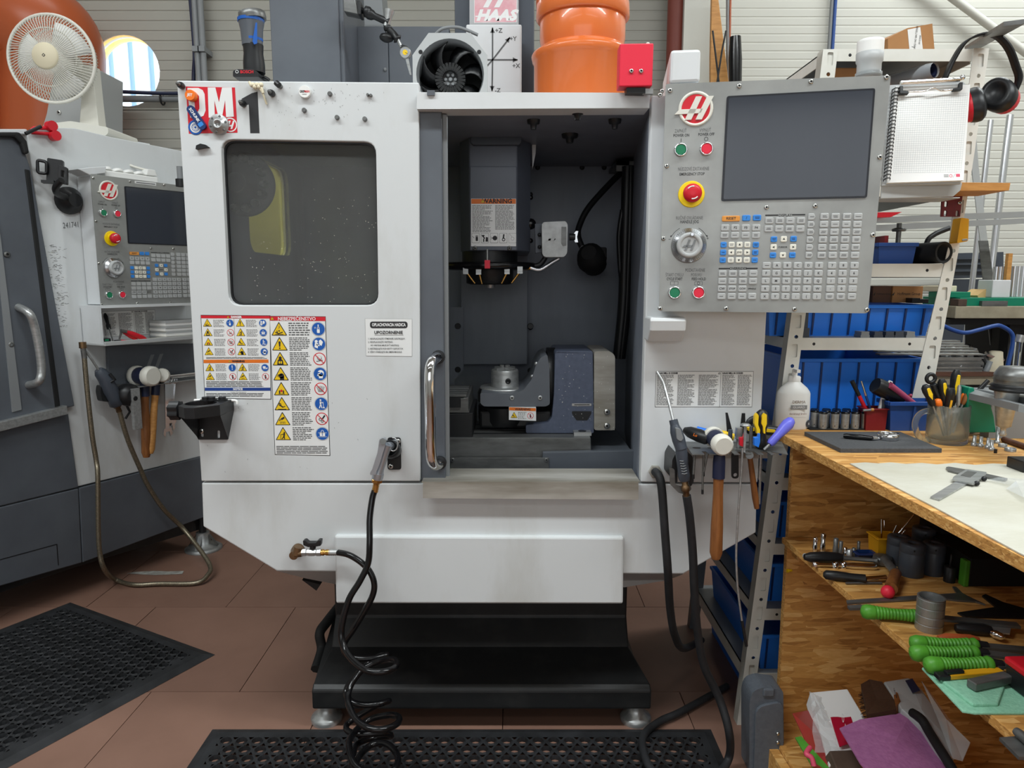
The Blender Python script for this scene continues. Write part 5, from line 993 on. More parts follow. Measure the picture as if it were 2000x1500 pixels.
def hammer(name,lab,fr,hd0,hd1,hr,neck,tip,m_h,cap,group=None,blue='blue_navy',hw=.017):
    """nylon faced hammer: head from hd0 to hd1, shaft from neck to tip (frame points)"""
    t = thing(name,lab,'hammer',fr.M@V(tip),group)
    a,c = V(hd0),V(hd1)
    b = MB(fr,blue); b.turn(a+(c-a)*.2,a+(c-a)*.8,[(hr*.8,0),(hr*.84,.1),(hr*.84,.9),(hr*.8,1)],18); part('head',b,t)
    b = MB(fr,cap); b.turn(a,a+(c-a)*.24,[(hr*.75,0),(hr*.96,.2),(hr,.8),(hr*.95,1)],18); part('face',b,t,label='worn white face')
    b = MB(fr,cap); b.turn(a+(c-a)*.7,c,[(hr*.95,0),(hr,.2),(hr*.98,.85),(hr*.8,1)],18); part('face',b,t,label='worn white face')
    n_,p_ = V(neck),V(tip)
    b = MB(fr,blue); b.turn(n_+(p_-n_)*.0,n_+(p_-n_)*.22,[(hw*.9,0),(hw,.3),(hw,1)],14); part('collar',b,t)
    b = MB(fr,m_h); b.turn(n_+(p_-n_)*.2,p_,[(hw*.86,0),(hw*.8,.2),(hw*1.0,.6),(hw*1.05,.92),(hw*.7,1)],14); part('shaft',b,t,label='wooden shaft')
    return t
def k3(x,y,d=.06): q = FM.p(x,y,d); return (q[0],-d,q[1])
hammer('hammer','blue headed soft hammer with a dark wooden shaft, nearer the bracket',FM,k3(262,733,.03),k3(300,735,.17),.050,k3(282,740,.09),k3(286,893,.09),'wood_handle','offwhite','soft hammers on the left machine',hw=.022)
hammer('hammer','soft hammer with a pale wooden shaft, nearer the spanners',FM,k3(318,733,.0),k3(317,733,.14),.036,k3(306,740,.08),k3(293,886,.10),'wood_light','offwhite','soft hammers on the left machine',hw=.020)
b = MB(FM,'chrome'); b.cyl(k3(325,735,.1),k3(405,727,.1),.007,n=8); b.cyl(k3(325,739,.08),k3(405,731,.08),.007,n=8); part('rail',b,t)
for k,(x,y0,y1,dx) in enumerate(((324,742,836,2),(333,742,820,0),(341,741,826,-4),(348,742,815,-6))):
    b = MB(FM,'chrome'); a,c = V(k3(x,y0,.1)),V(k3(x+dx,y1,.1)); b.prism([(a.x-.009,a.z),(a.x+.009,a.z),(c.x+.011,c.z),(c.x-.011,c.z)],-.105+k*.012,-.098+k*.012)
    b.lathe([(.022,0),(.022,.008),(.013,.008),(.013,0)],16,T3(a.x,-.098+k*.012,a.z)@RX(90),cap=False)
    b.prism([(c.x-.02,c.z),(c.x+.02,c.z),(c.x+.026,c.z-.03),(c.x+.014,c.z-.045),(c.x+.01,c.z-.018),(c.x-.01,c.z-.018),(c.x-.016,c.z-.045),(c.x-.026,c.z-.03)],-.107+k*.012,-.097+k*.012)
    single('spanner',b,('longest','second','third','last')[k]+' of the chrome combination spanners from the hammers hanging beside them','spanner','spanners on the left machine')
# dark fitting at the right edge of that machine, by the front panel
b = MB(m='grey_mid'); p = onY(352,340,3.0); b.cyl((p.x,p.y,p.z-.02),(p.x,p.y,p.z+.03),.013,n=10); b.m = 'black'; b.cyl((p.x,p.y,p.z-.05),(p.x,p.y,p.z-.02),.02,n=12); part('cable_gland',b,lm)
# ================================================================ things on, in and hanging from the large machine
ROOF = 2.0
# cordless torch standing on the top edge
FT_ = FY(2.16); q = FT_.p(492,157); b = MB(FT_); t = thing('cordless_torch','blue and black cordless torch standing upright on the top edge of the machine','torch',(q[0],2.16,q[1]))
def pr(pts): return [FT_.p(*p) for p in pts]
b = MB(FT_,'black'); b.prism(rpoly(pr([(464,157),(464,145),(472,142),(500,142),(513,148),(514,157)]),.004,2),-.035,.04); part('battery',b,t,.004); zb_ = q[1]
b = MB(FT_,'red'); a = FT_.p(491,147.5); b.text('BOSCH',.0115,T3(a[0],-.0356,a[1]),bold=.0003); a = FT_.p(472,147); b.m = 'text_white'; b.ring(a[0],a[1],.0045,.0012,-.0356,16); part('lettering',b,t)
b = MB(FT_,'black'); x0,z0 = FT_.p(497,143); x1,z1 = FT_.p(496,88); b.lathe([(.030,z0),(.030,FT_.p(496,125)[1]),(.027,FT_.p(496,105)[1]),(.0285,z1)],18,T3(x0,0,0)); part('handle',b,t)
b = MB(FT_,'grey'); b.lathe([(.0285,FT_.p(496,90)[1]),(.031,FT_.p(496,60)[1]),(.036,FT_.p(496,42)[1])],20,T3(x0-.002,0,0)); part('grip',b,t)
b = MB(FT_,'blue_sign'); b.lathe([(.0365,FT_.p(496,44)[1]),(.037,FT_.p(496,38)[1])],22,T3(x0-.003,0,0)); b.lathe([(.0292,FT_.p(496,81)[1]),(.0296,FT_.p(496,76)[1])],20,T3(x0-.0015,0,0)); b.sheet(pr([(501,88),(507,52),(510,52),(510,92),(504,94)]),-.032); part('band',b,t,label='blue bands')
b = MB(FT_,'steel_dark'); M = T3(FT_.p(493,34)[0],0,FT_.p(493,34)[1])@RY(-8); b.lathe([(.037,-.008),(.038,.0),(.037,.012),(.033,.014),(.031,.006),(0,.006)],22,M); part('lamp_head',b,t)
b = MB(FT_,'black'); b.tube([(FT_.p(514,150)[0],.0,FT_.p(514,150)[1]),(FT_.p(522,154)[0],.0,FT_.p(522,154)[1]),(FT_.p(526,158)[0],.0,FT_.p(526,157)[1])],.005,6); part('strap',b,t)
# electrical boxes behind the roof edge
FA = FY(2.62)
t = thing('cabinet','tall dark grey switch cabinet standing on the machine behind the torch','cabinet',(FA.p(600,150)[0],2.7,ROOF)); a,c = FA.p(532,158),FA.p(670,-60)
b = MB(m='grey'); b.box(FA.p(529,80)[0],FA.p(672,80)[0],2.62,3.0,ROOF,c[1]+.15); part('body',b,t,.006)
b = MB(m='grey'); b.box(FA.p(531,80)[0],FA.p(664,80)[0],2.61,2.6195,ROOF+.01,c[1]+.14); part('door',b,t,.003)
FA2 = FY(2.85)
t = thing('cabinet','low grey metal box behind the magnetic arm, left of the blower','cabinet',(FA2.p(780,150)[0],2.95,ROOF)); b = MB(FA2,'grey'); z1 = FA2.p(800,51)[1]; b.box(FA2.p(690,50)[0]+.012,FA2.p(757,50)[0],0,.3,ROOF,z1); b.box(FA2.p(757,50)[0]+.001,FA2.p(877,50)[0],.0,.3,ROOF,z1); part('body',b,t,.004)
b = MB(FA2,'grey_mid'); [b.ball((FA2.p(x,y)[0],0,FA2.p(x,y)[1]),.008,8) for x,y in ((752,136),(675+8,148))]; part('screw',b,t)
FA3 = FY(3.2); b = MB(FA3,'grey_mid'); b.prism(FA3.P([(660,-60),(742,-60),(750,55),(660,55)]),0,.15); b.box(FA3.p(680,50)[0],FA3.p(740,50)[0],.02,.12,ROOF,FA3.p(700,55)[1]); single('cabinet',b,'mid grey sheet metal panel rising behind the low grey box','cabinet',bev=.004)
# magnetic arm with dial
FI = FY(2.55)
def i3(x,y,d=0): q = FI.p(x,y,d); return (q[0],-d,q[1])
t = thing('indicator_stand','black jointed arm with a yellow dial gauge hanging from the switch cabinet','gauge',FI.M@V(i3(700,20)))
b = MB(FI,'steel_dark'); b.prism(FI.P([(673,2),(695,0),(700,18),(702,32),(674,26)]),-.02,.03); b.m = 'black'; b.prism(FI.P([(699,5),(707,6),(708,34),(702,34)]),-.025,.03); part('magnetic_base',b,t,.003)
b = MB(FI,'black'); b.turn(i3(704,20),i3(726,26),[(.012,0),(.008,.3),(.018,.4),(.018,.8),(.012,1)],12); b.turn(i3(714,24),i3(760,44),[(.014,0),(.018,.15),(.016,.3),(.011,.4),(.012,.9),(.016,1)],12); part('upper_arm',b,t)
b = MB(FI,'steel'); b.turn(i3(755,52),i3(760,20),[(.012,0),(.011,.4),(.017,.85),(.018,1)],14); part('tension_screw',b,t)
b = MB(FI,'black'); b.ball(i3(757,55),.014,12); b.turn(i3(756,62),i3(754,82),[(.006,0),(.007,.3),(.02,.32),(.024,.6),(.022,.8),(.01,1)],12); part('knob',b,t)
b = MB(FI,'black'); b.turn(i3(760,58),i3(778,78),[(.012,0),(.013,.4),(.012,.8),(.017,.9),(.012,1)],12); part('lower_arm',b,t)
b = MB(FI,'steel'); b.cyl(i3(777,78),i3(784,92),.006,n=8); b.m = 'black'; b.cyl(i3(783,90),i3(795,94),.006,n=8); b.m = 'steel'; b.prism(FI.P([(792,114),(798,114),(802,133),(804,148),(801,147),(796,130)]),-.006,.004); part('gauge_stem',b,t)
q = FI.p(792,104); b = MB(FI,'steel'); M = T3(q[0],0,q[1])@RX(90); b.lathe([(.019,-.008),(.0195,.008),(.017,.010)],24,M); b.m = 'yellow'; b.lathe([(.017,.0098),(0,.0102)],24,M,cap=False); b.m = 'text_dark'; b.bar(q[0],q[1],q[0]+.009,q[1]-.005,.0012,-.0106); part('dial',b,t,label='yellow dial face')
# blower: chamfered frame with a round duct, curved blades and a ribbed hub
FBk = FY(2.42); c = FBk.p(879,140); s = FBk.p(952,140)[0]-c[0]; t = thing('blower','axial blower with black blades in a light grey square frame on the machine roof','fan',(c[0],2.42,ROOF))
oc = [(-s,-s*1.2),(-s,s*.42),(-s*.56,s*.98),(s*.56,s*.98),(s,s*.42),(s,-s*1.2)]; oc = [(c[0]+x,c[1]+z+.0) for x,z in oc]; rr = s*.905
b = MB(FBk,'grey_light'); b.prism(oc,0,.012,holes=[[(c[0]+rr*cos(a),c[1]-.008+rr*sin(a)) for a in [2*pi*k/40 for k in range(40)]]]); fr_ = part('frame',b,t,.002)
cz = c[1]-.008; M = T3(c[0],0,cz)@RX(-90)
b = MB(FBk,'grey_mid'); b.lathe([(rr,.0),(rr*.95,.02),(rr*.94,.10),(rr*1.0,.10),(rr*1.0,.0)],40,M,cap=False); part('duct_ring',b,t)
b = MB(FBk,'black_matt'); b.lathe([(rr,.1),(0,.101)],30,M,cap=False); part('rear_plate',b,t)
b = MB(FBk,'black'); hr = s*.37; hz = -.012; b.lathe([(hr,.06),(hr,.018),(hr*.9,.010),(hr*.72,.010),(hr*.7,.016),(0,.016)],32,T3(c[0]-.0,0,cz+hz)@RX(-90)); b.m = 'black_matt'; hb = part('hub',b,t)
b = MB(FBk,'black_matt'); [b.box(-.004,.004,-.006,.012,-.012,.012,M=T3(c[0],.008,cz+hz)@RY(k*360/26)@T3(0,0,hr*.83)) for k in range(26)]; part('hub_rib',b,t,kind='stuff')
b = MB(FBk,'grey_mid'); [b.lathe([(.006,0),(.0045,.003)],8,T3(c[0]+hr*.36*cos(a),.0158,cz+hz+hr*.36*sin(a))@RX(90)) for a in [pi/3*k for k in range(6)]]; b.lathe([(.007,0),(.005,.004)],10,T3(c[0],.0158,cz+hz)@RX(90)); part('hub_screw',b,t)
for k in range(7):
    b = MB(FBk,'black'); a0 = 2*pi*k/7+.25; n = 6; vs = []
    for i in range(n):
        f_ = i/(n-1); r = lerp(hr*.95,rr*.94,f_)
        for g in (0,1): a = a0-.42*f_*f_+g*(.52+.12*f_); vs.append((c[0]+r*cos(a),.012+g*.05,cz+hz*(1-f_)+r*sin(a)))
    b.add(vs,[(2*i,2*i+1,2*i+3,2*i+2) for i in range(n-1)],True); o = part('blade',b,t); m_ = o.modifiers.new('t','SOLIDIFY'); m_.thickness = .003
for x in (-.78,.78): b = MB(FBk,'black'); b.lathe([(.007,0),(.006,.002)],10,T3(c[0]+s*x,0,c[1]+s*.5)@RX(90)); part('screw_hole',b,t)
b = MB(FBk,'grey_mid'); b.tube(bez([(c[0]-.05,.02,c[1]+s*.98),(c[0]-.02,.01,c[1]+s*1.12),(c[0]+.03,.01,c[1]+s*1.14),(c[0]+.09,.02,c[1]+s*.98)]),.005,6); part('cable',b,t)
# column with maker's plate and white axis plate
FZ = FY(2.9); t = thing('column_cover','dark grey machine column with a faded red plate above a white axis plate','cabinet',(FZ.p(967,100)[0],2.95,ROOF))
b = MB(FZ,'grey_dark'); b.box(FZ.p(887,50)[0],FZ.p(1044,50)[0],.03,.4,ROOF,FZ.p(960,-60)[1]); part('body',b,t,.005)
b = MB(FZ,'alu'); b.prism(FZ.P([(917,-60),(1013,-60),(1013,48),(917,48)]),0,.028); part('badge_plate',b,t)
b = MB(FZ,'decal'); b.prism(FZ.P([(926,-40),(1011,-40),(1009,44),(926,45)]),-.001,0)
part('maker_decal',b,t)
mat('faded_red',(214,150,160),.5,rgb2=(224,190,194),scale=14,amt=(.35,.7))
b = MB(FZ,'faded_red'); b.sheet(FZ.P([(927,-40),(1010,-40),(1008,43),(927,44)]),-.0015); b.m = 'decal'; q = FZ.p(969,31); b.text('HAAS',.052,T3(q[0],-.002,q[1]),bold=.003,sx=1.15,shear=.3); q = FZ.p(969,4); [b.prism([(q[0]+k-.02,q[1]-.02),(q[0]+k,q[1]-.02),(q[0]+k+.04,q[1]+.05),(q[0]+k+.02,q[1]+.05)],-.002,-.0016) for k in (-.03,.012)]; b.bar(q[0]-.08,q[1]-.052,q[0]+.08,q[1]-.052,.004,-.0018); part('print',b,t)
FZ2 = FY(2.8); b = MB(FZ2,'white'); a,c = FZ2.p(910,47),FZ2.p(1019,47); b.box(a[0],c[0],0,.1,ROOF,a[1]); ap = part('axis_plate',b,t,.006)
b = MB(FZ2,'text_grey'); y = -.0008
def arrow(x0,y0,x1,y1):
    p,q = FZ2.p(x0,y0),FZ2.p(x1,y1); b.bar(*p,*q,.0055,y); d = (V(q)-V(p)).normalized(); n = V((-d.y,d.x)); e = V(q); f = e-d*.018; b.sheet([(e.x,e.y),((f+n*.009).x,(f+n*.009).y),((f-n*.009).x,(f-n*.009).y)],y)
arrow(962,117,962,54); arrow(962,117,961,178); arrow(962,117,1011,117); arrow(962,117,996,73); p,q = FZ2.p(962,117),FZ2.p(945,136); b.bar(*p,*q,.0055,y); p = FZ2.p(948,117); b.bar(*p,*FZ2.p(962,117),.0055,y)
for s_,px,py in (('+Z',974,60),('+Y',1002,76),('+X',1008,129),('-Z',972,177)): q = FZ2.p(px,py); b.text(s_,.022,T3(q[0],y,q[1]),bold=.0004)
part('axis_print',b,ap)
# big orange pipe fittings
YO = 2.6; FO = FY(YO); cx = FO.p(1137,100)[0]
def oz(y): return FO.p(1137,y)[1]
def orr(x0,x1): return (FO.p(x1,100)[0]-FO.p(x0,100)[0])/2
t = thing('pipe_fitting','large glossy orange plastic pipe reducers stacked on the machine roof','pipe',(cx,YO,ROOF))
R1,R2,R3 = orr(1032,1232)/1.03,orr(1060,1234)/1.03,orr(1056,1240)/1.03
b = MB(m='orange'); b.lathe([(R1*.96,ROOF+.0),(R1*.965,oz(125)),(R1*1.0,oz(122)),(R1*1.02,oz(112)),(R1*1.0,oz(108)),(R1*.9,oz(103)),(R2*.97,oz(97))],48,T3(cx,YO,0)); part('lower_socket',b,t)
b = MB(m='orange'); b.lathe([(R2*.94,oz(100)),(R2*.96,oz(88)),(R2*.98,oz(80)),(R2*.98,oz(40)),(R2*.96,oz(36))],48,T3(cx,YO,0)); part('reducer',b,t)
b = MB(m='orange'); b.lathe([(R3*.97,oz(42)),(R3*1.01,oz(38)),(R3*1.0,oz(12)),(R3*.95,oz(6)),(R3*.9,oz(-4)),(R3*.86,oz(-10)),(R3*.85,oz(-60))],48,T3(cx,YO,0)); part('upper_socket',b,t)
b = MB(m='orange_dark'); b.tube(bez([onY(1064,30,YO-.0),onY(1056,8,YO),onY(1060,-30,YO)]),.016,8); part('side_rib',b,t)
# red box with two screws and its bracket on the header
FX = FY(1.99); t = thing('limit_box','bright red flat box with two screws fixed above the door opening','box',(FX.p(1240,170)[0],2.02,FX.p(1240,180)[1]))
b = MB(FX,'red_bright'); b.prism(FX.P([(1211,85),(1277,84),(1274,168),(1209,169)]),0,.05); part('body',b,t,.003)
for x,y_ in ((1233,139),(1252,139)): b = MB(FX); q = FX.p(x,y_); screw(b,q[0],q[1],.006,0,.004); part('screw',b,t)
b = MB(FX,'black'); b.prism(FX.P([(1225,169),(1262,169),(1262,180),(1225,179)]),.01,.05); b.m = 'steel'; b.box(FX.p(1258,175)[0],FX.p(1278,175)[0],.015,.03,FX.p(1258,180)[1],FX.p(1258,170)[1]); part('bracket',b,t)
b = MB(FX,'offwhite'); q = FX.p(1268,82); b.ball((q[0],.02,q[1]),.006,8); part('cap',b,t)
# ---------------- inside: rotary table with chuck, vise
YR = 2.43; FRt = FY(YR); zt_ = FT.p(1000,855)[1]
def r2(x,y,d=0): return FRt.p(x,y,d)
t = thing('rotary_table','grey two axis rotary table with a small chuck standing on the machine table','rotary table',(r2(1090,850)[0],YR+.1,zt_))
base = FRt.P([(1027,848),(1027,830),(1070,826),(1078,815),(1082,770),(1084,690),(1088,686),(1158,686),(1160,848)])
zb_ = zt_+.0005; mn = min(p[1] for p in base); base = [(x,max(z,mn)-0+(zb_-mn)*(1 if z < mn+.01 else 0)) for x,z in base]
b = MB(FRt,'grey_blue'); b.prism(rpoly(base,.006,2),0,.26); part('body',b,t,.006)
b = MB(FRt,'steel_stain'); b.prism(rpoly(FRt.P([(1160,686),(1192,686),(1201,694),(1201,840),(1160,840)]),.01,3),-.004,.24); pm = part('motor_cover',b,t,.004,label='stainless motor cover')
for py in (804,831): b = MB(FRt); q = r2(1185,py); screw(b,q[0],q[1],.011,-.004,.006); part('screw',b,pm)
b = MB(FRt,'black'); a = r2(1077,745); b.lathe([(.118,0),(.118,.03),(.11,.034)],40,T3(r2(1071,740)[0],.13,r2(1077,752)[1])@RY(90)); part('spindle_ring',b,t)
FRc = FY(YR-.01)
arm = FRc.P([(938,767),(1000,769),(1022,762),(1038,742),(1046,715),(1056,698),(1069,692),(1073,720),(1074,790),(1066,794),(945,794),(938,788)])
b = MB(FRc,'grey'); b.prism(rpoly(arm,.008,3),-.0,.25); ar = part('trunnion_arm',b,t,.012)
for x,y in ((1000,777),(1055,777)): b = MB(FRc); q = FRc.p(x,y); screw(b,q[0],q[1],.0085,0,.003,'steel'); part('cap_screw',b,ar)
for x,y in ((1048,712),(1040,737)): b = MB(FRc,'steel'); q = FRc.p(x,y); b.ball((q[0],.02,q[1]),.008,8); part('pin',b,ar)
cxr = r2(986,770,-.12)[0]; cy_ = YR+.12
def cz_(y): return FY(cy_).p(986,y)[1]
b = MB(m='black'); b.lathe([(.098,cz_(782)),(.098,cz_(766)),(.094,cz_(760)),(.09,cz_(757))],40,T3(cxr,cy_,0)); b.lathe([(.09,cz_(825)),(.096,cz_(815)),(.096,cz_(790))],40,T3(cxr,cy_,0)); part('platter',b,t)
b = MB(m='steel'); b.lathe([(.09,cz_(757)),(.088,cz_(754)),(0,cz_(754))],40,T3(cxr,cy_,0)); part('platter_top',b,t)
b = MB(m='black'); b.box(cxr-.09,cxr+.17,YR+.04,YR+.2,cz_(828),cz_(795)); part('lower_housing',b,t,.01)
b = MB(m='steel'); b.lathe([(.052,cz_(756)),(.052,cz_(752)),(.05,cz_(750)),(.05,cz_(724)),(.046,cz_(721)),(.02,cz_(721)),(.018,cz_(728))],32,T3(cxr,cy_,0)); ch = part('chuck',b,t)
b = MB(m='black'); b.lathe([(.0105,0),(.009,.004),(.005,.0045),(.005,.001),(0,.001)],12,T3(cxr+.012,cy_-.049,cz_(741))@RX(90)); part('chuck_key_hole',b,ch)
for k in range(4): a = pi/4+k*pi/2; b = MB(T3(cxr,cy_,0)@RZ(math.degrees(a)),'steel'); b.box(.008,.046,-.008,.008,cz_(722),cz_(717)); b.box(.008,.02,-.006,.006,cz_(717),cz_(713)); part('chuck_jaw',b,ch,.001)
b = MB(FRc,'decal'); d_ = FRc.P([(994,795),(1047,797),(1047,822),(994,820)],.02); b.prism(d_,-.0205,-.02); b.box(d_[0][0],d_[1][0],-.02,.05,d_[3][1]+.003,d_[0][1]-.003); wl2 = part('warning_label',b,t)
b = MB(FRc,'orange_band'); b.sheet(FRc.P([(994.5,795.4),(1046.5,797.3),(1046.5,803),(994.5,801.5)],.021),-.021); q = FRc.p(1021,799.5,.0215); b.m = 'text_dark'; b.text('WARNING',.011,T3(q[0],-.0215,q[1]),bold=.0003); q = FRc.p(1004,812,.021); tri_sign(b,q[0],q[1],.024,.021,5); q = FRc.p(1036,812,.021); ring_sign(b,q[0],q[1],.011,.021,3,True); a0,a1 = FRc.p(1012,804,.021),FRc.p(1028,819,.021); para(b,FRc,a0[0],a0[1],a1[0],a1[1],5,.021); part('print',b,wl2)
b = MB(FRt,'steel'); q0,q1 = r2(1117,793),r2(1155,788); b.prism([(q0[0],q0[1]),(q1[0],q0[1]),(q1[0],q1[1]),(q0[0],q1[1])],-.001,0); b.m = 'text_dark'; b.bar(q0[0]+.008,(q0[1]+q1[1])/2,q1[0]-.006,(q0[1]+q1[1])/2,.003,-.0013); part('name_plate',b,t)
b = MB(FRt,'black'); b.sheet(rpoly(FRt.P([(1117,803),(1155,803),(1155,808),(1147,821),(1126,821),(1117,808)]),.003,2),-.001); part('pocket',b,t)
b = MB(FRt,'black'); q = r2(1136,846); b.lathe([(.014,0),(.014,.014),(.008,.014)],6,T3(q[0],-.02,zt_),smooth=False); b.m = 'steel'; b.box(q[0]-.03,q[0]+.03,-.04,0,zt_+.0,zt_+.012); part('clamp_nut',b,t)
t = thing('machine_vise','dark steel machine vise half hidden behind the open door inside the machine','vise',(FY(2.4).p(890,850)[0],2.45,zt_))
FV = FY(2.36)
b = MB(FV,'black'); b.prism(FV.P([(860,808),(924,806),(923,858),(860,861)],-.01),.01,.30); part('body',b,t,.004)
b = MB(FV,'steel_dark'); b.prism(FV.P([(860,780),(902,778),(915,776),(915,800),(917,806),(860,806)],-.01),.01,.30); part('jaw_block',b,t,.003)
b = MB(FV,'black'); b.prism(FV.P([(858,777),(900,777),(900,796),(858,796)],-.005),.004,.0105); part('jaw_plate',b,t)
b = MB(FV,'steel_dark'); z_ = FV.p(900,776)[1]; [b.box(FV.p(860,776)[0],FV.p(910,776)[0],.02+.05*k,.055+.05*k,z_-.002,z_+.006) for k in range(5)]; part('jaw_step',b,t,.001)
# ---------------- silver spray gun in its holder and the black coil hose
YG = 1.99; FGn = FY(YG)
def s3(x,y,d=0): q = FGn.p(x,y,d); return (q[0],-d,q[1])
b = MB(F,'black'); b.prism(rpoly(F.P([(757,854),(783,854),(784,917),(757,917)]),.008,3),-.003,0); gh = part('gun_holder',b,mill,.001,label='black holder plate with a tube')
b = MB(F,'black'); a,c = F.p(764,862),F.p(769,895); b.lathe([(.026,.0),(.028,.03),(.024,.06),(.022,.06),(.022,.01)],22,T3(F.p(767,872)[0],0,F.p(767,880)[1])@RX(70)); part('holder_tube',b,gh)
for x,y in ((778,861),(764,910)): b = MB(F); q = F.p(x,y); screw(b,q[0],q[1],.0075,-.003,.005); part('screw',b,gh)
t = thing('spray_gun','silver water spray gun hooked into its black holder on the machine front','spray gun',FGn.M@V(s3(737,935)))
b = MB(FGn,'zinc')
b.turn(s3(739,925),s3(757,868),[(.015,0),(.0125,.15),(.012,.6),(.014,.85),(.016,1)],16); b.turn(s3(756,874),s3(772,866,-.05),[(.014,0),(.015,.5),(.012,1)],14); part('body',b,t)
b = MB(FGn,'zinc'); b.M = FGn.M; b.prism(rpoly([s3(*p)[::2] for p in ((727,922),(727,917),(731,911),(741,880),(745,853),(754,851),(758,856),(754,872),(744,905),(738,918),(738,922))],.003,2),-.032,-.016); part('lever',b,t,.003)
b = MB(FGn,'steel_dark'); b.turn(s3(748,862,.012),s3(748,862,.034),[(.009,0),(.009,1)],12); part('pivot',b,t)
b = MB(FGn,'zinc'); b.turn(s3(736.5,936),s3(739,924),[(.0155,0),(.0165,.3),(.0165,1)],18); part('collar',b,t)
b = MB(FGn,'brass'); b.turn(s3(735.5,943),s3(736.5,935),[(.012,0),(.0165,.2),(.0165,.8),(.014,1)],6,smooth=False); b.turn(s3(732,961),s3(735.5,943),[(.0085,0)]+[(.0098 if k % 2 else .0085,k/8) for k in range(1,8)]+[(.011,1)],14); part('brass_nipple',b,t,label='brass hose nipple')
b = MB(FGn,'steel'); b.tube([s3(768+9*cos(a),868+13*sin(a),.0) for a in [radians(k*20-100) for k in range(12)]],.0022,5); part('wire_loop',b,t)
# ball valve
def v3(x,y,d=0.05): q = F.p(x,y,d); return (q[0],-d,q[1])
t = thing('ball_valve','small ball valve with a black butterfly handle on the lower front panel','valve',F.M@V(v3(600,1085)))
b = MB(F,'brass_dull'); q = F.p(583,1073); b.lathe([(.019,0),(.018,.02),(.013,.03),(.013,.05)],20,T3(q[0],0,q[1])@RX(90)); b.cyl(v3(583,1068),v3(579,1083),.013,n=12); b.cyl(v3(577,1080),v3(590,1080),.0125,n=6); part('elbow',b,t)
b = MB(F,'steel'); b.turn(v3(590,1079),v3(627,1079),[(.0115,0),(.0115,.22),(.0095,.25),(.0115,.4),(.0115,.65),(.0095,.75),(.0115,.8),(.0115,1)],6,smooth=False); part('body',b,t)
b = MB(F,'brass'); b.turn(v3(627,1079),v3(645,1079),[(.009,0),(.010,.3),(.007,.4),(.0095,.6),(.009,1)],10); b.m = 'steel'; b.turn(v3(643,1079),v3(662,1079),[(.0085 if k % 2 else .0098,k/9) for k in range(10)],14); part('hose_fitting',b,t)
b = MB(F,'black'); b.cyl(v3(611,1071),v3(611,1062),.009,n=12); b.prism([v3(x,y)[::2] for x,y in ((593,1054),(598,1053),(604,1058),(618,1058),(623,1053),(629,1053),(628,1064),(618,1066),(613,1064),(604,1067),(594,1063))],-.06,-.04); part('handle',b,t,.002)
# coil hose
ch = thing('coil_hose','black coiled water hose hanging from the spray gun to the floor mat','hose',onZ(735,1490,.02))
def h3(x,y,Y): return onY(x,y,Y)
hp = [h3(732,958,1.99),h3(727,975,1.985),h3(722,1015,1.97),h3(722,1060,1.95),h3(719,1100,1.94),h3(703,1135,1.93),h3(682,1170,1.92),h3(669,1215,1.91),h3(667,1245,1.90),h3(675,1270,1.88),h3(693,1293,1.84),h3(720,1311,1.80),h3(755,1311,1.80),h3(774,1300,1.84),h3(770,1289,1.9),h3(745,1290,1.96),h3(712,1305,1.96),h3(690,1330,1.93),h3(680,1355,1.90),h3(682,1378,1.86),h3(694,1403,1.82),h3(720,1422,1.78),h3(752,1424,1.78),h3(776,1413,1.82),h3(778,1400,1.87),h3(756,1397,1.93),h3(720,1406,1.95),h3(694,1428,1.90),h3(682,1450,1.84),h3(686,1478,1.78),h3(700,1500,1.74),h3(740,1520,1.7),h3(772,1500,1.74),h3(776,1475,1.8),h3(755,1453,1.85),h3(725,1455,1.86),h3(700,1480,1.8),h3(694,1510,1.74),h3(720,1540,1.7)]
b = MB(m='black_gloss'); b.tube(bez(hp,6),.0092,10); part('near_strand',b,ch)
hp = [h3(660,1079,2.0),h3(682,1084,1.975),h3(705,1098,1.965),h3(722,1116,1.96),h3(731,1140,1.955),h3(727,1165,1.955),h3(708,1200,1.955),h3(688,1232,1.955),h3(672,1258,1.96),h3(677,1278,1.97),h3(700,1286,1.98),h3(735,1285,1.99),h3(756,1279,2.0),h3(740,1282,2.03),h3(715,1300,2.02),h3(690,1325,2.0),h3(676,1350,1.98),h3(686,1370,1.95),h3(710,1377,1.94),h3(740,1375,1.94),h3(760,1369,1.97),h3(735,1378,2.0),h3(700,1398,2.0),h3(678,1415,1.98),h3(680,1428,1.95),h3(706,1434,1.93),h3(750,1432,1.94),h3(764,1438,1.97),h3(735,1440,2.0),h3(700,1452,1.96),h3(690,1475,1.9),h3(690,1510,1.85)]
b = MB(m='black_gloss'); b.tube(bez(hp,6),.0092,10); part('far_strand',b,ch)
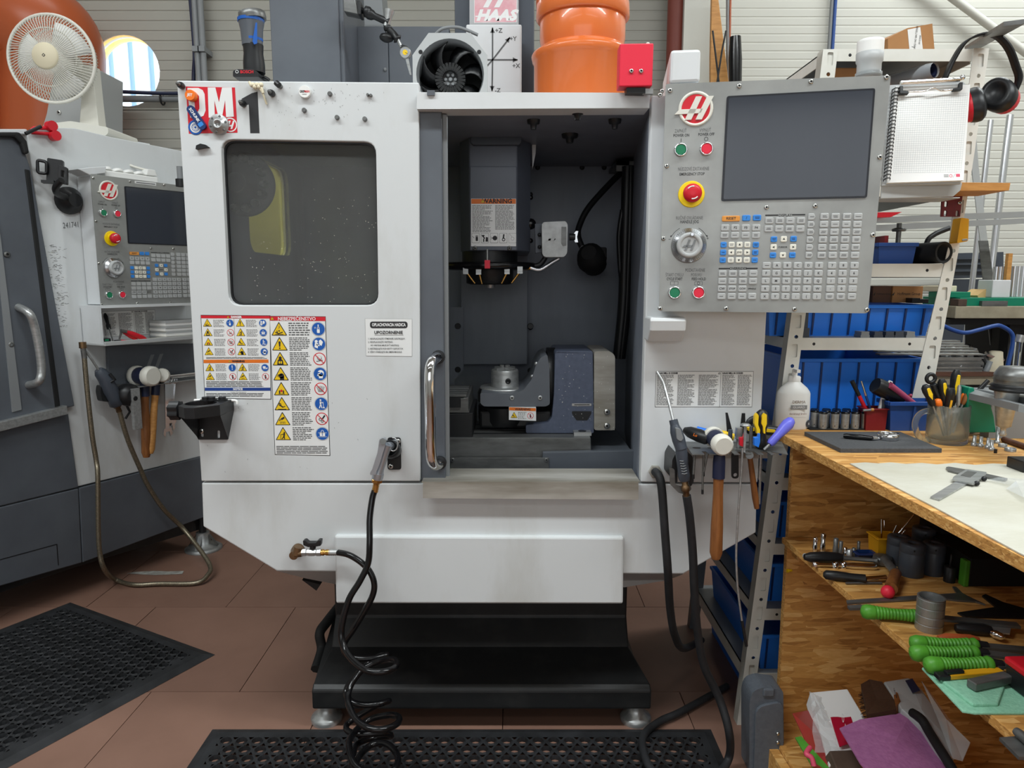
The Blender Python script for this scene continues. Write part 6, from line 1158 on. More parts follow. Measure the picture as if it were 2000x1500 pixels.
# black cup shaped fixture on the left edge of the panel
def u3(x,y,d=0): q = F.p(x,y,d); return (q[0],-d,q[1])
t = thing('tool_clamping_fixture','black steel tool holder fixture with a round cup bolted to the front panel edge','bracket',F.M@V(u3(400,858)))
b = MB(F,'black'); z1,z0 = F.p(400,790,.1)[1],F.p(400,812,.1)[1]; x0,x1 = F.p(355,800,.1)[0],F.p(444,800,.05)[0]
hc = V(((x0+x1)/2-.01,-.075,0))
ou = [(x0+.03,-.15),(x1-.05,-.15),(x1,-.10),(x1,.0),(x0+.03,.0),(x0,-.05),(x0,-.12)]
K = Matrix(((1,0,0,0),(0,0,1,0),(0,-1,0,0),(0,0,0,1)))  # prism depth becomes height
b.M = F.M@Matrix(((1,0,0,0),(0,0,1,0),(0,1,0,0),(0,0,0,1)))
b.prism([(x,y) for x,y in ou],z0,z1,holes=[[(hc.x+.042*cos(a),hc.y+.042*sin(a)) for a in [2*pi*k/28 for k in range(28)]]]); part('ring_plate',b,t,.003)
b = MB(F,'black'); b.prism(F.P([(362,806),(446,806),(446,858),(389,858)],.0),-.006,0,holes=[rpoly(F.P([(393,838),(399,838),(399,853),(393,853)]),.004,3),rpoly(F.P([(425,840),(431,840),(431,855),(425,855)]),.004,3)]); part('back_plate',b,t,.001)
b = MB(F,'black'); b.add([u3(362,812,.0),u3(389,858,0),u3(389,858,.006),(x0+.01,-.13,z0),(x0+.01,0,z0),u3(446,858,0),(x1,-.1,z0),(x1,0,z0)],[(3,2,1,4),(6,7,5)]); part('gusset',b,t)
for x,y in ((393,786),(405,788),(426,786)): q = F.p(x,y,.06); b = MB(F,'black'); b.cyl((q[0],-.03,z1),(q[0],-.03,z1+.010),.0105,n=14); b.cyl((q[0],-.03,z1+.0),(q[0],-.03,z1+.003),.015,n=14); part('cap_screw',b,t)
b = MB(F,'bright_bolt'); q = F.p(396,841); screw(b,q[0],q[1],.008,-.006,.006); part('screw',b,t)
q = F.p(344,801,.08); b = MB(F,'black'); b.cyl((x0+.01,-.08,q[1]),(q[0]+.02,-.08,q[1]),.012,n=12); M = T3(q[0]+.0,-.08,q[1])@RY(-90)
pg = [((.03 if k % 2 else .022)*cos(pi*k/7),(.03 if k % 2 else .022)*sin(pi*k/7)) for k in range(14)]; b.M = F.M@T3(q[0],-.08,q[1])@RZ(-90); b.prism(rpoly(pg,.006,2),-.015,.012); part('star_knob',b,t)
b = MB(F,'plastic_white'); b.tube(bez([u3(380,782,.012),u3(410,782,.014),u3(448,782,.014),u3(461,783,.012),u3(463,789,.012)],6),.0042,8); single('hex_key',b,'thin white angled hex key lying on the black fixture','hex key')
# ---------------- tool shelf on the right panel
ZP = F.p(1400,878,.1)[1]; FSH = F
t = thing('tool_shelf','thin steel tool shelf with notches screwed to the right side of the machine front','shelf',F.M@V((F.p(1430,880,.1)[0],-.1,ZP)))
def w3(x,y,d=.1): q = F.p(x,y,d); return (q[0],-d,q[1])
xs0,xs1 = F.p(1352,884,.155)[0],F.p(1539,886,.155)[0]; xb0,xb1 = F.p(1336,862)[0],F.p(1500,868)[0]
fe_ = [(xs0,-.155),(xs1,-.155),(xb1+.03,0),(xb0,0)]
notch = []
e = [xs0+(xs1-xs0)*k for k in (0,.13,.18,.39,.44,.50,.57,.62,.69,.75,.82,.86,1)]
out = [(xb1+.04,-.0),(xb0,.0),(e[0],-.155)]
for k in range(1,12): out += [(e[k],-.155 if k % 2 == 1 else -.12),(e[k],-.12 if k % 2 == 1 else -.155)]
out += [(e[12],-.155)]
b = MB(m='steel_dark'); b.M = F.M@Matrix(((1,0,0,0),(0,0,1,0),(0,1,0,0),(0,0,0,1)))
hl = [[(lerp(xs0,xs1,f)+.012*cos(a),yy+.008*sin(a)) for a in [2*pi*k/10 for k in range(10)]] for f,yy in ((.12,-.08),(.28,-.08),(.45,-.08),(.62,-.08),(.8,-.08))]
b.prism(out,ZP-.0025,ZP,holes=hl); part('plate',b,t)
b = MB(F,'steel'); b.box(xb0,xb1,-.002,0,ZP-.05,ZP); [screw(b,F.p(x,895)[0],ZP-.03,.007,-.002,.005,'steel_dark') for x in (1362,1460)]; part('back_flange',b,t)
# driver tools lying or standing on it
def driver(name,lab,p0,p1,prof,m,shaft=None,sr=.003,stripe=None,cat='screwdriver'):
    t = thing(name,lab,cat,F.M@V(p0)); b = MB(F,m); b.turn(p0,p1,prof,12); part('handle',b,t)
    if shaft: b = MB(F,'steel'); b.tube([p0 if V(p0)-V(shaft[0]) == V((0,0,0)) else shaft[0]]+list(shaft[1:]),sr,8); part('blade',b,t)
    if stripe:
        for m2,pts in stripe: b = MB(F,m2); b.sheet([(q[0],q[2]) for q in pts],min(q[1] for q in pts)); part('grip_inlay',b,t)
    return t
dp = [(.008,0),(.015,.1),(.016,.35),(.012,.6),(.015,.85),(.010,1)]
t1 = driver('screwdriver','screwdriver with a plain black handle lying on the tool shelf',w3(1385,858,.12),w3(1337,840,.06),[(.014,0),(.018,.1),(.019,.4),(.016,.8),(.009,1)],'black',cat='screwdriver')
b = MB(F,'orange_band'); q = w3(1358,850,.118); b.text('Lo',.011,T3(*q)@RY(20),bold=.0003); part('lettering',b,t1)
t1 = driver('screwdriver','screwdriver with a blue handle lying behind the black handled one',w3(1420,862,.055),w3(1360,838,.035),[(.012,0),(.015,.15),(.014,.6),(.009,1)],'blue')
t1 = driver('screwdriver','screwdriver with a yellow and black handle lying behind the hammer',w3(1432,855,.03),w3(1400,845,.025),[(.012,0),(.013,.5),(.009,1)],'yellow')
for k,(pp,lab) in enumerate(((((1417,806),(1421,806),(1431,845),(1420,845)),'left of two flat black tapering blades standing on the tool shelf'),(((1449,807),(1455,807),(1456,850),(1444,848)),'right of two flat black tapering blades standing on the tool shelf'))):
    b = MB(F,'black'); q = F.P(pp,.03); b.prism([(x,max(z,ZP)) for x,z in q],-.032,-.028); single('scraper',b,lab,'scraper')
ZT = ZP+.0005
def up3(x,yt,yb,r,m,lab,name,d,prof=None,n=12,cat='tool'):
    p = F.p(x,yb,d); top = F.p(x,yt,d)[1]; b = MB(F,m); b.turn((p[0],-d,ZT),(p[0],-d,top),prof or [(r,0),(r,1)],n); return single(name,b,lab,cat)
up3(1426,839,853,.006,'grey_dark','short grey pin standing on the tool shelf beside the left black blade','pin',.05,cat='pin')
up3(1442,835,866,.01,'steel','round steel collet stop standing on the tool shelf','collet',.075,[(.006,0),(.006,.42),(.011,.45),(.008,.5),(.011,.56),(.010,1)],cat='tool part')
t1 = thing('bolt','long threaded steel bolt standing head up through the tool shelf','bolt',F.M@V(w3(1454,875,.13)))
p = w3(1454,873,.13); zt__ = F.p(1454,829,.13)[1]; b = MB(F,'steel'); b.turn((p[0],p[1],ZT),(p[0],p[1],zt__-.004),[((.0035 if k % 2 else .0042),k/24) for k in range(25)],10); part('thread',b,t1); b = MB(F,'steel'); b.lathe([(.013,-.004),(.0135,0),(.010,.002)],16,T3(p[0],p[1],zt__)); part('head',b,t1)
up3(1466,833,866,.005,'steel_dark','thin grey steel pin standing beside the long threaded bolt','pin',.09,cat='pin')
for x,m,lab in ((1449,'red','red folded key tool clipped on the tool shelf'),(1477,'blue','blue folded key tool clipped on the tool shelf')):
    b = MB(F,m); q = F.P([(x-5.5,854),(x+2,853),(x+4,846),(x+6,846),(x+6,862),(x+3,873),(x-5.5,869)],.12 if m == 'red' else .135); b.prism([(a,max(c,ZP+.0006)) for a,c in q],-.128 if m == 'red' else -.143,-.115 if m == 'red' else -.13); single('key_tool',b,lab,'key',bev=.001)
# yellow and black screwdrivers: one upright, one lying crosswise behind
pu,pt = w3(1487,870,.09),w3(1488,800,.09); pu = (pu[0],pu[1],ZT)
t1 = driver('screwdriver','upright screwdriver with a big yellow and black handle, head up',pu,pt,[(.010,0),(.016,.05),(.014,.25),(.012,.4),(.017,.62),(.018,.8),(.014,.94),(.006,1)],'black')
for pts in (((1475,812),(1479,807),(1482,812),(1481,830),(1485,840),(1484,848),(1479,848),(1478,838),(1474,828)),((1489,812),(1493,807),(1498,810),(1498,828),(1495,836),(1495,847),(1492,847),(1491,834),(1488,828))):
    b = MB(F,'yellow'); b.prism(rpoly(F.P(pts,.112),.002,2),-.1115,-.098); part('grip_inlay',b,t1,label='yellow grip inlay')
b = MB(F,'steel'); b.cyl((pu[0],pu[1],ZP),(pu[0],pu[1],ZP-.09),.004,n=8); part('blade',b,t1)
t1 = driver('screwdriver','yellow and black screwdriver lying crosswise behind the upright one',w3(1455,838,.025),w3(1522,841,.04),[(.008,0),(.014,.1),(.012,.3),(.015,.7),(.011,1)],'black')
b = MB(F,'yellow'); [b.prism(rpoly(F.P(pts,.055),.002,2),-.0545,-.03) for pts in (((1462,836),(1474,836),(1474,842),(1462,842)),((1497,838),(1515,840),(1516,845),(1497,844)))]; part('grip_inlay',b,t1,label='yellow grip inlay')
b = MB(F,'black'); q = F.p(1463,832,.012); b.lathe([(.03,0),(.03,.008),(.012,.008),(.012,0)],20,T3(q[0]+.02,-.004,q[1])@RX(90),cap=False); single('washer',b,'black ring leaning at the panel behind the yellow handled tools','ring')
t1 = driver('screwdriver','violet blue hexagonal handled screwdriver leaning over the right end of the tool shelf',w3(1503,868,.12),w3(1548,818,.10),[(.008,0),(.0115,.08),(.0115,.35),(.0155,.62),(.0165,.8),(.012,.95),(.006,1)],'blue_handle')
b = MB(F,'steel'); b.cyl(w3(1503,868,.12),w3(1492,878,.12),.004,n=8); part('blade',b,t1)
# blades hanging below the shelf
for k,(x0,y0,x1,y1,r,lab) in enumerate(((1357,887,1354,930,.0035,'shortest thin blade'),(1374,886,1372,960,.003,'longest thin blade'),(1382,884,1374,925,.003,'slanting thin blade'))):
    b = MB(F,'steel_dark'); b.tube([w3(x0,y0,.135),w3(x1,y1,.135)],r,6); b.m = 'black'; b.cyl(w3(x1,y1-4,.135),w3(x1,y1+5,.135),r*1.1,n=6); single('hanging_blade',b,lab+' hanging under the left end of the tool shelf','blade','blades under the tool shelf')
b = MB(F,'black'); b.prism(rpoly(F.P([(1428,884),(1442,884),(1442,934),(1428,934)],.11),.01,4),-.114,-.11,holes=[[(F.p(1435.5,927,.11)[0]+.0055*cos(a),F.p(1435.5,927,.11)[1]+.0055*sin(a)) for a in [2*pi*k/12 for k in range(12)]]]); single('hook_wrench',b,'flat black wrench with a round hole hanging under the tool shelf','wrench')
b = MB(F,'steel'); b.tube(bez([w3(1450,876,.15),w3(1448,920,.15),w3(1444,970,.15),w3(1440,1030,.15),w3(1438,1090,.15),w3(1441,1150,.15),w3(1449,1212,.15)]),.003,6); b.m = 'black'; b.cyl(w3(1449,1212,.15),w3(1458,1262,.15),.0042,n=8); single('cleaning_wire',b,'long thin steel rod with a black tip hanging from the tool shelf','rod')
b = MB(F,'steel'); q = F.p(1488,940,.05); b.prism(F.P([(1485,890),(1489,890),(1485,985),(1481,985)],.05),-.05,-.046); single('steel_rule',b,'narrow steel rule hanging behind the short wooden handle','ruler')
hammer('hammer','blue and white soft hammer with a long wooden shaft on the tool shelf',F,w3(1390,850,.10),w3(1414,872,.19),.029,w3(1405,888,.135),w3(1398,1091,.13),'wood_handle','offwhite')
t1 = thing('hammer','small hammer with a thin reddish shaft hanging under the tool shelf','hammer',F.M@V(w3(1478,990,.08))); b = MB(F,'wood_handle'); b.turn(w3(1464,888,.08),w3(1478,993,.08),[(.007,0),(.008,.3),(.0095,.8),(.007,1)],10); part('shaft',b,t1); b = MB(F,'steel_dark'); b.cyl(w3(1464,889,.04),w3(1464,889,.12),.011,n=10); part('head',b,t1)
# air gun in its bracket with black hoses
t = thing('air_gun','grey air gun with a long bent steel nozzle beside the tool shelf','air gun',F.M@V(w3(1335,960,.12)))
b = MB(F,'steel'); b.tube(bez([w3(1283,726,.03),w3(1290,738,.04),w3(1297,752,.05),w3(1306,785,.08),w3(1315,822,.11)],4),.0042,8); part('nozzle',b,t,label='long bent steel nozzle')
b = MB(F,'grey_dark'); b.turn(w3(1315,820,.11),w3(1318,832,.115),[(.012,0),(.0125,1)],14); b.turn(w3(1317,830,.115),w3(1331,878,.13),[(.012,0),(.017,.25),(.018,.6),(.016,1)],14); b.turn(w3(1329,868,.13),w3(1337,938,.12),[(.013,0),(.0165,.2),(.016,.55),(.0165,.8),(.017,.88),(.014,1)],14); part('body',b,t)
b = MB(F,'grey_mid'); b.prism(rpoly(F.P([(1320,836),(1329,838),(1335,856),(1330,862),(1322,858)],.145),.003,2),-.146,-.13); part('trigger',b,t,.001)
b = MB(F,'grey_mid'); [b.tube([w3(1327.5+k*.8,900+k*5,.142),w3(1333+k*.8,901+k*5,.1425),w3(1338+k*.8,899+k*5,.138)],.0015,5) for k in range(6)]; part('grip_rib',b,t)
b = MB(F,'brass_dull'); b.turn(w3(1337,938,.12),w3(1341,972,.12),[(.009,0),(.009,.3),(.012,.35),(.012,.6),(.009,.65),(.010,1)],8); part('coupling',b,t)
b = MB(F,'black'); b.prism(rpoly(F.P([(1318,880),(1310,895),(1308,930),(1316,940),(1320,938),(1320,905)],.08),.004,2),-.10,0); b.prism(rpoly(F.P([(1338,880),(1348,886),(1350,935),(1344,945),(1342,940)],.08),.004,2),-.11,-.0); gb = part('bracket',b,t)
b = MB(F,'steel_dark'); b.prism(rpoly(F.P([(1307,912),(1317,916),(1318,945),(1330,950),(1346,940),(1350,955),(1340,965),(1325,962),(1308,945)],.1),.004,2),-.104,-.1); part('guard_plate',b,t)
b = MB(m='rubber'); b.tube(bez([F.M@V(w3(1341,968,.12)),F.M@V(w3(1347,1010,.11)),F.M@V(w3(1353,1080,.09)),F.M@V(w3(1356,1150,.08)),h3(1362,1230,2.0),h3(1375,1300,2.02),h3(1405,1365,2.02),h3(1424,1430,1.98),onZ(1424,1478,.05),onZ(1400,1512,.03),onZ(1340,1530,.03),onZ(1280,1510,.03),onZ(1257,1470,.03),onZ(1258,1435,.03),onZ(1290,1408,.02),onZ(1330,1390,.02),onZ(1420,1340,.02)],7),.0125,10); part('hose',b,t,label='thick black hose')
t = thing('hose','black hose from the brass port down behind the machine leg','hose',onZ(1330,1330,.0)); b = MB(m='rubber'); b.tube(bez([F.M@V(u3(1279,921,.03)),F.M@V(u3(1288,932,.06)),F.M@V(u3(1293,960,.07)),F.M@V(u3(1298,1030,.07)),F.M@V(u3(1304,1110,.06)),h3(1309,1190,2.05),h3(1318,1240,2.1),h3(1335,1266,2.2),h3(1370,1250,2.5)],7),.0125,10); part('tube',b,t)
# ================================================================ rubber mats with rows of holes
def mat_obj(name,lab,o,ux,uy,W,H,cell,rad,border,thick=.016,box=None,base=False):
    """o corner, unit axes, size; plate of square cells (offset rows) each with a round through hole"""
    t = thing(name,lab,'mat',o); o,ux,uy = V(o),nz(ux),nz(uy); up = V((0,0,1))
    b = MB(m='rubber'); n = 10
    nx,ny = int((W-2*border)/cell),int((H-2*border)/(cell*.87)); mx,my = (W-nx*cell)/2,(H-ny*cell*.87)/2
    def P(x,y,z): return o+ux*x+uy*y+up*z
    for j in range(ny):
        for i in range(nx):
            off = cell*.5 if j % 2 else 0
            if i == nx-1 and j % 2: continue
            x0,y0 = mx+i*cell+off,my+j*cell*.87; x1,y1 = x0+cell,y0+cell*.87; cx,cy = (x0+x1)/2,(y0+y1)/2
            if box and not box(P(cx,cy,0)): continue
            r = rad
            sq = []; co_ = []; ci = []; cb = []
            for k in range(n):
                a = 2*pi*k/n+pi/n; ca,sa = cos(a),sin(a); m = max(abs(ca)/(cell/2),abs(sa)/(cell*.435)); sq.append(P(cx+ca/m,cy+sa/m,thick*.72)); co_.append(P(cx+ca*r*1.16,cy+sa*r*1.16,thick*.72)); ci.append(P(cx+ca*r,cy+sa*r,thick)); cb.append(P(cx+ca*r*.93,cy+sa*r*.93,.0008))
            b.add(sq+co_+ci+cb,[(q*n+k,q*n+(k+1) % n,q*n+n+(k+1) % n,q*n+n+k) for q in range(3) for k in range(n)])
    hf = b; b = MB(m='rubber'); ou = [(0,0),(W,0),(W,H),(0,H)]; e = border*.6; mi = [(e,e),(W-e,e),(W-e,H-e),(e,H-e)]; ii = [(mx,my),(W-mx,my),(W-mx,H-my),(mx,H-my)]
    vs = [P(x,y,.001) for x,y in ou]+[P(x,y,thick*.72) for x,y in mi]+[P(x,y,thick*.72) for x,y in ii]
    b.add(vs,[(k,(k+1) % 4,4+(k+1) % 4,4+k) for k in range(4)]+[(4+k,4+(k+1) % 4,8+(k+1) % 4,8+k) for k in range(4)]); (b.add([P(x,y,.0009) for x,y in ii],[(0,1,2,3)]) if base else 0); part('border',b,t); b = hf
    for j in range(ny):
        if j % 2: b.add([P(mx,my+j*cell*.87,thick*.72),P(mx+cell/2,my+j*cell*.87,thick*.72),P(mx+cell/2,my+(j+1)*cell*.87,thick*.72),P(mx,my+(j+1)*cell*.87,thick*.72)],[(0,1,2,3)]); b.add([P(W-mx-cell/2,my+j*cell*.87,thick*.72),P(W-mx,my+j*cell*.87,thick*.72),P(W-mx,my+(j+1)*cell*.87,thick*.72),P(W-mx-cell/2,my+(j+1)*cell*.87,thick*.72)],[(0,1,2,3)])
    part('hole_field',b,t,kind='stuff')
tip,c1,c2 = onZ(420,1279,0),onZ(140,1178,0),onZ(45,1503,0)
ax_ = nz(c1-tip); ay_ = nz(c2-tip); ay_ = nz(ay_-ax_*ay_.dot(ax_))
mat_obj('rubber_mat','black rubber mat full of round holes on the tiles before the left machine',tip+ax_*1.0,-ax_,ay_,1.0,1.75,.048,.0168,.055,base=True)
p0,p1 = onZ(415,1425,0),onZ(1378,1428,0)
mat_obj('rubber_mat','black rubber mat full of round holes lying before the large machine',V((p0.x-.0,p0.y-.78,0)),(1,0,0),(0,1,0),p1.x-p0.x+.02,.78,.051,.0168,.05)
# ================================================================ the white slotted shelf rack
YK = 2.24; FKr = FY(YK)
def rp(x,y,d=0): return FKr.p(x,y,d)
rk = thing('shelf_rack','tall white slotted steel shelf rack leaning slightly beside the wooden bench','shelf',(onY(1440,1460,YK).x,YK,0))
LX = [(1608,96),(1545,620),(1433,1464)]; LW = [(1637,95),(1573,620),(1459,1466)]; LS = [(1597,104),(1533,622),(1424,1456)]
RXl = [(1902,94),(1853,480),(1783,770)]; RXr = [(1932,95),(1889,400),(1820,770)]
def lin3(tab,y):
    if y <= tab[1][1]: a,c = tab[0],tab[1]
    else: a,c = tab[1],tab[2]
    return a[0]+(c[0]-a[0])*(y-a[1])/(c[1]-a[1])
def post(edgeA,edgeB,ys,side,slots):
    holes = []; rec = []
    for y in slots:
        x0,x1 = lin3(edgeA,y),lin3(edgeB,y); xm = x0+(x1-x0)*.58; h = (1 if y < 700 else 1)*13; w = (x1-x0)*.2
        holes.append(rpoly(FKr.P([(xm-w,y-h),(xm+w,y-h),(xm+w-h*.12,y+h),(xm-w-h*.12,y+h)]),.004,2))
        w *= 1.3; h *= 1.2; rec.append(FKr.P([(xm-w,y-h),(xm+w,y-h),(xm+w,y+h),(xm-w,y+h)]))
        yy = y+30; x0,x1 = lin3(edgeA,yy),lin3(edgeB,yy); q = rp(x0+(x1-x0)*.55,yy); holes.append([(q[0]+.0062*cos(a),q[1]+.0062*sin(a)) for a in [2*pi*k/8 for k in range(8)]])
    pts = [(lin3(edgeA,y),y) for y in ys]+[(lin3(edgeB,y),y) for y in reversed(ys)]
    b = MB(FKr,'rack'); b.prism(FKr.P(pts),0,.0025,holes=holes)
    [b.prism(r_,.005,.007) for r_ in rec]
    e = [rp(lin3(edgeA if side < 0 else edgeB,y),y) for y in ys]; n = len(e)
    b.add([(x,.0,z) for x,z in e]+[(x+(0 if side > 0 else 0),.04,z) for x,z in e],[(i,i+1,n+i+1,n+i) for i in range(n-1)]+[(n+i,n+i+1,i+1,i) for i in range(n-1)]); return part('post',b,rk)
post(LX,LW,(96,360,620,1000,1464),-1,[115+k*57 for k in range(23)])
post(RXl,RXr,(94,300,480,700,1010),1,[118+k*57 for k in range(11)])
for (ex,dx) in ((LX,.0),(RXl,.0)):   # rear posts
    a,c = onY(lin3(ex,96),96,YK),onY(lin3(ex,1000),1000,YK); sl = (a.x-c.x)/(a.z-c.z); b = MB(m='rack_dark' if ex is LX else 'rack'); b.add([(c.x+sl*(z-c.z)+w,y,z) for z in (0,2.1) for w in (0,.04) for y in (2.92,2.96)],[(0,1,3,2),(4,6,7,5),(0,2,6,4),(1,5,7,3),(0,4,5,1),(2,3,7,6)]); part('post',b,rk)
LEV = [(95,119),(352,384),(515,541),(660,684),(853,872),(934,958),(1063,1084),(1190,1212),(1316,1342),(1418,1440)]
lz = []
for k,(y0,y1) in enumerate(LEV):
    z0,z1 = onY(1600,y1,YK).z,onY(1600,y0,YK).z; xl_ = onY(lin3(LW,y0),y0,YK).x-.012; xr_ = onY(lin3(RXl,min(y0,760)),min(y0,760),YK).x+.01 - (0 if y0 < 760 else (y0-760)*.0002); lz.append((z1,xl_,xr_))
    b = MB(m='rack'); b.box(xl_,xr_,YK+.003,YK+.006,z0,z1); b.box(xl_-.02,xl_-.017,YK+.03,2.95,z0,z1); b.box(xr_,xr_+.003,YK+.03,2.95,z0,z1); b.m = 'grey_mid'; b.box(xl_-.02,xr_,YK+.0065,2.95,z1-.004,z1)
    q = V((xl_+.06,0,(z0+z1)/2)); b.m = 'black'; [b.lathe([(.005,0),(0,.0004)],8,T3(x,YK+.003,(z0+z1)/2)@RX(90)) for x in ((xl_+.05,) if y0 > 800 else (xl_+.05,xr_-.06))]; part('shelf_beam',b,rk)
def bin_(name,lab,x0,x1,y0,y1,z0,z1,m='blue',ribs=5,rim=.012,cat='bin',flare=.012):
    t = thing(name,lab,cat,((x0+x1)/2,(y0+y1)/2,z0)); th = .003
    b = MB(m=m); o = [(x0+flare,y0+flare),(x1-flare,y0+flare),(x1-flare,y1-flare),(x0+flare,y1-flare)]; u = [(x0,y0),(x1,y0),(x1,y1),(x0,y1)]
    def rg(p,z,e): cx,cy = (x0+x1)/2,(y0+y1)/2; return [(x+(e if x < cx else -e),y+(e if y < cy else -e),z) for x,y in p]
    vs = rg(o,z0,0)+rg(u,z1,0)+rg(u,z1,th)+rg(o,z0+th,th)
    b.add(vs,[(3,2,1,0)]+[(k,(k+1) % 4,4+(k+1) % 4,4+k) for k in range(4)]+[(4+k,4+(k+1) % 4,8+(k+1) % 4,8+k) for k in range(4)]+[(8+k,8+(k+1) % 4,12+(k+1) % 4,12+k) for k in range(4)]+[(12,13,14,15)]); part('body',b,t)
    b = MB(m=m); b.box(x0-.004,x1+.004,y0-.006,y0+.001,z1-rim,z1); b.box(x0-.006,x0,y0,y1,z1-rim,z1); b.box(x1,x1+.006,y0,y1,z1-rim,z1); part('rim',b,t,.0015)
    for k in range(ribs):
        b = MB(m='blue_dark' if m == 'blue' else m); x = lerp(x0,x1,(k+.5)/ribs); b.add([(x-.003,y0-.004,z1-rim),(x+.003,y0-.004,z1-rim),(x+.003,y0+flare-.003,z0+.004),(x-.003,y0+flare-.003,z0+.004),(x-.003,y0+.003,z1-rim),(x+.003,y0+.003,z1-rim),(x+.003,y0+flare+.003,z0+.004),(x-.003,y0+flare+.003,z0+.004)],[(0,3,2,1),(0,4,7,3),(1,2,6,5)]); part('rib',b,t)
    return t
def X(px,py,Y): return onY(px,py,Y).x
def Zp(px,py,Y): return onY(px,py,Y).z
z = lz[3][0]; bin_('storage_bin','long blue plastic bin behind the steel pendant, under the cardboard boxes',X(1500,620,2.31),X(1822,620,2.31),2.31,2.85,z,Zp(1700,595,2.31),ribs=9)
z = lz[4][0]; bin_('storage_bin','long blue plastic bin behind the white bottle at bench height',X(1548,760,2.31),X(1800,760,2.31),2.31,2.85,z,Zp(1700,700,2.31),ribs=7)
b = MB(m='scrap_metal'); 
for k in range(6): x0 = X(1690+k*12,690,2.5); b.box(x0,x0+.35,2.4+k*.06,2.43+k*.06,Zp(1700,700,2.31)+.004*k+.001,Zp(1700,700,2.31)+.004*k+.006)
single('metal_strips',b,'flat metal strips lying across the top of the lower long blue bin','strips',kind='stuff')
for k,(lv,h,lab) in enumerate(((5,.10,'dark blue bin just under bench height on the rack'),(6,.13,'blue bin on the rack in line with the socket shelf of the bench'),(7,.14,'blue bin on the rack above the open bottom bin'),(8,.13,'open blue bin low on the rack above the grey case'))):
    z,xl_,xr_ = lz[lv]; bin_('storage_bin',lab,xl_+.02,xr_-.12,YK+.05 if k < 3 else YK+.02,2.85,z,z+h,ribs=4)
z = lz[9][0]; bin_('storage_bin','blue bin on the bottom board of the rack behind the grey case',lz[9][1]+.05,lz[9][2],2.3,2.9,z,z+.12,ribs=4)
# on the rack: upper board
zt_ = lz[0][0]; t = thing('cardboard_box','brown cardboard box with a white label on the topmost board of the rack','box',(X(1780,92,2.4),2.45,zt_))
FQ = FR((0,2.45,0),(cos(radians(-14)),-sin(radians(-14)),0)); b = MB(FQ,'cardboard'); q = FQ.P([(1734,75),(1772,55),(1821,46),(1828,130),(1735,130)]); b.prism([(x,max(zz,zt_+.0006)) for x,zz in q],0,.16); part('carton',b,t)
b = MB(FQ,'paper'); q = FQ.P([(1772,58),(1797,53),(1806,130),(1779,130)]); b.sheet([(x,max(zz,zt_+.001)) for x,zz in q],-.001); b.m = 'text_dark'; c = FQ.p(1788,76); b.text('BOARD NO BATTERIES',.012,T3(c[0],-.0016,c[1])@RY(-86),sx=.75); c = FQ.p(1796,78); b.text('09/15/2020',.010,T3(c[0],-.0016,c[1])@RY(-86),sx=.7); c = FQ.p(1783,92); b.text('1',.018,T3(c[0],-.0016,c[1])@RY(-86),sx=.8); part('label_print',b,t)
b = MB(m='cardboard'); b.box(X(1725,95,2.42),X(1740,95,2.42),2.4,2.5,zt_,zt_+.012); single('cardboard_flap',b,'small flat scrap of cardboard on the topmost board beside the box','cardboard')
# second board: packages, rolled pipe; cartons
zs = lz[1][0]
b = MB(m='cardboard'); b.box(X(1630,160,2.3),X(1705,160,2.3),2.3,2.7,zs,Zp(1660,132,2.3)); single('carton',b,'plain brown carton behind the white pipe coupling on the second board','box',bev=.003)
b = MB(FY(2.34),'cardboard'); fq = FY(2.34); q = fq.P([(1738,152),(1770,150),(1790,158),(1810,152),(1828,156),(1830,180),(1738,180)]); b.prism([(q[0][0],zs)]+[q[0]]+q[1:5]+[(q[4][0],zs)],0,.3); single('torn_carton',b,'torn brown carton behind the clipboard on the second board','box')
t = thing('wrapped_pipe','short dark pipe wrapped in clear film lying on the torn carton','pipe',onY(1805,160,2.3)); b = MB(m='blue_navy'); b.lathe([(.021,0),(.021,.32)],18,axisM(onY(1822,138,2.24),(-.5,1,-.02)),cap=False); b.lathe([(.014,0),(.014,.32)],18,axisM(onY(1822,138,2.24),(-.5,1,-.02)),cap=False); part('pipe',b,t); b = MB(m='film'); b.lathe([(.022,-.006),(.027,.03),(.025,.1),(.029,.18),(.03,.33)],14,axisM(onY(1822,138,2.24),(-.5,1,-.02)),cap=False); part('film',b,t)
for k in range(5):
    b = MB(m='steel'); x = X(1718+k*15,390,2.28); b.lathe([(.012,0),(.012,.024),(.010,.026)],14,T3(x,2.28,zs)); b.m = 'black'; b.lathe([(.0125,.0),(.0125,.012)],14,T3(x,2.28,zs)); single('collet',b,('first','second','third','fourth','fifth')[k]+' small steel collet from the pendant, on the board under the clipboard tray','collet','collets under the clipboard tray')
# clipboard with squared pad on its tray beside the pendant
FCl = FR(onY(1810,260,1.98),(1,-.08,0),(0,.25,1)); FCl.o = onY(1810,260,1.98)
t = thing('clipboard','spiral pad of squared paper under a steel clip beside the control pendant','notepad',onY(1810,358,1.98))
pg = FCl.P([(1750,169),(1895,165),(1882,352),(1733,357)]); b = MB(FCl,'paper'); b.prism(pg,0,.008); part('pad',b,t)
b = MB(FCl,'grey_light'); b.prism(FCl.P([(1738,163),(1885,156),(1897,170),(1880,356),(1725,360)]),.009,.016); part('board',b,t)
b = MB(FCl,'text_mid'); MATS.get('grid') or mat('grid',(206,212,212),.8); b.m = 'grid'; TL,TR,BR,BL = FCl.P([(1757,186),(1890,182),(1877,336),(1745,338)])
for k in range(31): f = k/30; b.bar(lerp(TL[0],TR[0],f),lerp(TL[1],TR[1],f),lerp(BL[0],BR[0],f),lerp(BL[1],BR[1],f),.0006,-.0003)
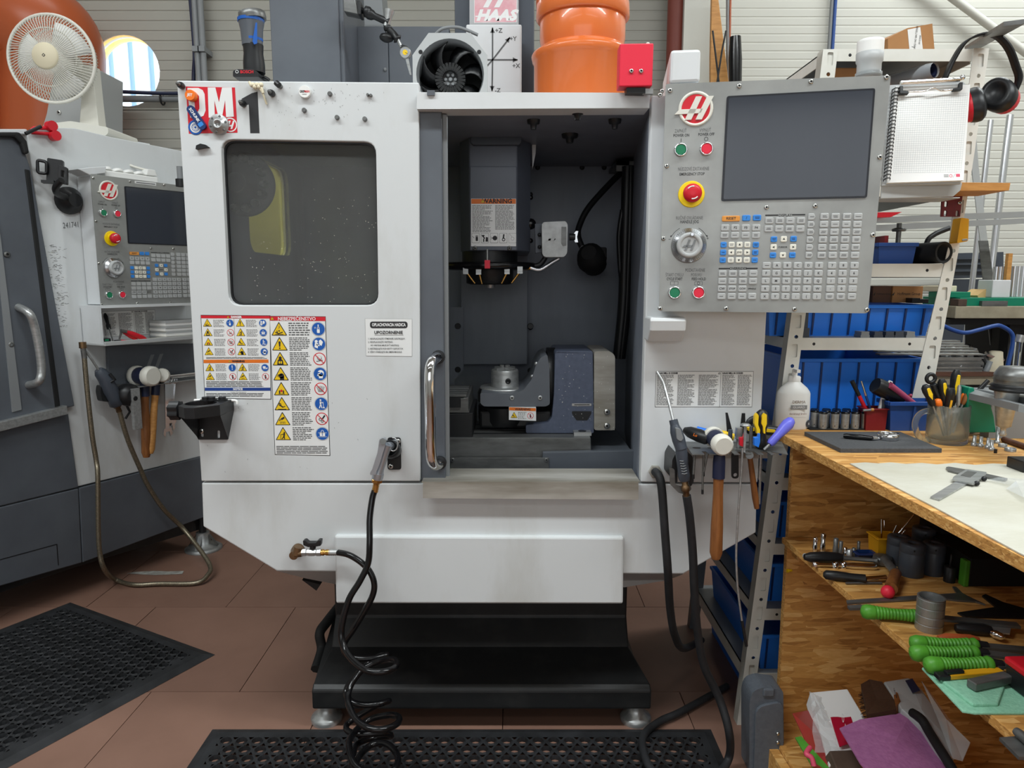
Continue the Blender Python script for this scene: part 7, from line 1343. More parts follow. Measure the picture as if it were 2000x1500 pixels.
for k in range(36): f = k/35; b.bar(lerp(TL[0],BL[0],f),lerp(TL[1],BL[1],f),lerp(TR[0],BR[0],f),lerp(TR[1],BR[1],f),.0006,-.0003)
q = FCl.p(1848,343.5); b.m = 'text_mid'; [b.bar(q[0]-.006,q[1]+k,q[0]+.006,q[1]+k,.0014,-.0003) for k in (-.003,0,.003)]; q = FCl.p(1857,343.5); b.m = 'pink'; b.ring(q[0],q[1],.0042,.0012,-.0003,14); q = FCl.p(1871,342.5); b.sheet(rrect(q[0]-.005,q[0]+.005,q[1]-.004,q[1]+.004,.001,2),-.0003); b.m = 'text_mid'; a,c = FCl.p(1861,347),FCl.p(1866,339); b.bar(*a,*c,.0006,-.0003); part('print',b,t)
b = MB(FCl,'black')
for k in range(26):
    f = (k+.5)/26; y = lerp(172,354,f); x = lerp(1748,1731,f); q = FCl.p(x,y); b.tube([(q[0]+.009,-.001,q[1]),(q[0]+.006,-.008,q[1]+.001),(q[0]-.002,-.009,q[1]+.001),(q[0]-.007,.0,q[1]),(q[0]-.002,.012,q[1]-.001)],.0014,5,cap=False)
part('spiral',b,t,kind='stuff')
b = MB(FCl,'chrome'); a,c = FCl.p(1757,165),FCl.p(1872,158); b.tube([(a[0],-.006,a[1]),(c[0],-.006,c[1])],.006,8); b.tube([(a[0],-.016,a[1]-.004),(c[0],-.016,c[1]-.004)],.003,6); b.tube(bez([(FCl.p(1760,184)[0],-.012,FCl.p(1760,184)[1]),(FCl.p(1800,180)[0],-.01,FCl.p(1800,182)[1]),(FCl.p(1815,178)[0],-.02,FCl.p(1815,179)[1]),(FCl.p(1835,181)[0],-.01,FCl.p(1835,181)[1]),(FCl.p(1868,178)[0],-.012,FCl.p(1868,178)[1])]),.002,6); q = FCl.p(1876,155); b.ball((q[0],-.01,q[1]),.007,10); part('clip',b,t,label='chrome wire clip')
b = MB(FCl,'black'); b.prism(FCl.P([(1753,173),(1759,173),(1759,182),(1770,183),(1770,188),(1753,188)]),-.015,-.004); b.prism(FCl.P([(1869,166),(1875,166),(1874,180),(1856,182),(1856,178),(1868,176)]),-.015,-.004); part('clip_pad',b,t,.001)
FTy = FY(1.97); b = MB(FTy,'grey_light'); q = FTy.P([(1722,362),(1880,357),(1876,372),(1862,384),(1720,388)]); b.prism(q,0,.004); a,c = FTy.p(1722,362),FTy.p(1880,357); b.box(a[0],c[0],.004,.10,FTy.p(1722,387)[1],FTy.p(1722,387)[1]+.003); b.box(FTy.p(1700,370)[0],a[0]+.01,.03,.05,FTy.p(1720,384)[1],FTy.p(1720,372)[1]); single('clipboard_tray',b,'light grey metal tray under the clipboard at the pendant edge','tray',bev=.002)
# pipe coupling on the pendant
FPp = FY(1.98); cx = FPp.p(1696,150)[0]; f_ = lambda y: FPp.p(1696,y)[1]
t = thing('pipe_coupling','white and grey plastic pipe coupling standing on top of the control pendant','pipe',(cx,1.98,f_(152))); rr = (FPp.p(1723,100)[0]-FPp.p(1674,100)[0])/2; K = T3(cx,1.98,0)
b = MB(m='plastic_white'); b.lathe([(rr,f_(104)),(rr*.99,f_(85)),(rr*.99,f_(80)),(rr*.93,f_(79)),(rr*.9,f_(90)),(0,f_(90))],28,K@RY(0)); part('upper_sleeve',b,t,label='white upper sleeve')
b = MB(m='grey_light'); b.lathe([(rr*.9,f_(148)),(rr*.9,f_(125)),(rr*1.0,f_(121)),(rr*1.02,f_(104)),(rr*.9,f_(103))],28,K); part('lower_sleeve',b,t,label='grey lower sleeve'); b = MB(m='clear'); b.lathe([(rr*1.0,f_(152)),(rr*1.0,f_(143)),(rr*.9,f_(142))],24,K); part('collar',b,t)
# flat bar with ear defenders
FE2 = FY(2.12); b = MB(m='steel_dark'); a0,a1 = onY(1900,92,2.35),onY(1982,44,1.78); d = nz(a1-a0); sd_ = V((0,0,1)).cross(d).normalized()*.022; up_ = V((0,0,.005)); b.add([a0-sd_-up_,a0+sd_-up_,a0+sd_+up_,a0-sd_+up_,a1-sd_-up_,a1+sd_-up_,a1+sd_+up_,a1-sd_+up_],[(0,3,2,1)[::-1],(4,5,6,7)[::-1],(0,1,5,4),(1,2,6,5),(2,3,7,6),(3,0,4,7)]); single('flat_bar',b,'dark flat steel bar jutting from the rack top with ear defenders hung on it','bar')
t = thing('ear_defenders','black and red ear defenders hanging from the flat steel bar','ear defenders',onY(1930,200,2.1))
b = MB(m='black'); band = bez([onY(x,y,2.04+yy) for x,y,yy in ((1846,156,.06),(1862,120,.05),(1885,85,.03),(1915,70,.0),(1945,72,-.02),(1968,95,-.03),(1982,130,-.03),(1988,155,-.03),(1976,185,-.02),(1972,200,-.02))],6)
for i in range(len(band)-1): pass
vs = [];  w = V((0,.013,0))
for p in band: vs += [p-w,p+w]
b.add(vs,[(2*i,2*i+1,2*i+3,2*i+2) for i in range(len(band)-1)],True); o = part('headband',b,t); m_ = o.modifiers.new('t','SOLIDIFY'); m_.thickness = .005
for (x,y,rx,dirv,lab) in ((1903,205,.047,(.9,-.35,.15),'l'),(1951,186,.047,(-.86,-.42,.3),'r')):
    c = onY(x,y,2.03); K = axisM(c,V(dirv)); b = MB(K@Matrix.Diagonal((1.25,.95,1,1)),'red'); b.lathe([(.0,-.045),(.028,-.043),(.038,-.03),(.041,-.012)],22); part('ear_shell',b,t,label='red shell')
    b = MB(K@Matrix.Diagonal((1.25,.95,1,1)),'black'); b.lathe([(.042,-.012),(.044,.002),(.043,.012),(.036,.02),(.026,.019),(.022,.008),(0,.008)],22); part('ear_cushion',b,t)
# wood slat, maroon plate, yellow block on the right post
FW_ = FY(2.1); b = MB(FW_,'wood_light'); b.prism(FW_.P([(1876,356),(1974,357),(1971,372),(1874,373)]),0,.138); single('short_plank',b,'short pale wooden slat sticking out beside the clipboard tray','slat',bev=.001)
b = MB(FW_,'maroon'); b.prism(FW_.P([(1842,374),(1882,372),(1876,423),(1839,423)],-.13),.132,.138,holes=[rpoly(FW_.P([(1846+dx,393+dy),(1852+dx,393+dy),(1851+dx,404+dy),(1845+dx,404+dy)],-.13),.003,2) for dx,dy in ((0,0),(-1,18),(22,18))]); q = FW_.p(1874,396,-.13); screw(b,q[0],q[1],.006,.132,.005); single('slotted_plate',b,'maroon steel plate with slotted holes bolted to the rack post','plate')
b = MB(FW_,'yellow_deep'); b.prism(rpoly(FW_.P([(1877,425),(1893,427),(1891,471),(1869,475)],-.1),.004,2),.10,.1395); b.m = 'steel'; q = FW_.P([(1879,467),(1889,466),(1889,470),(1879,471)],-.1); b.prism(q,.098,.1); single('yellow_magnet',b,'yellow rectangular tool block stuck to the right post of the rack','block',bev=.002)
# third board: blue bin, black pipe, cartons behind
z = lz[2][0]; bin_('storage_bin','small blue bin on the third board right beside the pendant',X(1716,490,2.27),X(1790,490,2.27),2.27,2.5,z,Zp(1760,474,2.27),m='blue_bin',ribs=0,flare=.006)
b = MB(m='black_matt'); p = onY(1843,502,2.23); M = axisM((p.x,2.23,z+.034),(-.25,.96,0)); b.lathe([(.033,0),(.033,.5)],24,M,cap=False); b.lathe([(.026,.5),(.026,0),(.033,0)],24,M,cap=False); single('black_pipe',b,'short black plastic pipe lying on the third board of the rack','pipe')
b = MB(m='black'); b.tube(bez([onY(1806,522,2.5),onY(1810,475,2.5),onY(1825,458,2.5),onY(1855,445,2.5)]),.009,8); single('loop_cable',b,'black cable looping above the black pipe','cable')
b = MB(m='steel_dark'); p = onY(1756,445,2.45); b.cyl((p.x,2.45,Zp(1756,478,2.45)),(p.x,2.45,Zp(1756,436,2.45)),.008,n=10); b.lathe([(.02,0),(.022,.004),(.022,.008),(.012,.012)],12,T3(p.x,2.45,Zp(1756,452,2.45))); single('arbor',b,'thin dark arbor with a collar standing in the small blue bin','tool')
b = MB(m='red_dark'); b.box(X(1712,475,2.35),X(1719,475,2.35),2.3,2.4,z,Zp(1715,462,2.35)); single('brown_block',b,'narrow reddish brown block beside the small blue bin','block')
z4 = Zp(1700,593,2.31); 
for k,(x0,x1,m,lab,Yc) in enumerate(((1704,1742,'cardboard_dark','dark brown carton on the upper long blue bin',2.38),(1742,1802,'cardboard','tan carton with printed company lettering on the upper long blue bin',2.37))):
    t = thing('carton',lab,'box',((X(x0,580,Yc)+X(x1,580,Yc))/2,Yc+.1,z4)); b = MB(m=m); b.box(X(x0,580,Yc)+.001*k,X(x1,580,Yc),Yc,Yc+.25,z4+.001,Zp(1770,559,Yc)); part('carton',b,t,.002)
    b = MB(FY(Yc),'text_dark'); q = FY(Yc).p((x0+x1)/2+3,574); b.text('Hoffmann Group' if k else 'Hoffmann Group',.013 if k else .008,T3(q[0],-.0006,q[1]),sx=.85); b.prism([(q[0]-.058*(.6 if not k else 1),q[1]-.005),(q[0]-.05*(.6 if not k else 1),q[1]-.005),(q[0]-.046*(.6 if not k else 1),q[1]+.007)],-.0006,-.0004); part('lettering',b,t)
for k,(x0,x1,y0) in enumerate(((1776,1792,582),(1790,1812,584))): b = MB(m='black'); b.box(X(x0,590,2.33)+.001,X(x1,590,2.33),2.315+.01*k,2.355+.01*k,z4+.001,Zp(x0,y0,2.33)); single('black_block',b,('left' if k == 0 else 'right')+' of two small black blocks before the tan carton','block',bev=.001)
z = lz[3][0]
for k,x in enumerate((1681,1707,1729,1748,1770)):
    b = MB(m='grey_dark' if k in (1,2,3) else 'grey_mid'); x0 = X(x,655,2.25); b.box(x0,x0+.029,2.25,2.295,z,z+.008); b.box(x0+.002,x0+.027,2.25,2.295,z+.008,z+.019); single('steel_jaw',b,('first','second','third','fourth','fifth')[k]+' of five small steel jaws lined up before the upper long blue bin','jaw','jaws before the blue bin')
b = MB(m='grey_dark'); x0 = X(1567,655,2.26); b.box(x0,x0+.016,2.26,2.29,z,z+.09); b.box(x0-.004,x0+.02,2.255,2.3,z,z+.03); single('steel_jaw',b,'upright dark steel jaw block at the left end of the upper long blue bin','jaw')
# grey plastic case standing on the floor
t = thing('tool_case','grey plastic tool case standing upright between the rack and the bench','case',onZ(1495,1490,0))
YC = 2.0; fc = FY(YC); q = rpoly([fc.p(*p) for p in ((1470,1350),(1490,1342),(1508,1345),(1530,1347),(1530,1560),(1462,1560),(1464,1370))],.03,4); q = [(x,max(zz,.001)) for x,zz in q]; b = MB(fc,'case_grey'); b.prism(q,0,.08); part('shell',b,t,.012)
b = MB(fc,'case_grey'); q = rpoly([fc.p(*p) for p in ((1474,1378),(1528,1366),(1528,1520),(1470,1520))],.03,4); b.prism(q,-.01,0); part('raised_panel',b,t,.008)
b = MB(fc,'bright_bolt'); [b.ball((fc.p(1516,y)[0],-.012,fc.p(1516,y)[1]),.006,8) for y in (1428,1445)]; part('rivet',b,t)
b = MB(fc,'case_grey'); b.box(fc.p(1490,1350)[0],fc.p(1512,1350)[0],-.006,.02,fc.p(1490,1360)[1],fc.p(1490,1344)[1]); part('handle_lug',b,t,.005)
# ================================================================ goods in the far right corner
YB2 = 3.05
def c3(x,y,Y): return onY(x,y,Y)
for k,(x0,x1,xb0,r,lab) in enumerate(((1935,1929,1895,.014,'left of two long aluminium rods leaning at the right of the rack'),(1973,1965,1924,.017,'right of two long aluminium rods leaning at the right of the rack'))):
    b = MB(m='alu'); b.cyl(onY(x0 + (k*0),235 if k == 0 else 225,3.9),onY((1880,1912)[k],720,3.82),r,n=12); single('aluminium_rod',b,lab,'rod')
f = FY(3.7); b = MB(f,'grey_light'); b.prism(f.P([(1893,285),(1905,240),(1912,330),(1950,640),(1975,720),(1955,720),(1925,560)]),0,.006); single('steel_ruler',b,'wide flat steel strip leaning behind the aluminium rods','strip')
b = MB(f,'steel_dark'); b.v = []; b.f = []; b.fm = []; b.fs = []; b.M = FY(3.5).M; b.prism(FY(3.5).P([(1912,470),(1930,470),(1943,560),(1960,720),(1940,720)]),0,.006); single('steel_flat',b,'dark grey printed steel flat leaning beside the clear rods','strip')
f = FY(3.3); b = MB(f,'alu'); b.prism(f.P([(1700,425),(1850,418),(2060,411),(2060,422),(1850,430),(1700,436)]),0,.02); b.prism(f.P([(1700,440),(1860,432),(2060,424),(2060,434),(1860,443),(1700,452)]),.0,.02); ra = single('aluminium_profile',b,'long aluminium profile lying level across the back of the rack','profile')
f = FY(3.25); b = MB(f,'red'); b.prism(f.P([(1700,415),(1762,414),(1740,424),(1700,425)]),0,.02); single('red_wedge',b,'flat red plastic wedge lying on the aluminium profile','wedge')
f = FY(4.3); b = MB(f,'grey_dark'); b.prism(f.P([(1850,495),(1960,492),(1960,540),(1850,545)]),0,.05); b.box(f.p(1850,545)[0],f.p(1960,545)[0],.01,.05,0,f.p(1850,545)[1]); [b.prism(f.P([(1850,y),(1945,y-1),(1945,y+3),(1850,y+4)]),-.03,0) for y in (503,514,527)]; single('drawer_cabinet',b,'dark grey ribbed steel cabinet seen behind the aluminium rods','cabinet')
# table of steel sheet with offcuts
tb = thing('steel_table','beige steel topped work table in the corner behind the rack','table',(1.95,3.2,0)); ztb = onY(1930,598,YB2).z; x0 = X(1866,610,YB2)
b = MB(m='steel_table'); b.box(x0,x0+1.6,YB2,YB2+.6,onY(1930,622,YB2).z,ztb); part('tabletop',b,tb,.003)
b = MB(m='black_matt'); b.box(X(1966,700,YB2+.1),X(1990,700,YB2+.1),YB2+.1,YB2+.16,0,ztb-.05); b.box(x0+.04,x0+.1,YB2+.5,YB2+.56,0,ztb-.05); part('leg',b,tb)
zsh = onY(1890,727,YB2).z
b = MB(m='wood_dark'); b.box(X(1822,720,YB2),X(1962,720,YB2),YB2,YB2+.55,onY(1890,727,YB2).z-.018,zsh-.0); part('lower_board',b,tb); b = MB(m='steel_table'); b.box(X(1822,720,YB2),X(1962,720,YB2),YB2+.01,YB2+.03,onY(1890,752,YB2).z,zsh-.02); part('front_rail',b,tb)
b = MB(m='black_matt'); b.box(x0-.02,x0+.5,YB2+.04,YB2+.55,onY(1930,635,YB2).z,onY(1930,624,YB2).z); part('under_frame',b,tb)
random.seed(3); rs = random.Random(5)
b = MB(m='scrap_metal')
for k in range(70):
    x = lerp(X(1830,700,YB2),X(1955,700,YB2),rs.random()); y = YB2+.03+rs.random()*.3; zz = zsh+.012+rs.random()**1.5*.09*(1-abs(x-X(1900,700,YB2))*1.2); M = T3(x,y,max(zz,zsh+.014))@RZ(rs.uniform(0,180))@RX(rs.uniform(-40,40))@RY(rs.uniform(-30,30)); b.m = rs.choice(['scrap_metal','scrap_metal','alu','steel_dark','grey_mid'])
    if rs.random() < .45: r = rs.uniform(.010,.02); b.lathe([(r,-.03),(r,.03),(r*.8,.03),(r*.8,-.03)],10,M,cap=False)
    else: b.box(-rs.uniform(.02,.06),rs.uniform(.02,.05),-.012,.012,-.004,.006,M)
for k in range(9): b.m = rs.choice(['scrap_metal','steel_dark']); x = X(1826,700,YB2)+rs.uniform(0,.03); b.box(x,x+.2,YB2+.02,YB2+.2,zsh+.007*k,zsh+.007*k+.006)
single('metal_offcuts',b,'heap of bare metal offcuts on the lower board of the steel table','scrap',kind='stuff')
b = MB(m='cream'); M = T3(X(1955,715,YB2),YB2+.04,zsh); b.lathe([(.036,0),(.034,.01),(.026,.085),(.02,.088)],18,M); single('pale_cone',b,'pale cone shaped plastic cup upside down beside the offcuts','cup')
b = MB(FY(YB2),'green_plastic'); f = FY(YB2); b.box(X(1880,595,YB2),X(2060,595,YB2),.02,.3,ztb,ztb+.035); single('green_block',b,'long green plastic block lying on the steel table','block',bev=.002)
b = MB(m='steel_dark'); b.box(X(1918,595,YB2),X(1968,595,YB2),YB2-.0,YB2+.018,ztb,ztb+.022); single('steel_plate',b,'low grey steel plate lying before the green block','plate')
b = MB(m='leather'); b.box(X(1872,590,YB2),X(1889,590,YB2),YB2,YB2+.06,ztb,ztb+.03); single('brown_block',b,'small brown block at the corner of the steel table','block',bev=.002)
zg = ztb+.0355
b = MB(m='green_plastic'); b.box(X(1866,580,YB2),X(1910,580,YB2),YB2+.05,YB2+.2,zg+.0,zg+.024); single('green_offcut',b,'small green plastic offcut lying on the long green block','offcut',bev=.002)
b = MB(m='cream'); b.box(X(1862,570,YB2),X(1897,570,YB2),YB2+.1,YB2+.25,zg+.025,zg+.05); single('pale_offcut',b,'cream coloured plastic offcut lying on the green offcut','offcut',bev=.003)
f = FY(YB2+.08); b = MB(f,'pale_wood'); b.prism(f.P([(1909,577),(1925,565),(1940,566),(1950,577),(1949,585),(1912,586)]),0,.1); single('wood_offcut',b,'rounded pale wooden offcut lying beside the white plastic block','offcut')
b = MB(m='white'); b.box(X(1950,570,YB2),X(1986,570,YB2),YB2+.04,YB2+.14,zg,zg+.075); single('plastic_block',b,'square white plastic block standing on the long green block','block',bev=.003)
for k,(x,y0) in enumerate(((1940,521),(1948,521),(1958,520),(1975,520),(1984,520),(1992,520),(1999,520),(2008,520))): b = MB(m='alu'); b.cyl((X(x,560,YB2+.25),YB2+.24,zg),(X(x,560,YB2+.25),YB2+.24,Zp(x,y0,YB2+.25)),.0125,n=12); single('bright_rod',b,('first','second','third','fourth','fifth','sixth','seventh','last')[k]+' of the bright metal rods standing upright on the steel table','rod','upright rods on the steel table')
b = MB(m='wood_light'); b.box(X(1963,540,YB2+.2),X(1971,540,YB2+.2),YB2+.19,YB2+.21,zg,Zp(1967,495,YB2+.2)); single('wood_strip',b,'thin upright wooden strip between the bright rods','strip')
b = MB(m='blue_steel'); b.tube(bez([onY(1842,636,3.0),onY(1862,645,3.0),onY(1885,650,3.0),onY(1910,645,3.0),onY(1940,637,3.0),onY(1955,637,3.0),onY(1975,650,3.0),onY(1978,670,3.0),onY(1970,705,3.0),onY(1962,740,3.0)]),.009,8); single('blue_hose',b,'thin blue air hose sagging under the steel table edge','hose')
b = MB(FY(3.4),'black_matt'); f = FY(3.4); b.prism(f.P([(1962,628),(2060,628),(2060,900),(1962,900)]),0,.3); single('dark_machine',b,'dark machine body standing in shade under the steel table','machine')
b = MB(m='clear'); b.cyl(onY(1984,722,2.6),onY(1990,668,2.6),.012,n=10); b.m = 'steel'; b.cyl(onY(1990,668,2.6),onY(1994,654,2.6),.014,n=10); single('glass_tube',b,'clear glass tube with a metal tip standing in the dark corner','tube')
# tool holder taper in a grey fork, green housing
YT = 1.86; ft2 = FY(YT); cx = X(1982,750,YT); zf = ft2.p(1982,762)[1]
b = MB(m='rack_dark'); x0 = X(1893,760,YT); b.v = []; b.M = Matrix(); b.m = 'grey_mid'; b.add([onY(1893,757,2.05),onY(1950,757,2.05),onY(2080,792,1.7),onY(2080,812,1.7),onY(1990,790,1.75),onY(1893,768,2.0)]+[p+V((0,.0,-.018)) for p in (onY(1893,757,2.05),onY(1950,757,2.05),onY(2080,792,1.7),onY(2080,812,1.7),onY(1990,790,1.75),onY(1893,768,2.0))],[(5,4,3,2,1,0),(6,7,8,9,10,11)]+[(k,(k+1) % 6,6+(k+1) % 6,6+k) for k in range(6)]); b.box(x0+.2,x0+.9,2.06,2.1,1.0405,onY(1893,757,2.05).z); single('tool_fork',b,'grey sheet metal fork holding the steel tool holder above the bench','holder')
t = thing('tool_taper','steel tool holder with a long taper hanging in the grey fork','tool holder',(cx,YT,ft2.p(1982,850)[1])); zz = lambda y: ft2.p(1982,y)[1]; w_ = lambda h: h/FPX*YT
b = MB(m='steel_dark'); b.lathe([(w_(12),zz(715)),(w_(28),zz(717)),(w_(36),zz(730)),(w_(37),zz(734)),(w_(36),zz(736)),(w_(38),zz(740)),(w_(36),zz(742)),(w_(36),zz(750))][::-1],28,T3(cx,YT,0)); part('nose',b,t)
b = MB(m='black'); b.lathe([(w_(36),zz(764)),(w_(42),zz(763)),(w_(43),zz(758)),(w_(39),zz(756)),(w_(42),zz(753)),(w_(38),zz(750))],28,T3(cx,YT,0)); part('flange',b,t)
b = MB(m='steel'); b.lathe([(w_(5),zz(851)),(w_(7),zz(848)),(w_(5),zz(843)),(w_(5),zz(836)),(w_(13),zz(832)),(w_(22),zz(764))],24,T3(cx-w_(14),YT,0)); part('taper',b,t)
b = MB(ft2,'green_plastic'); f = FY(2.0); b.M = f.M; b.prism(f.P([(1893,757),(1903,757),(1905,770),(1932,778),(1942,815),(1946,845),(1888,845),(1890,770)]),.0,.05); single('green_holder',b,'green plastic holder behind the metal blocks on the bench','holder',bev=.003)
# ================================================================ the particle board bench and what lies on it
ZB,ZS,ZF = 1.04,.722,.10
C0 = onZ(1532,851,ZB); e1 = V((.0408,-.9992,0)); e2 = V((.9992,.0408,0))
def bn(a,t,z): p = C0+e1*a+e2*t; return V((p.x,p.y,z))
BM = Matrix(((e2.x,-e1.x,0,C0.x),(e2.y,-e1.y,0,C0.y),(0,0,1,0),(0,0,0,1)))   # x into the bench, y away, z up
bench = thing('workbench','open particle board workbench with shelves full of hand tools','bench',bn(.5,.5,0))
def bpart(name,x0,x1,y0,y1,z0,z1,m='osb',bev=.0015): b = MB(BM,m); b.box(x0,x1,y0,y1,z0,z1); return part(name,b,bench,bev)
bpart('benchtop',.001,1.5,-1.5,.02,ZB-.024,ZB); bpart('rear_board',.001,1.5,.0202,.105,ZB-.024,ZB-.0003); bpart('top_edge',0,.001,-1.5,.02,ZB-.024,ZB,'osb_edge')
bpart('end_panel',.03,.9,.0,.018,ZF,ZB-.025); bpart('panel_edge',.028,.03,-.001,.018,ZF,ZB-.025,'osb_edge')
bpart('middle_shelf',.011,.7,-1.5,-.001,ZS-.018,ZS); bpart('shelf_edge',.01,.011,-1.5,-.001,ZS-.018,ZS,'osb_edge'); bpart('bottom_board',-.01,.9,-1.5,.02,ZF-.05,ZF); bpart('toe_board',-.04,-.012,-1.5,-.03,.0,ZF-.012)
bpart('back_panel',.7,.718,-1.5,-.001,ZF,ZB-.025); bpart('end_panel',.03,.9,-1.52,-1.5,ZF,ZB-.025); bpart('bench_leg',1.3,1.4,-1.4,-.1,0,ZB-.025)
b = MB(BM,'osb'); b.box(.04,.11,-.05,-.001,ZS-.06,ZS-.019); part('shelf_cleat',b,bench,.006)
b = MB(m='yellow'); p = onY(1546,1114,C0.y-.0); b.cyl(p,p+V((-.012,-.004,0)),.004,n=8); b.cyl(p+V((-.01,-.003,0)),p+V((-.016,-.004,0)),.006,n=8); part('push_pin',b,bench,label='yellow push pin')
def tz(px,py,z=ZB): return onZ(px,py,z)
def mk(name,lab,cat,fn,group=None,bev=0,**k): b = MB(); fn(b); return single(name,b,lab,cat,group,bev,**k)
# cloth, foam mat
pts = [(1660,905),(1690,903),(1715,905),(1740,903),(1770,906),(1800,904),(1830,907),(1865,904),(1905,908),(1940,905),(2010,909),(2300,914),(2300,1190),(2060,1114),(1988,1078),(1900,1030),(1820,987),(1740,946)]
b = MB(m='cloth_paper'); P = [tz(x,y,ZB+.003) for x,y in pts]; n = len(P); P2 = [V((p.x,p.y,ZB+.0005)) for p in P]
fs = [t for t in tessellate_polygon([[V((p.x,p.y,0)) for p in P]])]; fs = [f if (P[f[1]]-P[f[0]]).cross(P[f[2]]-P[f[0]]).z > 0 else f[::-1] for f in fs]
b.add(P+P2,[tuple(f) for f in fs]+[(i,(i+1) % n,n+(i+1) % n,n+i) for i in range(n)]); single('bench_cloth',b,'off white paper cloth with a wavy edge spread on the bench','cloth')
P = [tz(x,y,ZB+.012) for x,y in ((1571,843),(1758,843),(1840,876),(1642,876))]; b = MB(m='foam'); b.add(P+[V((p.x,p.y,ZB)) for p in P],[(3,2,1,0),(0,1,5,4),(1,2,6,5),(2,3,7,6),(3,0,4,7)]); single('foam_mat',b,'dark grey foam mat under the magnifier on the bench','mat',bev=.001)
# bottle
p = tz(1546,836); fb_ = FY(p.y); t = thing('pump_bottle','white pump bottle of hand cream standing at the bench corner','bottle',p); zy = lambda y: fb_.p(1546,y)[1]; sc_ = p.y/FPX*1.0
K = T3(p.x,p.y,0)@Matrix.Diagonal((1,.62,1,1)); b = MB(K,'plastic_white'); b.lathe([(sc_*30,ZB),(sc_*32.5,ZB+.006),(sc_*33.5,zy(800)),(sc_*32.5,zy(768)),(sc_*31,zy(764)),(sc_*26,zy(757)),(sc_*13,zy(746)),(sc_*11,zy(744))],28); part('body',b,t)
b = MB(K,'plastic_white'); b.lathe([(sc_*12.5,zy(745)),(sc_*12.5,zy(736)),(sc_*10,zy(734))],20); b.lathe([(sc_*5,zy(735)),(sc_*5.5,zy(724)),(sc_*5,zy(722))],14); b.box(-sc_*3.5,sc_*3.5,-.05,.005,zy(726),zy(720)); part('pump',b,t)
yb_ = -.62*sc_*33.5-.0012; b = MB(T3(p.x,p.y,0),'text_dark')
def bt(s,px,py,size,m,**k): b.m = m; q = fb_.p(px,py); b.text(s,size,T3(q[0]-p.x,yb_,q[1]),**k)
bt('DERMA',1552,782,.0125,'brass_dull'); q0,q1 = fb_.p(1536,796),fb_.p(1568,788); b.m = 'text_mid'; b.sheet([(q0[0]-p.x,q0[1]),(q1[0]-p.x,q0[1]),(q1[0]-p.x,q1[1]),(q0[0]-p.x,q1[1])],yb_); b.m = 'text_white'; q = fb_.p(1552,792); b.text('GUARD',.0095,T3(q[0]-p.x,yb_-.0004,q[1]),sx=1.15); bt('bariérový krém',1550,804.5,.0085,'maroon',shear=.3); q0,q1 = fb_.p(1533,811),fb_.p(1566,812); b.m = 'text_mid'; b.bar(q0[0]-p.x,q0[1],q1[0]-p.x,q1[1],.0005,yb_); b.M = T3(p.x,p.y,0)@RZ(24); q = fb_.p(1566,825); b.m = 'grey_dark'; b.disc(q[0]-p.x+.001,q[1],.012,yb_-.003,18); b.m = 'text_white'; b.text('6',.012,T3(q[0]-p.x+.001,yb_-.0034,q[1])); part('label_print',b,t)
# sleeves with black caps
pr_ = tz(1608,838).y; sx = [1606,1629,1649,1669,1689]
def sleeve(x,y,n):
    t = thing('steel_sleeve',('front row','second row','third row','back row')[n[0]]+' steel sleeve with black cap, '+('first','second','third','fourth','fifth')[n[1]]+' from the bottle','sleeve',(x,y,ZB),'steel sleeves on the bench')
    b = MB(m='steel'); b.lathe([(.0125,ZB+.003),(.0125,ZB+.05)],18,T3(x,y,0)); b.m = 'black'; b.lathe([(.0018,0),(0,.0003)],8,T3(x-.004,y-.0122,ZB+.012)@RX(90)); part('sleeve',b,t)
    b = MB(m='black_gloss'); b.lathe([(.013,ZB+.05),(.0135,ZB+.053),(.011,ZB+.056),(.004,ZB+.0565)],18,T3(x,y,0)); part('cap',b,t,label='black cap')
for r in range(3):
    for k in range(5): sleeve(X(sx[k],838,pr_)-(.014 if r % 2 else 0)-.002*r,pr_+.0265*r,(r,k))
mk('sleeve_tray','flat black tray holding the steel sleeves','tray',lambda b: (setattr(b,'m','black_matt'),b.box(X(1586,838,pr_)-.012,X(1697,838,pr_)+.004,pr_-.016,pr_+.068,ZB,ZB+.003)))
# red box of pens
p = tz(1711,841); f = FY(p.y); x0,x1 = f.p(1690,840)[0],f.p(1731,840)[0]; zt_ = f.p(1711,798)[1]
t = bin_('pen_box','small dark red plastic box holding pens on the bench',x0,x1,p.y,p.y+.055,ZB,zt_,m='red_dark',ribs=0,rim=.004,cat='pen holder',flare=.002)
def pen(lab,a,c,r,segs,name='pen',d=.03,cat='pen'):
    t = thing(name,lab,cat,onY(*a,p.y+d)); A_,C_ = onY(*a,p.y+d),onY(*c,p.y+d); 
    for k,(m,t0,t1,r0,r1) in enumerate(segs): b = MB(m=m); b.cyl(A_.lerp(C_,t0),A_.lerp(C_,t1),r*r0,r*r1,n=10); part(('barrel','cap','tip')[k],b,t)
    return t
pen('marker pen with a red barrel and black cap leaning left in the red box',(1698,815),(1664,744),.0065,[('red',0,.62,1,.9),('black',.6,1,.95,1.1)])
pen('blue and silver ballpoint leaning left in the red box',(1705,815),(1682,744),.0038,[('blue_steel',0,.6,1,1),('chrome',.6,1,1,.8)])
pen('dark red round pencil leaning right in the red box',(1722,806),(1781,771),.0062,[('red_dark',0,.95,1,1),('violet_pink',.95,1,1,.5)],name='pencil',cat='pencil')
pen('grey handled tool with a blade tip leaning out of the red box',(1706,800),(1672,803),.004,[('grey_mid',0,.6,1,.8),('wood_light',.0,.15,1.2,1.2)],name='cutter',d=-.004,cat='cutter')
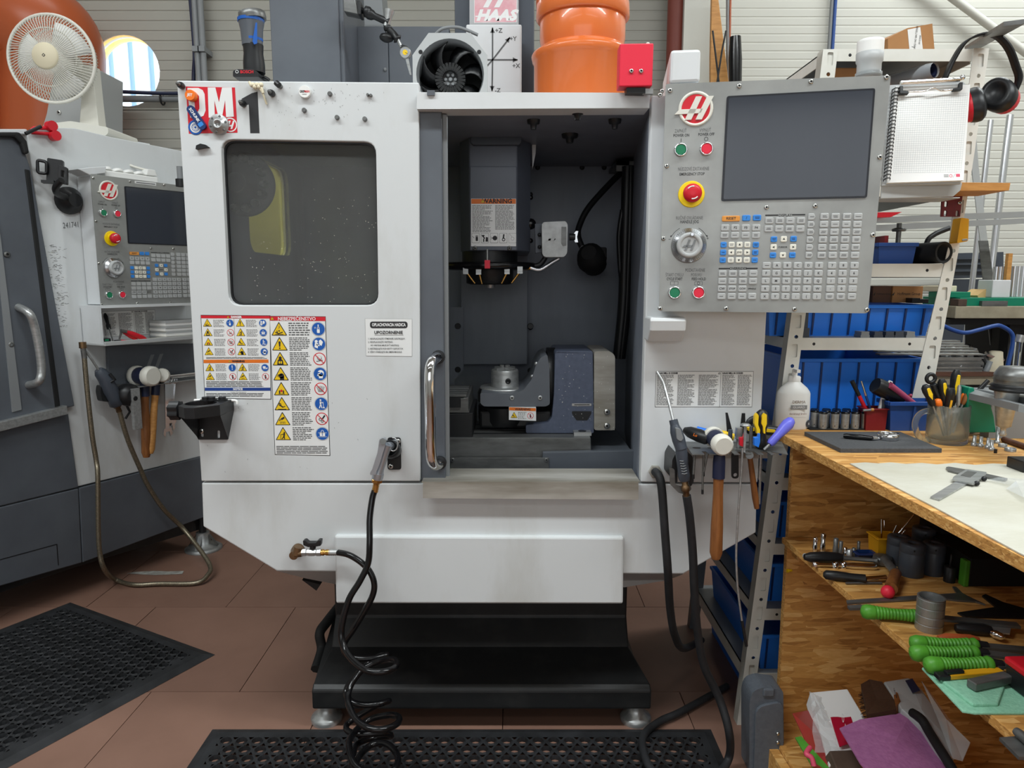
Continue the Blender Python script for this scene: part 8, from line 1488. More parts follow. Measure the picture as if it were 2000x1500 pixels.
b = MB(m='plastic_white'); b.tube(bez([onY(1718,800,p.y+.02),onY(1726,775,p.y+.02),onY(1736,752,p.y+.02),onY(1740,744,p.y+.02)]),[.006]*8*0+[.006+.002*sin(pi*k/24) for k in range(25)],10); b.m = 'blue_navy'; b.tube(bez([onY(1735,784,p.y+.01),onY(1741,770,p.y+.01),onY(1743,752,p.y+.01),onY(1739,746,p.y+.01)]),.002,6); single('correction_pen',b,'white and navy correction pen standing in the red box','pen')
b = MB(m='grey_dark'); b.box(X(1720,790,p.y+.02),X(1726,790,p.y+.02),p.y+.01,p.y+.02,ZB+.01,Zp(1723,779,p.y+.02)); single('grey_stick',b,'short dark grey stick standing in the red box','stick')
# blue bin with a mallet
p2 = tz(1775,843); x0,x1 = X(1735,842,p2.y),X(1812,842,p2.y); z1 = Zp(1775,785,p2.y)
bin_('storage_bin','small open blue bin on the bench behind the frosted mug',x0,x1+.03,p2.y,p2.y+.075,ZB,z1,m='blue_bin',ribs=1,flare=.012)
t = thing('mallet','mallet with a black head and a pinkish handle lying in the small blue bin','hammer',onY(1745,770,p2.y+.03)); b = MB(m='black'); b.turn(onY(1709,752,p2.y+.03),onY(1760,778,p2.y+.04),[(.024,0),(.027,.1),(.026,.6),(.022,1)],16); part('head',b,t); b = MB(m='violet_pink'); b.cyl(onY(1738,752,p2.y+.01),onY(1786,790,p2.y+.03),.010,n=10); part('handle',b,t)
# magnifier
a,c,d = tz(1647,851,ZB+.02),tz(1703,856,ZB+.019),tz(1734,858,ZB+.012); t = thing('magnifier','magnifying glass with a black handle lying on the foam mat','magnifier',d)
b = MB(m='black_gloss'); b.turn(a,c,[(.005,0),(.0075,.1),(.0078,.6),(.006,1)],12); part('handle',b,t); b = MB(m='chrome'); b.turn(c,c.lerp(d,.4),[(.006,0),(.0065,.4),(.005,1)],12); part('ferrule',b,t)
b = MB(T3(d.x,d.y,ZB+.0125),'chrome'); b.lathe([(.027,0),(.0285,.002),(.0285,.016),(.027,.018),(.0255,.016),(.0255,.002)],32,cap=False); part('lens_rim',b,t); b = MB(T3(d.x,d.y,ZB+.0125),'clear'); b.lathe([(0,.004),(.02,.006),(.0254,.009),(.02,.012),(0,.014)],28,cap=False); part('lens',b,t)
# frosted mug with tools
p = tz(1848,864); fm_ = FY(p.y); R_ = p.y/FPX*37.5; zr = fm_.p(1848,790)[1]
t = thing('glass_mug','frosted glass mug full of screwdrivers and knives on the bench','mug',p); K = T3(p.x,p.y,0); b = MB(K,'glass_frost'); b.lathe([(R_*.9,ZB+.0005),(R_*.98,ZB+.004),(R_,ZB+.02),(R_,zr),(R_*.93,zr),(R_*.92,ZB+.02),(R_*.8,ZB+.012),(0,ZB+.011)],32,cap=False); b.lathe([(R_*.9,ZB+.0005),(0,ZB+.0006)],32,cap=False); part('cup',b,t)
b = MB(m='glass_frost'); b.tube(bez([fm_.M@V((fm_.p(1822,805)[0],-.0,fm_.p(1822,805)[1]))]+[fm_.M@V((fm_.p(x,y)[0],0,fm_.p(x,y)[1])) for x,y in ((1808,803),(1793,812),(1787,830),(1794,852),(1806,862),(1816,858))],6),.0085,10); part('handle',b,t)
def mug(lab,a,c,r,segs,name='screwdriver',d=0.0,inl=None,cat='screwdriver'):
    t = thing(name,lab,cat,onY(*c,p.y+d)); A_,C_ = onY(*a,p.y+d),onY(*c,p.y+d); B_ = V((p.x+(A_.x-p.x)*.25,p.y+d*.5,ZB+.02)); b = MB(m='steel'); b.cyl(B_,A_,.0028,n=6); part('blade',b,t)
    b = MB(m=segs[0]); b.turn(A_,C_,segs[1],12); part('handle',b,t)
    if inl: b = MB(m=inl[0]); dd = (C_-A_); sd = dd.cross(V((0,1,0))).normalized(); o_ = V((0,-r*.95,0)); q0,q1 = A_.lerp(C_,.3),A_.lerp(C_,.85); b.add([q0+o_,q0.lerp(q1,.45)+o_*1.1+sd*r*.5,q1+o_*1.1+sd*r*.35,q1.lerp(C_,.3)+o_*.9,q1+o_*1.1-sd*r*.35,q0.lerp(q1,.45)+o_*1.1-sd*r*.5],[(5,4,3,2,1,0),(0,1,2,3,4,5)]); part('grip_inlay',b,t,label=inl[0].split('_')[0]+' grip inlay')
    return t
hp_ = lambda r: [(r*.6,0),(r*.8,.15),(r*.8,.4),(r,.7),(r*.95,.88),(r*.5,1)]
mug('black and yellow screwdriver leaning left at the mug handle side',(1822,792),(1806,752),.012,('black',hp_(.0125)),d=-.02,inl=('yellow',0))
mug('black and yellow screwdriver leaning upright in the middle of the mug',(1846,792),(1839,740),.012,('black',hp_(.0125)),d=-.01,inl=('yellow',0))
mug('black and yellow screwdriver standing tallest in the mug',(1858,792),(1869,722),.013,('black',hp_(.0135)),d=.015,inl=('yellow',0))
t = thing('spring_handle_tool','black tool with a ringed spring like handle and round eye in the mug','tool',onY(1820,740,p.y)); A_,C_ = onY(1836,785,p.y-.0),onY(1822,750,p.y-.0); b = MB(m='black'); b.turn(A_,C_,[(.011 if k % 2 else .0085,k/16) for k in range(17)],14); b.cyl(A_,V((p.x,p.y,ZB+.02)),.004,n=6); part('handle',b,t); c_ = onY(1818,739,p.y); b = MB(m='black'); b.tube([c_+V((.012*cos(a_),0,.012*sin(a_))) for a_ in [2*pi*k/16 for k in range(16)]],.0055,8,closed=True); part('eye',b,t)
for lab,a,c,r in (('orange ended knife at the front left of the mug rim',(1836,793),(1829,780),.010),('orange ended knife at the right of the mug rim',(1880,788),(1884,768),.009)): mug(lab,a,c,r,('orange_btn',[(r*.7,0),(r,.4),(r,.8),(r*.5,1)]),name='craft_knife',cat='knife',d=-.02 if a[0] < 1850 else .01)
t = mug('black capped torch pen with an amber stripe standing at the front of the mug',(1853,798),(1857,758),.0115,('black',[(.010,0),(.011,.6),(.0125,.65),(.0125,.9),(.010,1)]),name='pen_torch',cat='torch',d=-.024); b = MB(m='yellow_deep'); b.cyl(onY(1855,800,p.y-.036),onY(1859,782,p.y-.036),.003,n=6); part('clip',b,t,label='amber clip')
mug('clear and steel pen standing beside the black capped torch pen',(1871,792),(1874,752),.006,('steel',[(.005,0),(.006,.5),(.005,.9),(.003,1)]),name='pen',cat='pen',d=-.01)
mug('brownish green handled chisel leaning right in the mug',(1880,790),(1898,757),.009,('wood_handle',[(.005,0),(.009,.4),(.008,.8),(.004,1)]),name='chisel',cat='chisel')
t = mug('thin screwdriver with a black handle leaning far right out of the mug',(1908,766),(1930,743),.006,('black',[(.006,0),(.0065,.5),(.006,1)]),d=.01)
# metal pieces right of the mug
t = thing('vee_block','bright aluminium block with a dark groove behind the small bolts','metal block',tz(1915,852)); f = FR(tz(1915,853)+V((0,.02,0)),(cos(radians(25)),sin(radians(25)),0)); q = [f.p(*a) for a in ((1880,858),(1912,868),(1940,850),(1941,820),(1910,812),(1882,806))]; zmin = 0; b = MB(f,'alu'); w0,w1 = f.p(1884,840)[0],f.p(1940,840)[0]; hgt = f.p(1915,828)[1]; b.box(w0,w1,-.0,.10,.0,hgt); part('body',b,t,.002); b = MB(f,'text_dark'); b.box(lerp(w0,w1,.38),lerp(w0,w1,.46),-.0006,.101,hgt-.01,hgt+.0008); part('groove',b,t); 
for k,(x,y) in enumerate(((1902,871),(1915,873),(1929,876),(1936,880),(1947,866))):
    p = tz(x,y); b = MB(T3(p.x,p.y,ZB),'steel'); h = .03 if k < 4 else .048; b.lathe([(.0075,0),(.0078,.001),(.0078,.009),(.0046,.0095),(.0046,h-.001),(.004,h)],16); single('steel_pin',b,('first','second','third','fourth','tallest')[k]+' of the headed steel pins standing beside the mug','pin','headed pins on the bench')
for k,(x,y,r,lab) in enumerate(((1973,881,.014,'low bright steel ring lying rightmost beside the pins'),(1958,873,.011,'low steel ring lying behind the bright ring'))): p = tz(x,y); b = MB(T3(p.x,p.y,ZB),'steel'); b.lathe([(r,0),(r,.008),(r*.92,.009),(r*.8,.008),(r*.8,.002),(0,.002)],24); single('steel_ring',b,lab,'ring')
p = tz(1944,885); mk('plastic_plug','tiny black cap standing beside the headed pins','cap',lambda b: (setattr(b,'m','black'),b.lathe([(.004,ZB),(.004,ZB+.011)],10,T3(p.x,p.y,0))))
b = MB(m='wood_dark'); b.cyl(tz(1960,858,ZB+.008),tz(2040,885,ZB+.008),.008,n=10); single('brown_rod',b,'brown round rod lying at the back of the bench by the rings','rod')
# calliper on the cloth
t = thing('calliper','steel vernier calliper with its jaws open lying on the paper cloth','calliper',tz(1900,940,ZB+.004)); zc = ZB+.0035
def flat(b,pts,z0,z1): P = [tz(x,y,z1) for x,y in pts]; n = len(P); b.add(P+[V((q.x,q.y,z0)) for q in P],[tuple(range(n-1,-1,-1))]+[(i,n+i,n+(i+1) % n,(i+1) % n)[::-1] for i in range(n)])
b = MB(m='steel'); flat(b,[(1817,970),(1835,975),(1893,942),(1912,928),(1898,924),(1880,932)],zc,zc+.004); part('beam',b,t); b = MB(m='steel_dark'); flat(b,[(1848,912),(1853,911),(1900,919),(1968,934),(1963,937),(1920,930),(1890,928),(1852,918)],zc+.0,zc+.0045); part('jaw',b,t)
b = MB(m='steel'); flat(b,[(1860,936),(1862,931),(1888,916),(1927,922),(1925,927),(1902,945)],zc+.0045,zc+.008); part('slider',b,t); b = MB(m='steel_dark'); flat(b,[(1876,928),(1890,919),(1908,922),(1895,932)],zc+.008,zc+.0088); part('vernier_window',b,t); b = MB(m='black'); [b.ball(tz(x,y,zc+.006),.006,10) for x,y in ((1922,935),(1908,944))]; part('thumb_screw',b,t)
b = MB(m='film'); P = [tz(x,y,ZB+.006+.008*((i % 3)/2)) for i,(x,y) in enumerate(((1925,938),(1950,932),(1985,934),(2030,940),(2030,975),(2000,972),(1965,955),(1990,950)))]; c = sum(P,V())/len(P)+V((0,0,.012)); b.add(P+[c],[(i,(i+1) % len(P),len(P)) for i in range(len(P))]); single('plastic_bag',b,'crumpled clear plastic bag lying beside the calliper','bag')
mk('black_box','black block at the right rim of the paper cloth','block',lambda b: (setattr(b,'m','black'),b.box(tz(1998,926).x,tz(1998,926).x+.08,tz(1998,926).y,tz(1998,926).y+.06,ZB+.003,ZB+.03)),bev=.002)
# ---------------------------------------------------------------- middle shelf
def sz(px,py,dz=0.0): return onZ(px,py,ZS+dz)
SK = [(1591,1078,1050,.0065,'chrome'),(1606,1080,1042,.0075,'chrome'),(1631,1084,1051,.0075,'steel_dark'),(1641,1086,1057,.006,'steel_dark'),(1650,1086,1069,.006,'chrome'),(1659,1087,1073,.008,'steel'),(1667,1086,1070,.006,'steel_dark'),(1676,1080,1057,.005,'steel_dark')]
for k,(x,yb,yt,r,m) in enumerate(SK):
    q = sz(x,yb); h = onY(x,yt,q.y).z-ZS; b = MB(T3(q.x,q.y,ZS),m); b.lathe([(r*1.0,0),(r*1.0,h*.45),(r*.86,h*.5),(r*.9,h*.98),(r*.6,h),(r*.55,h*.8),(0,h*.8)],14); single('socket',b,('first','second, tallest','third','fourth','fifth','sixth','seventh','eighth')[k]+' of the upright sockets standing at the end panel of the shelf','socket','upright sockets on the shelf')
def lying(name,lab,cat,a,c,prof,m,h,extra=None):
    A_,C_ = sz(*a,h),sz(*c,h); t = thing(name,lab,cat,(A_+C_)/2); b = MB(m=m); b.turn(A_,C_,prof,14); part('handle',b,t)
    if extra: extra(t)
    return t
def ex(t): 
    b = MB(m='steel_dark'); b.turn(sz(1647,1090,.02),sz(1712,1095,.02),[(.008,0),(.006,.2),(.006,.9),(.009,1)],10); part('shaft',b,t); b = MB(m='steel_dark'); q = sz(1724,1093,.014); b.lathe([(.024,-.01),(.026,0),(.024,.01),(.012,.012)],20,T3(*q)); part('ratchet_head',b,t); b = MB(m='grey_light'); q = sz(1573,1086,.015); b.ball(q,.008,10); part('end_cap',b,t)
lying('ratchet','big ratchet with a black and grey handle lying behind the chrome extension','ratchet',(1571,1088),(1648,1089),[(.008,0),(.014,.15),(.016,.5),(.014,.85),(.009,1)],'black',.018,ex)
t = thing('extension_bar','chrome socket extension lying before the big ratchet','extension',sz(1650,1103)); b = MB(m='chrome'); b.turn(sz(1588,1102,.008),sz(1712,1107,.009),[(.006,0),(.008,.03),(.006,.1),(.005,.2),(.0055,.5),(.009,.62),(.009,.95),(.007,1)],12); part('bar',b,t)
for k,x in enumerate((1631,1647)): q = sz(x,1110); b = MB(T3(q.x,q.y,ZS),'chrome'); b.lathe([(.008,0),(.0085,.016),(.006,.0165),(.005,.01)],14); single('socket',b,('left','right')[k]+' of two short chrome sockets standing before the extension','socket')
lying('screwdriver','tool with a plain black handle and bright shaft lying before the two short sockets','screwdriver',(1608,1122),(1690,1131),[(.006,0),(.012,.06),(.013,.3),(.011,.7),(.012,1)],'black',.013,lambda t: part('shaft',MB(m='chrome').cyl(sz(1690,1131,.012),sz(1730,1128,.012),.007,n=10),t))
t = thing('deburring_handle','dark steel tool with a red and brown handle lying askew on the shelf','tool',sz(1740,1150)); b = MB(m='steel_dark'); b.cyl(sz(1727,1092,.03),sz(1749,1118,.022),.011,n=14); part('shaft',b,t); b = MB(m='wood_handle'); b.turn(sz(1750,1117,.022),sz(1740,1150,.018),[(.010,0),(.014,.1),(.015,.7),(.016,1)],14); part('grip',b,t); b = MB(m='red_bright'); b.ball(sz(1734,1156,.018),.0165,14); part('ball_end',b,t,label='red ball end')
lying('rod','thin steel rod lying before the plain black handle','rod',(1652,1139),(1722,1139),[(.003,0),(.003,1)],'steel_dark',.004); 
q = sz(1688,1090); bin_('parts_tray','tiny dark blue tray behind the big ratchet',q.x-.024,q.x+.024,q.y-.015,q.y+.02,ZS,ZS+.018,m='blue_dark',ribs=0,rim=.003,cat='tray',flare=.003)
q = sz(1728,1086); bin_('parts_bin','small amber bin holding hex keys on the shelf',q.x-.032,q.x+.03,q.y-.02,q.y+.04,ZS,ZS+.06,m='yellow_deep',ribs=0,rim=.004,cat='bin',flare=.004)
for k,(a,c) in enumerate((((1722,1060),(1722,1014)),((1736,1060),(1751,1026)),((1738,1062),(1785,1005)),((1745,1062),(1768,1035)))): 
    b = MB(m='chrome'); yy = q.y+.01; pts = [onY(*a,yy),onY(*c,yy)]+([onY(1727,1016,yy),onY(1727,1030,yy)] if k == 0 else []); b.tube(pts,.0022,6); single('hex_key',b,('hooked','steep','longest slanting','shortest slanting')[k]+' hex key standing in the small amber bin','hex key')
for k,(x,y,r,h,lab) in enumerate(((1791,1131,.031,.088,'nearest of the grey cylinders with a small top hole'),(1764,1108,.030,.078,'grey cylinder at the left behind the nearest one'),(1832,1128,.028,.086,'grey cylinder at the right of the nearest one'),(1812,1098,.03,.09,'rearmost grey cylinder on the shelf'))):
    q = sz(x,y); q.y += r; t = thing('grey_cylinder',lab,'cylinder',(q.x,q.y,ZS),'grey cylinders on the shelf'); b = MB(T3(q.x,q.y,ZS),'grey_dark'); b.lathe([(r*.98,0),(r,.002),(r,h*.72),(r*.985,h*.73),(r,h*.74),(r,h*.96),(r*.94,h),(r*.25,h),(r*.22,h*.93),(0,h*.93)],28); part('body',b,t); b = MB(T3(q.x,q.y,ZS),'black'); b.lathe([(.003,0),(0,.0004)],8,T3(-r*.35,-r*.94,h*.86)@RX(90)); part('pin_hole',b,t)
q = sz(1860,1140); b = MB(T3(q.x,q.y+.014,ZS),'black'); b.lathe([(.014,0),(.0145,.04),(.012,.042),(.003,.043),(.003,.075)],18); single('black_plunger',b,'black plug with a thin steel stem standing right of the cylinders','plug')
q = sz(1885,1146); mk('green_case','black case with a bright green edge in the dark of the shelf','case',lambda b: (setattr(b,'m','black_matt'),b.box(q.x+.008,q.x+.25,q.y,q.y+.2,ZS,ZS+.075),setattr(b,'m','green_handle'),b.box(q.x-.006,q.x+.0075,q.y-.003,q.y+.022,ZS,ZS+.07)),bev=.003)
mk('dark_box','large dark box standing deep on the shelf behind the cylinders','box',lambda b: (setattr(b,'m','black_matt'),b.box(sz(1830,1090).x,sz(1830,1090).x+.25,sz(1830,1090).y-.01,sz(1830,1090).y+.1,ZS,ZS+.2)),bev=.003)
def sflat(name,lab,cat,pts,h,m,z0=.0008,bev=0): b = MB(m=m); P = [onZ(x,y,ZS+z0+h) for x,y in pts]; n = len(P); a_ = sum((P[i].x*P[(i+1) % n].y-P[(i+1) % n].x*P[i].y) for i in range(n)); P = P if a_ > 0 else P[::-1]; b.add(P+[V((q.x,q.y,ZS+z0)) for q in P],[tuple(range(n))]+[(i,n+i,n+(i+1) % n,(i+1) % n) for i in range(n)]); return single(name,b,lab,cat,bev=bev)
sflat('calliper','dark steel calliper lying along the shelf behind the green handled file','calliper',[(1653,1172),(1655,1178),(1840,1168),(1870,1172),(1905,1174),(1925,1180),(1895,1166),(1880,1158),(1868,1146),(1860,1145),(1868,1158),(1800,1162)],.004,'steel_dark')
sflat('steel_flat','dark flat bar lying under the green handled file','bar',[(1655,1182),(1660,1188),(1700,1187),(1700,1180)],.006,'steel_dark')
sflat('calliper','second dark calliper lying farther right on the shelf','calliper',[(1870,1196),(1885,1204),(2010,1206),(2010,1190),(1960,1176),(1925,1160),(1918,1163),(1945,1185)],.004,'black')
def filed(lab,a,c,blade,r=.0165,hole=False,h=.018):
    A_,C_ = sz(*a,h),sz(*c,h); t = thing('file',lab,'file',(A_+C_)/2,'green handled files'); b = MB(m='green_handle'); n = 13
    prof = [(r*.3,0),(r*.85,.03),(r*1.05,.1),(r,.17)]
    for k in range(n): tt = .2+.7*k/n; w = r*(.98-.22*sin(pi*min(1,max(0,(tt-.2)/.7))*1.0)*.9); prof += [(w,tt),(w,tt+.028),(w*.86,tt+.034),(w*.86,tt+.05)]
    prof += [(r*.9,.92),(r*1.0,.96),(r*.8,1)]; b.turn(A_,C_,prof,16); part('handle',b,t,label='ribbed green handle')
    B_ = sz(*blade,h); d = (B_-C_).normalized(); s = d.cross(V((0,0,1))).normalized()*.011; u = V((0,0,.003)); b = MB(m='steel_dark'); b.add([C_-s-u,C_+s-u,C_+s+u,C_-s+u,B_-s-u,B_+s-u,B_+s+u,B_-s+u],[(0,1,2,3),(7,6,5,4),(0,4,5,1),(1,5,6,2),(2,6,7,3),(3,7,4,0)]); part('blade',b,t); b = MB(m='black'); b.cyl(C_-(C_-A_)*.02,C_+d*.02,r*.72,r*.6,n=12); part('ferrule',b,t)
filed('green handled file lying alone left of the knurled ring stack',(1681,1194),(1802,1204),(1990,1222))
filed('rearmost of the three green handled files with an eyelet in its handle end',(1777,1256),(1908,1261),(2060,1275))
filed('middle one of the three green handled files side by side',(1778,1276),(1908,1275),(2060,1292),h=.020)
filed('foremost of the three green handled files lying on the cloth',(1806,1299),(1936,1297),(2080,1310),h=.022)
q = sz(1828,1240); q.y += .028; b = MB(T3(q.x,q.y,ZS),'cast_alu'); r = .0285; hh = .077; pf = []
for k in range(4): z0 = hh*k/4; pf += [(r,z0),(r*1.0,z0+hh*.2),(r*.96,z0+hh*.21),(r*.96,z0+hh*.245)]
pf += [(r,hh),(r*.88,hh),(r*.84,hh*.7),(0,hh*.68)]; b.lathe(pf,40,smooth=False); t = single('knurled_deburrer',b,'hollow aluminium tube deburrer of knurled rings standing on the shelf','deburring tool'); OFFS[t.name] = V(t.location); b = MB(T3(q.x,q.y,ZS),'steel_dark'); [b.box(-.0015,.0015,.004,r*.8,hh*.7,hh*.86,M=RZ(120*k)) for k in range(3)]; part('blade',b,t)
t = thing('pocket_knife','black handled clamp knife with a serrated steel blade beside the deburrer','knife',sz(1900,1230)); b = MB(m='black'); b.turn(sz(1866,1226,.012),sz(1936,1232,.012),[(.008,0),(.012,.2),(.013,.8),(.010,1)],12); part('handle',b,t); b = MB(m='steel'); P = [sz(x,y,.012) for x,y in ((1930,1222),(1975,1226),(1972,1240),(1935,1236))]; b.add(P+[q_+V((0,0,.003)) for q_ in P],[(3,2,1,0),(4,5,6,7),(0,1,5,4),(1,2,6,5),(2,3,7,6),(3,0,4,7)]); part('blade',b,t); b = MB(m='chrome'); b.turn(sz(1936,1236,.014),sz(1962,1246,.014),[(.006,0),(.009,.3),(.008,.8),(.003,1)],10); part('tip',b,t)
lying('wooden_tool','reddish orange wooden tool handle lying behind the three green files','tool',(1832,1246),(1912,1250),[(.006,0),(.011,.2),(.011,.8),(.006,1)],'orange_dark',.011)
# green cloth with a fold, utility knife, steel bar, red lidded box
for k,(pts,h) in enumerate((([(1800,1303),(1880,1388),(1905,1392),(2000,1392),(2010,1390),(2010,1370),(1960,1310),(1900,1300)],.004),)): ck = sflat('microfibre_cloth','folded mint green microfibre cloth under the yellow knife','cloth',pts,h,'cloth_green',bev=.002)
b = MB(m='cloth_green'); P = [onZ(x,y,ZS+.011) for x,y in ((1835,1325),(1900,1375),(1950,1374),(1962,1340),(1940,1320))]; P = P[::-1] if sum((P[i].x*P[(i+1) % 5].y-P[(i+1) % 5].x*P[i].y) for i in range(5)) < 0 else P; b.add(P+[V((q_.x,q_.y,ZS+.005)) for q_ in P],[tuple(range(5))]+[(i,5+i,5+(i+1) % 5,(i+1) % 5) for i in range(5)]); OFFS[ck.name] = V(ck.location); part('fold',b,ck,.003)
t = thing('utility_knife','yellow snap blade knife with a black tip lying on the green cloth','knife',sz(1890,1320)); Zk = .012
def kbox(b,a,c,w,h,z): A_,C_ = sz(*a,z),sz(*c,z); d = (C_-A_).normalized(); s = d.cross(V((0,0,1))).normalized()*w; u = V((0,0,h)); b.add([A_-s,A_+s,A_+s+u,A_-s+u,C_-s,C_+s,C_+s+u,C_-s+u],[(0,1,2,3),(7,6,5,4),(0,4,5,1),(1,5,6,2),(2,6,7,3),(3,7,4,0)]); return b
part('body',kbox(MB(m='yellow_deep'),(1850,1324),(1955,1316),.009,.010,Zk),t,.002); part('tip',kbox(MB(m='black'),(1828,1325),(1852,1325),.009,.010,Zk),t,.002); part('slider',kbox(MB(m='black'),(1846,1316),(1880,1313),.005,.006,Zk+.0105),t,.001)
t = thing('steel_bar','short dark steel bar lying on the fold of the green cloth','bar',sz(1925,1340)); part('bar',kbox(MB(m='steel_dark'),(1896,1346),(1968,1330),.010,.016,.013),t,.002)
q = sz(1960,1338); t = thing('lidded_box','black box with a red lid at the right end of the shelf','box',q); b = MB(BM,'black'); l_ = BM.inverted()@q; b.box(l_.x,l_.x+.2,l_.y-.22,l_.y,ZS+.006,ZS+.045); part('body',b,t,.003); b = MB(BM,'red'); b.box(l_.x-.003,l_.x+.203,l_.y-.223,l_.y+.003,ZS+.0455,ZS+.06); part('lid',b,t,.004,label='red lid')
sflat('metal_plate','brownish metal plate lying at the near end of the shelf','plate',[(1952,1440),(1990,1478),(2060,1478),(2060,1432)],.006,'steel_dark'); lying('pin','dark round pin lying on the brownish metal plate','pin',(1985,1428),(2010,1450),[(.007,0),(.008,.2),(.008,1)],'steel_dark',.016)
# ---------------------------------------------------------------- bottom compartment
def fp(px,py,Y): return onY(px,py,Y)
def sheet3(name,lab,cat,pts,m,th=.004,n=None,kind=None,bulge=0):
    """thick sheet through pixel points with their own depths"""
    P = [fp(*q) for q in pts]; c = sum(P,V())/len(P); k = len(P); N = V()
    for i in range(k): N += (P[i]-c).cross(P[(i+1) % k]-c)
    N.normalize(); N = N if N.y < 0 else -N; b = MB(m=m); c2 = c+N*bulge; up = (P[0]-c).cross(P[1]-c).dot(N) > 0
    fr_ = [(i,(i+1) % k,2*k) for i in range(k)]; bk = [(k+(i+1) % k,k+i,2*k+1) for i in range(k)]; sd = [(i,k+i,k+(i+1) % k,(i+1) % k) for i in range(k)]
    fs = fr_+bk+sd; fs = fs if up else [f[::-1] for f in fs]
    b.add(P+[q-N*th for q in P]+[c2,c2-N*th],fs); return b
b = sheet3('','','',[(1548,1393,1.9),(1580,1387,1.95),(1600,1400,1.9),(1625,1450,1.8),(1640,1480,1.75),(1625,1500,1.72),(1590,1505,1.72),(1570,1440,1.82)],'film_red',.003,bulge=.01); single('red_bag',b,'red translucent plastic bag lying against the bottom end panel','bag')
t = thing('wrapped_carton','white and crimson carton wrapped in crinkled clear film at the bottom','box',fp(1650,1480,1.8))
b = sheet3('','','',[(1582,1352,1.96),(1655,1345,1.98),(1700,1420,1.85),(1668,1500,1.72),(1620,1495,1.72)],'paper',.05); part('carton',b,t,.003)
b = sheet3('','','',[(1613,1372,1.935),(1652,1370,1.945),(1677,1445,1.79),(1640,1458,1.765)],'crimson',.003); part('crimson_label',b,t)
L0 = fp(1644,1408,1.84); b = MB(m='pink'); 
nrm = nz((fp(1652,1370,1.945)-fp(1613,1372,1.945)).cross(fp(1640,1458,1.765)-fp(1613,1372,1.94))); fz = FR(L0+V((0,-.012,.004)),fp(1677,1445,1.8)-fp(1652,1372,1.94),V((0,0,1))); b.M = fz.M; b.m = 'text_white'; b.text('R',.03,T3(.02,0,-.005),bold=.001); b.ring(-.012,.004,.012,.004,0,18); part('lettering',b,t)
b = MB(m='chrome'); rr_ = random.Random(4); 
g = [[fp(lerp(lerp(1581,1592,v),lerp(1605,1640,v),u)+rr_.uniform(-2,2),lerp(lerp(1350,1362,u),1470,v),lerp(1.95,1.76,v)-.012+rr_.uniform(-.012,.012)) for u in (0,.33,.66,1)] for v in [k/9 for k in range(10)]]
b.m = 'film'; b.add([p for r_ in g for p in r_],[(4*i+j,4*i+j+1,4*i+j+5,4*i+j+4) for i in range(9) for j in range(3)]); part('film',b,t,label='crinkled clear film')
b = sheet3('','','',[(1620,1466,1.74),(1664,1464,1.76),(1690,1510,1.7),(1640,1515,1.68)],'leather',.03); single('brown_pad',b,'brown rough pad before the wrapped carton','pad',bev=.003)
t = thing('hand_brush','wide brush with dark bristles and a wooden back among the plastic wrap','brush',fp(1720,1400,1.8)); b = sheet3('','','',[(1683,1355,1.93),(1700,1345,1.95),(1725,1350,1.93),(1748,1385,1.85),(1752,1405,1.8),(1695,1415,1.8),(1690,1385,1.87)],'bristle',.03,bulge=.012); part('bristles',b,t)
b = MB(m='bristle'); rb_ = random.Random(2)
for k in range(90): f_ = rb_.random(); a_ = fp(lerp(1684,1693,f_),lerp(1352,1414,f_),lerp(1.925,1.795,f_)); b.cyl(a_+V((.012,0,0)),a_+V((-.008-.008*rb_.random(),-.004,rb_.uniform(-.006,.006))),.0012,.0004,n=4)
for k in range(60): f_ = rb_.random(); a_ = fp(lerp(1684,1726,f_),lerp(1354,1347,f_),1.93); b.cyl(a_+V((0,0,-.01)),a_+V((rb_.uniform(-.006,.006),-.004,.006+.007*rb_.random())),.0012,.0004,n=4)
part('bristle_tips',b,t,kind='stuff'); b = sheet3('','','',[(1742,1362,1.9),(1750,1360,1.9),(1760,1390,1.83),(1750,1398,1.81)],'wood_handle',.03); part('back',b,t,.003)
b = sheet3('','','',[(1640,1422,1.77),(1680,1405,1.79),(1740,1396,1.8),(1782,1388,1.81),(1805,1420,1.76),(1840,1475,1.67),(1880,1535,1.58),(1720,1535,1.56),(1680,1490,1.63)],'purple',.004,bulge=.012); single('purple_sheet',b,'dimpled purple wiping sheet spread over the things at the bottom','sheet')
t = thing('cloth_package','clear packed floor cloth with printed label lying under the shelf edge','package',fp(1800,1400,1.7)); b = sheet3('','','',[(1725,1330,1.93),(1775,1322,1.93),(1800,1345,1.88),(1830,1390,1.8),(1870,1465,1.65),(1850,1480,1.62),(1800,1420,1.74),(1760,1385,1.8)],'grey_light',.03,bulge=.006); part('cloth',b,t,.006)
b = sheet3('','','',[(1768,1329,1.905),(1782,1325,1.905),(1797,1348,1.855),(1782,1353,1.855)],'blue_navy',.002); part('blue_label',b,t); q0 = fp(1737,1350,1.87); fz = FR(q0+V((0,-.03,.012)),fp(1745,1372,1.8)-fp(1733,1338,1.88)); b = MB(fz,'text_dark'); b.text('GOLIJA',.014,T3(0,0,0),bold=.0003); part('lettering',b,t)
b = sheet3('','','',[(1800,1330,1.86),(1815,1350,1.83),(1880,1440,1.66),(1895,1450,1.64),(1880,1485,1.6),(1860,1480,1.6),(1830,1400,1.75)],'film',.003,bulge=.02); single('plastic_wrap',b,'glossy clear plastic wrap bulging under the shelf edge','wrap')
b = MB(m='black_matt'); b.tube(bez([fp(1782,1392,1.78),fp(1800,1405,1.74),fp(1815,1430,1.7),fp(1840,1470,1.62),fp(1865,1510,1.56)]),[.012]*33,10); single('black_glove',b,'black rubber glove strip lying right of the purple sheet','glove')
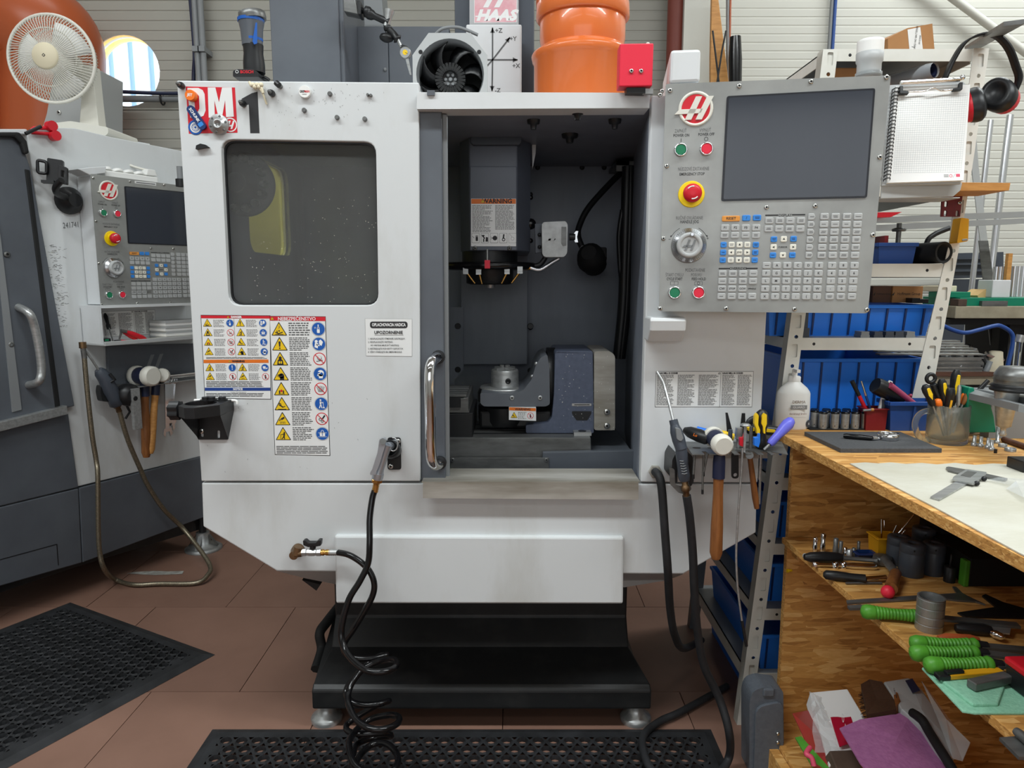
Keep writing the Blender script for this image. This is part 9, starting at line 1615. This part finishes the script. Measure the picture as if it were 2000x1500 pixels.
b = sheet3('','','',[(1553,1440,1.82),(1565,1438,1.82),(1620,1500,1.72),(1600,1520,1.7)],'green_handle',.006); single('green_strip',b,'narrow green strip lying at the front of the bottom board','strip')
b = MB(m='pink'); b.tube(bez([fp(1582,1460,1.74),fp(1575,1472,1.72),fp(1585,1480,1.71),fp(1590,1496,1.7)]),.007,8); single('pink_strap',b,'pink plastic strap before the red bag','strap')
# ================================================================ metal chips and scuff marks
rc = random.Random(11)
rt = next(o for o in COL.objects if o.name == 'rotary_table')
b = MB(FRt,'offwhite')
for k in range(70):
    x,z = r2(rc.uniform(1090,1200),rc.uniform(690,840)); s = rc.uniform(.0006,.0016); a = rc.uniform(0,3); b.bar(x,z,x+s*2*cos(a),z+s*2*sin(a),s,-.0052)
part('chips',b,rt,kind='stuff',label='bright metal chips')
wp = next(o for o in mill.children if o.name.startswith('window_pane'))
b = MB(F,'offwhite')
for k in range(120):
    t_ = rc.random()**.6; x,z = F.p(rc.uniform(480,730) if t_ > .5 else rc.uniform(600,730),lerp(330,590,t_)); s = rc.uniform(.0005,.0014); a = rc.uniform(0,3); b.bar(x,z,x+s*2*cos(a),z+s*2*sin(a),s,.0255)
part('chips',b,wp,kind='stuff',label='bright metal chips')
b = MB(F,'text_mid')
for k in range(110):
    px,py = rc.choice([(rc.gauss(548,22),rc.gauss(215,26)),(rc.gauss(660,50),rc.gauss(190,16)),(rc.uniform(400,800),rc.uniform(780,930)),(rc.gauss(432,20),rc.gauss(806,14))]); px = min(max(px,395),812); py = max(py,166)
    if 360 < py < 610 or (270 < py < 600): continue
    x,z = F.p(px,py); s = rc.uniform(.0005,.0012); a = rc.gauss(1.5,.5); L = rc.uniform(.001,.005); b.bar(x,z,x+L*cos(a),z+L*sin(a),s,-.0003)
part('scuff_marks',b,mill,kind='stuff')
b = MB(FM,'text_mid')
for k in range(170):
    py = rc.uniform(478,640); px = rc.gauss(lerp(103,118,(py-478)/160),8); x,z = FM.p(px,py); a = rc.gauss(0,.3); L = rc.uniform(.004,.016); b.bar(x,z,x+L*cos(a),z+L*sin(a),rc.uniform(.001,.0026),-.0006)
part('scuff_marks',b,lm,kind='stuff')
bpy.context.view_layer.update()
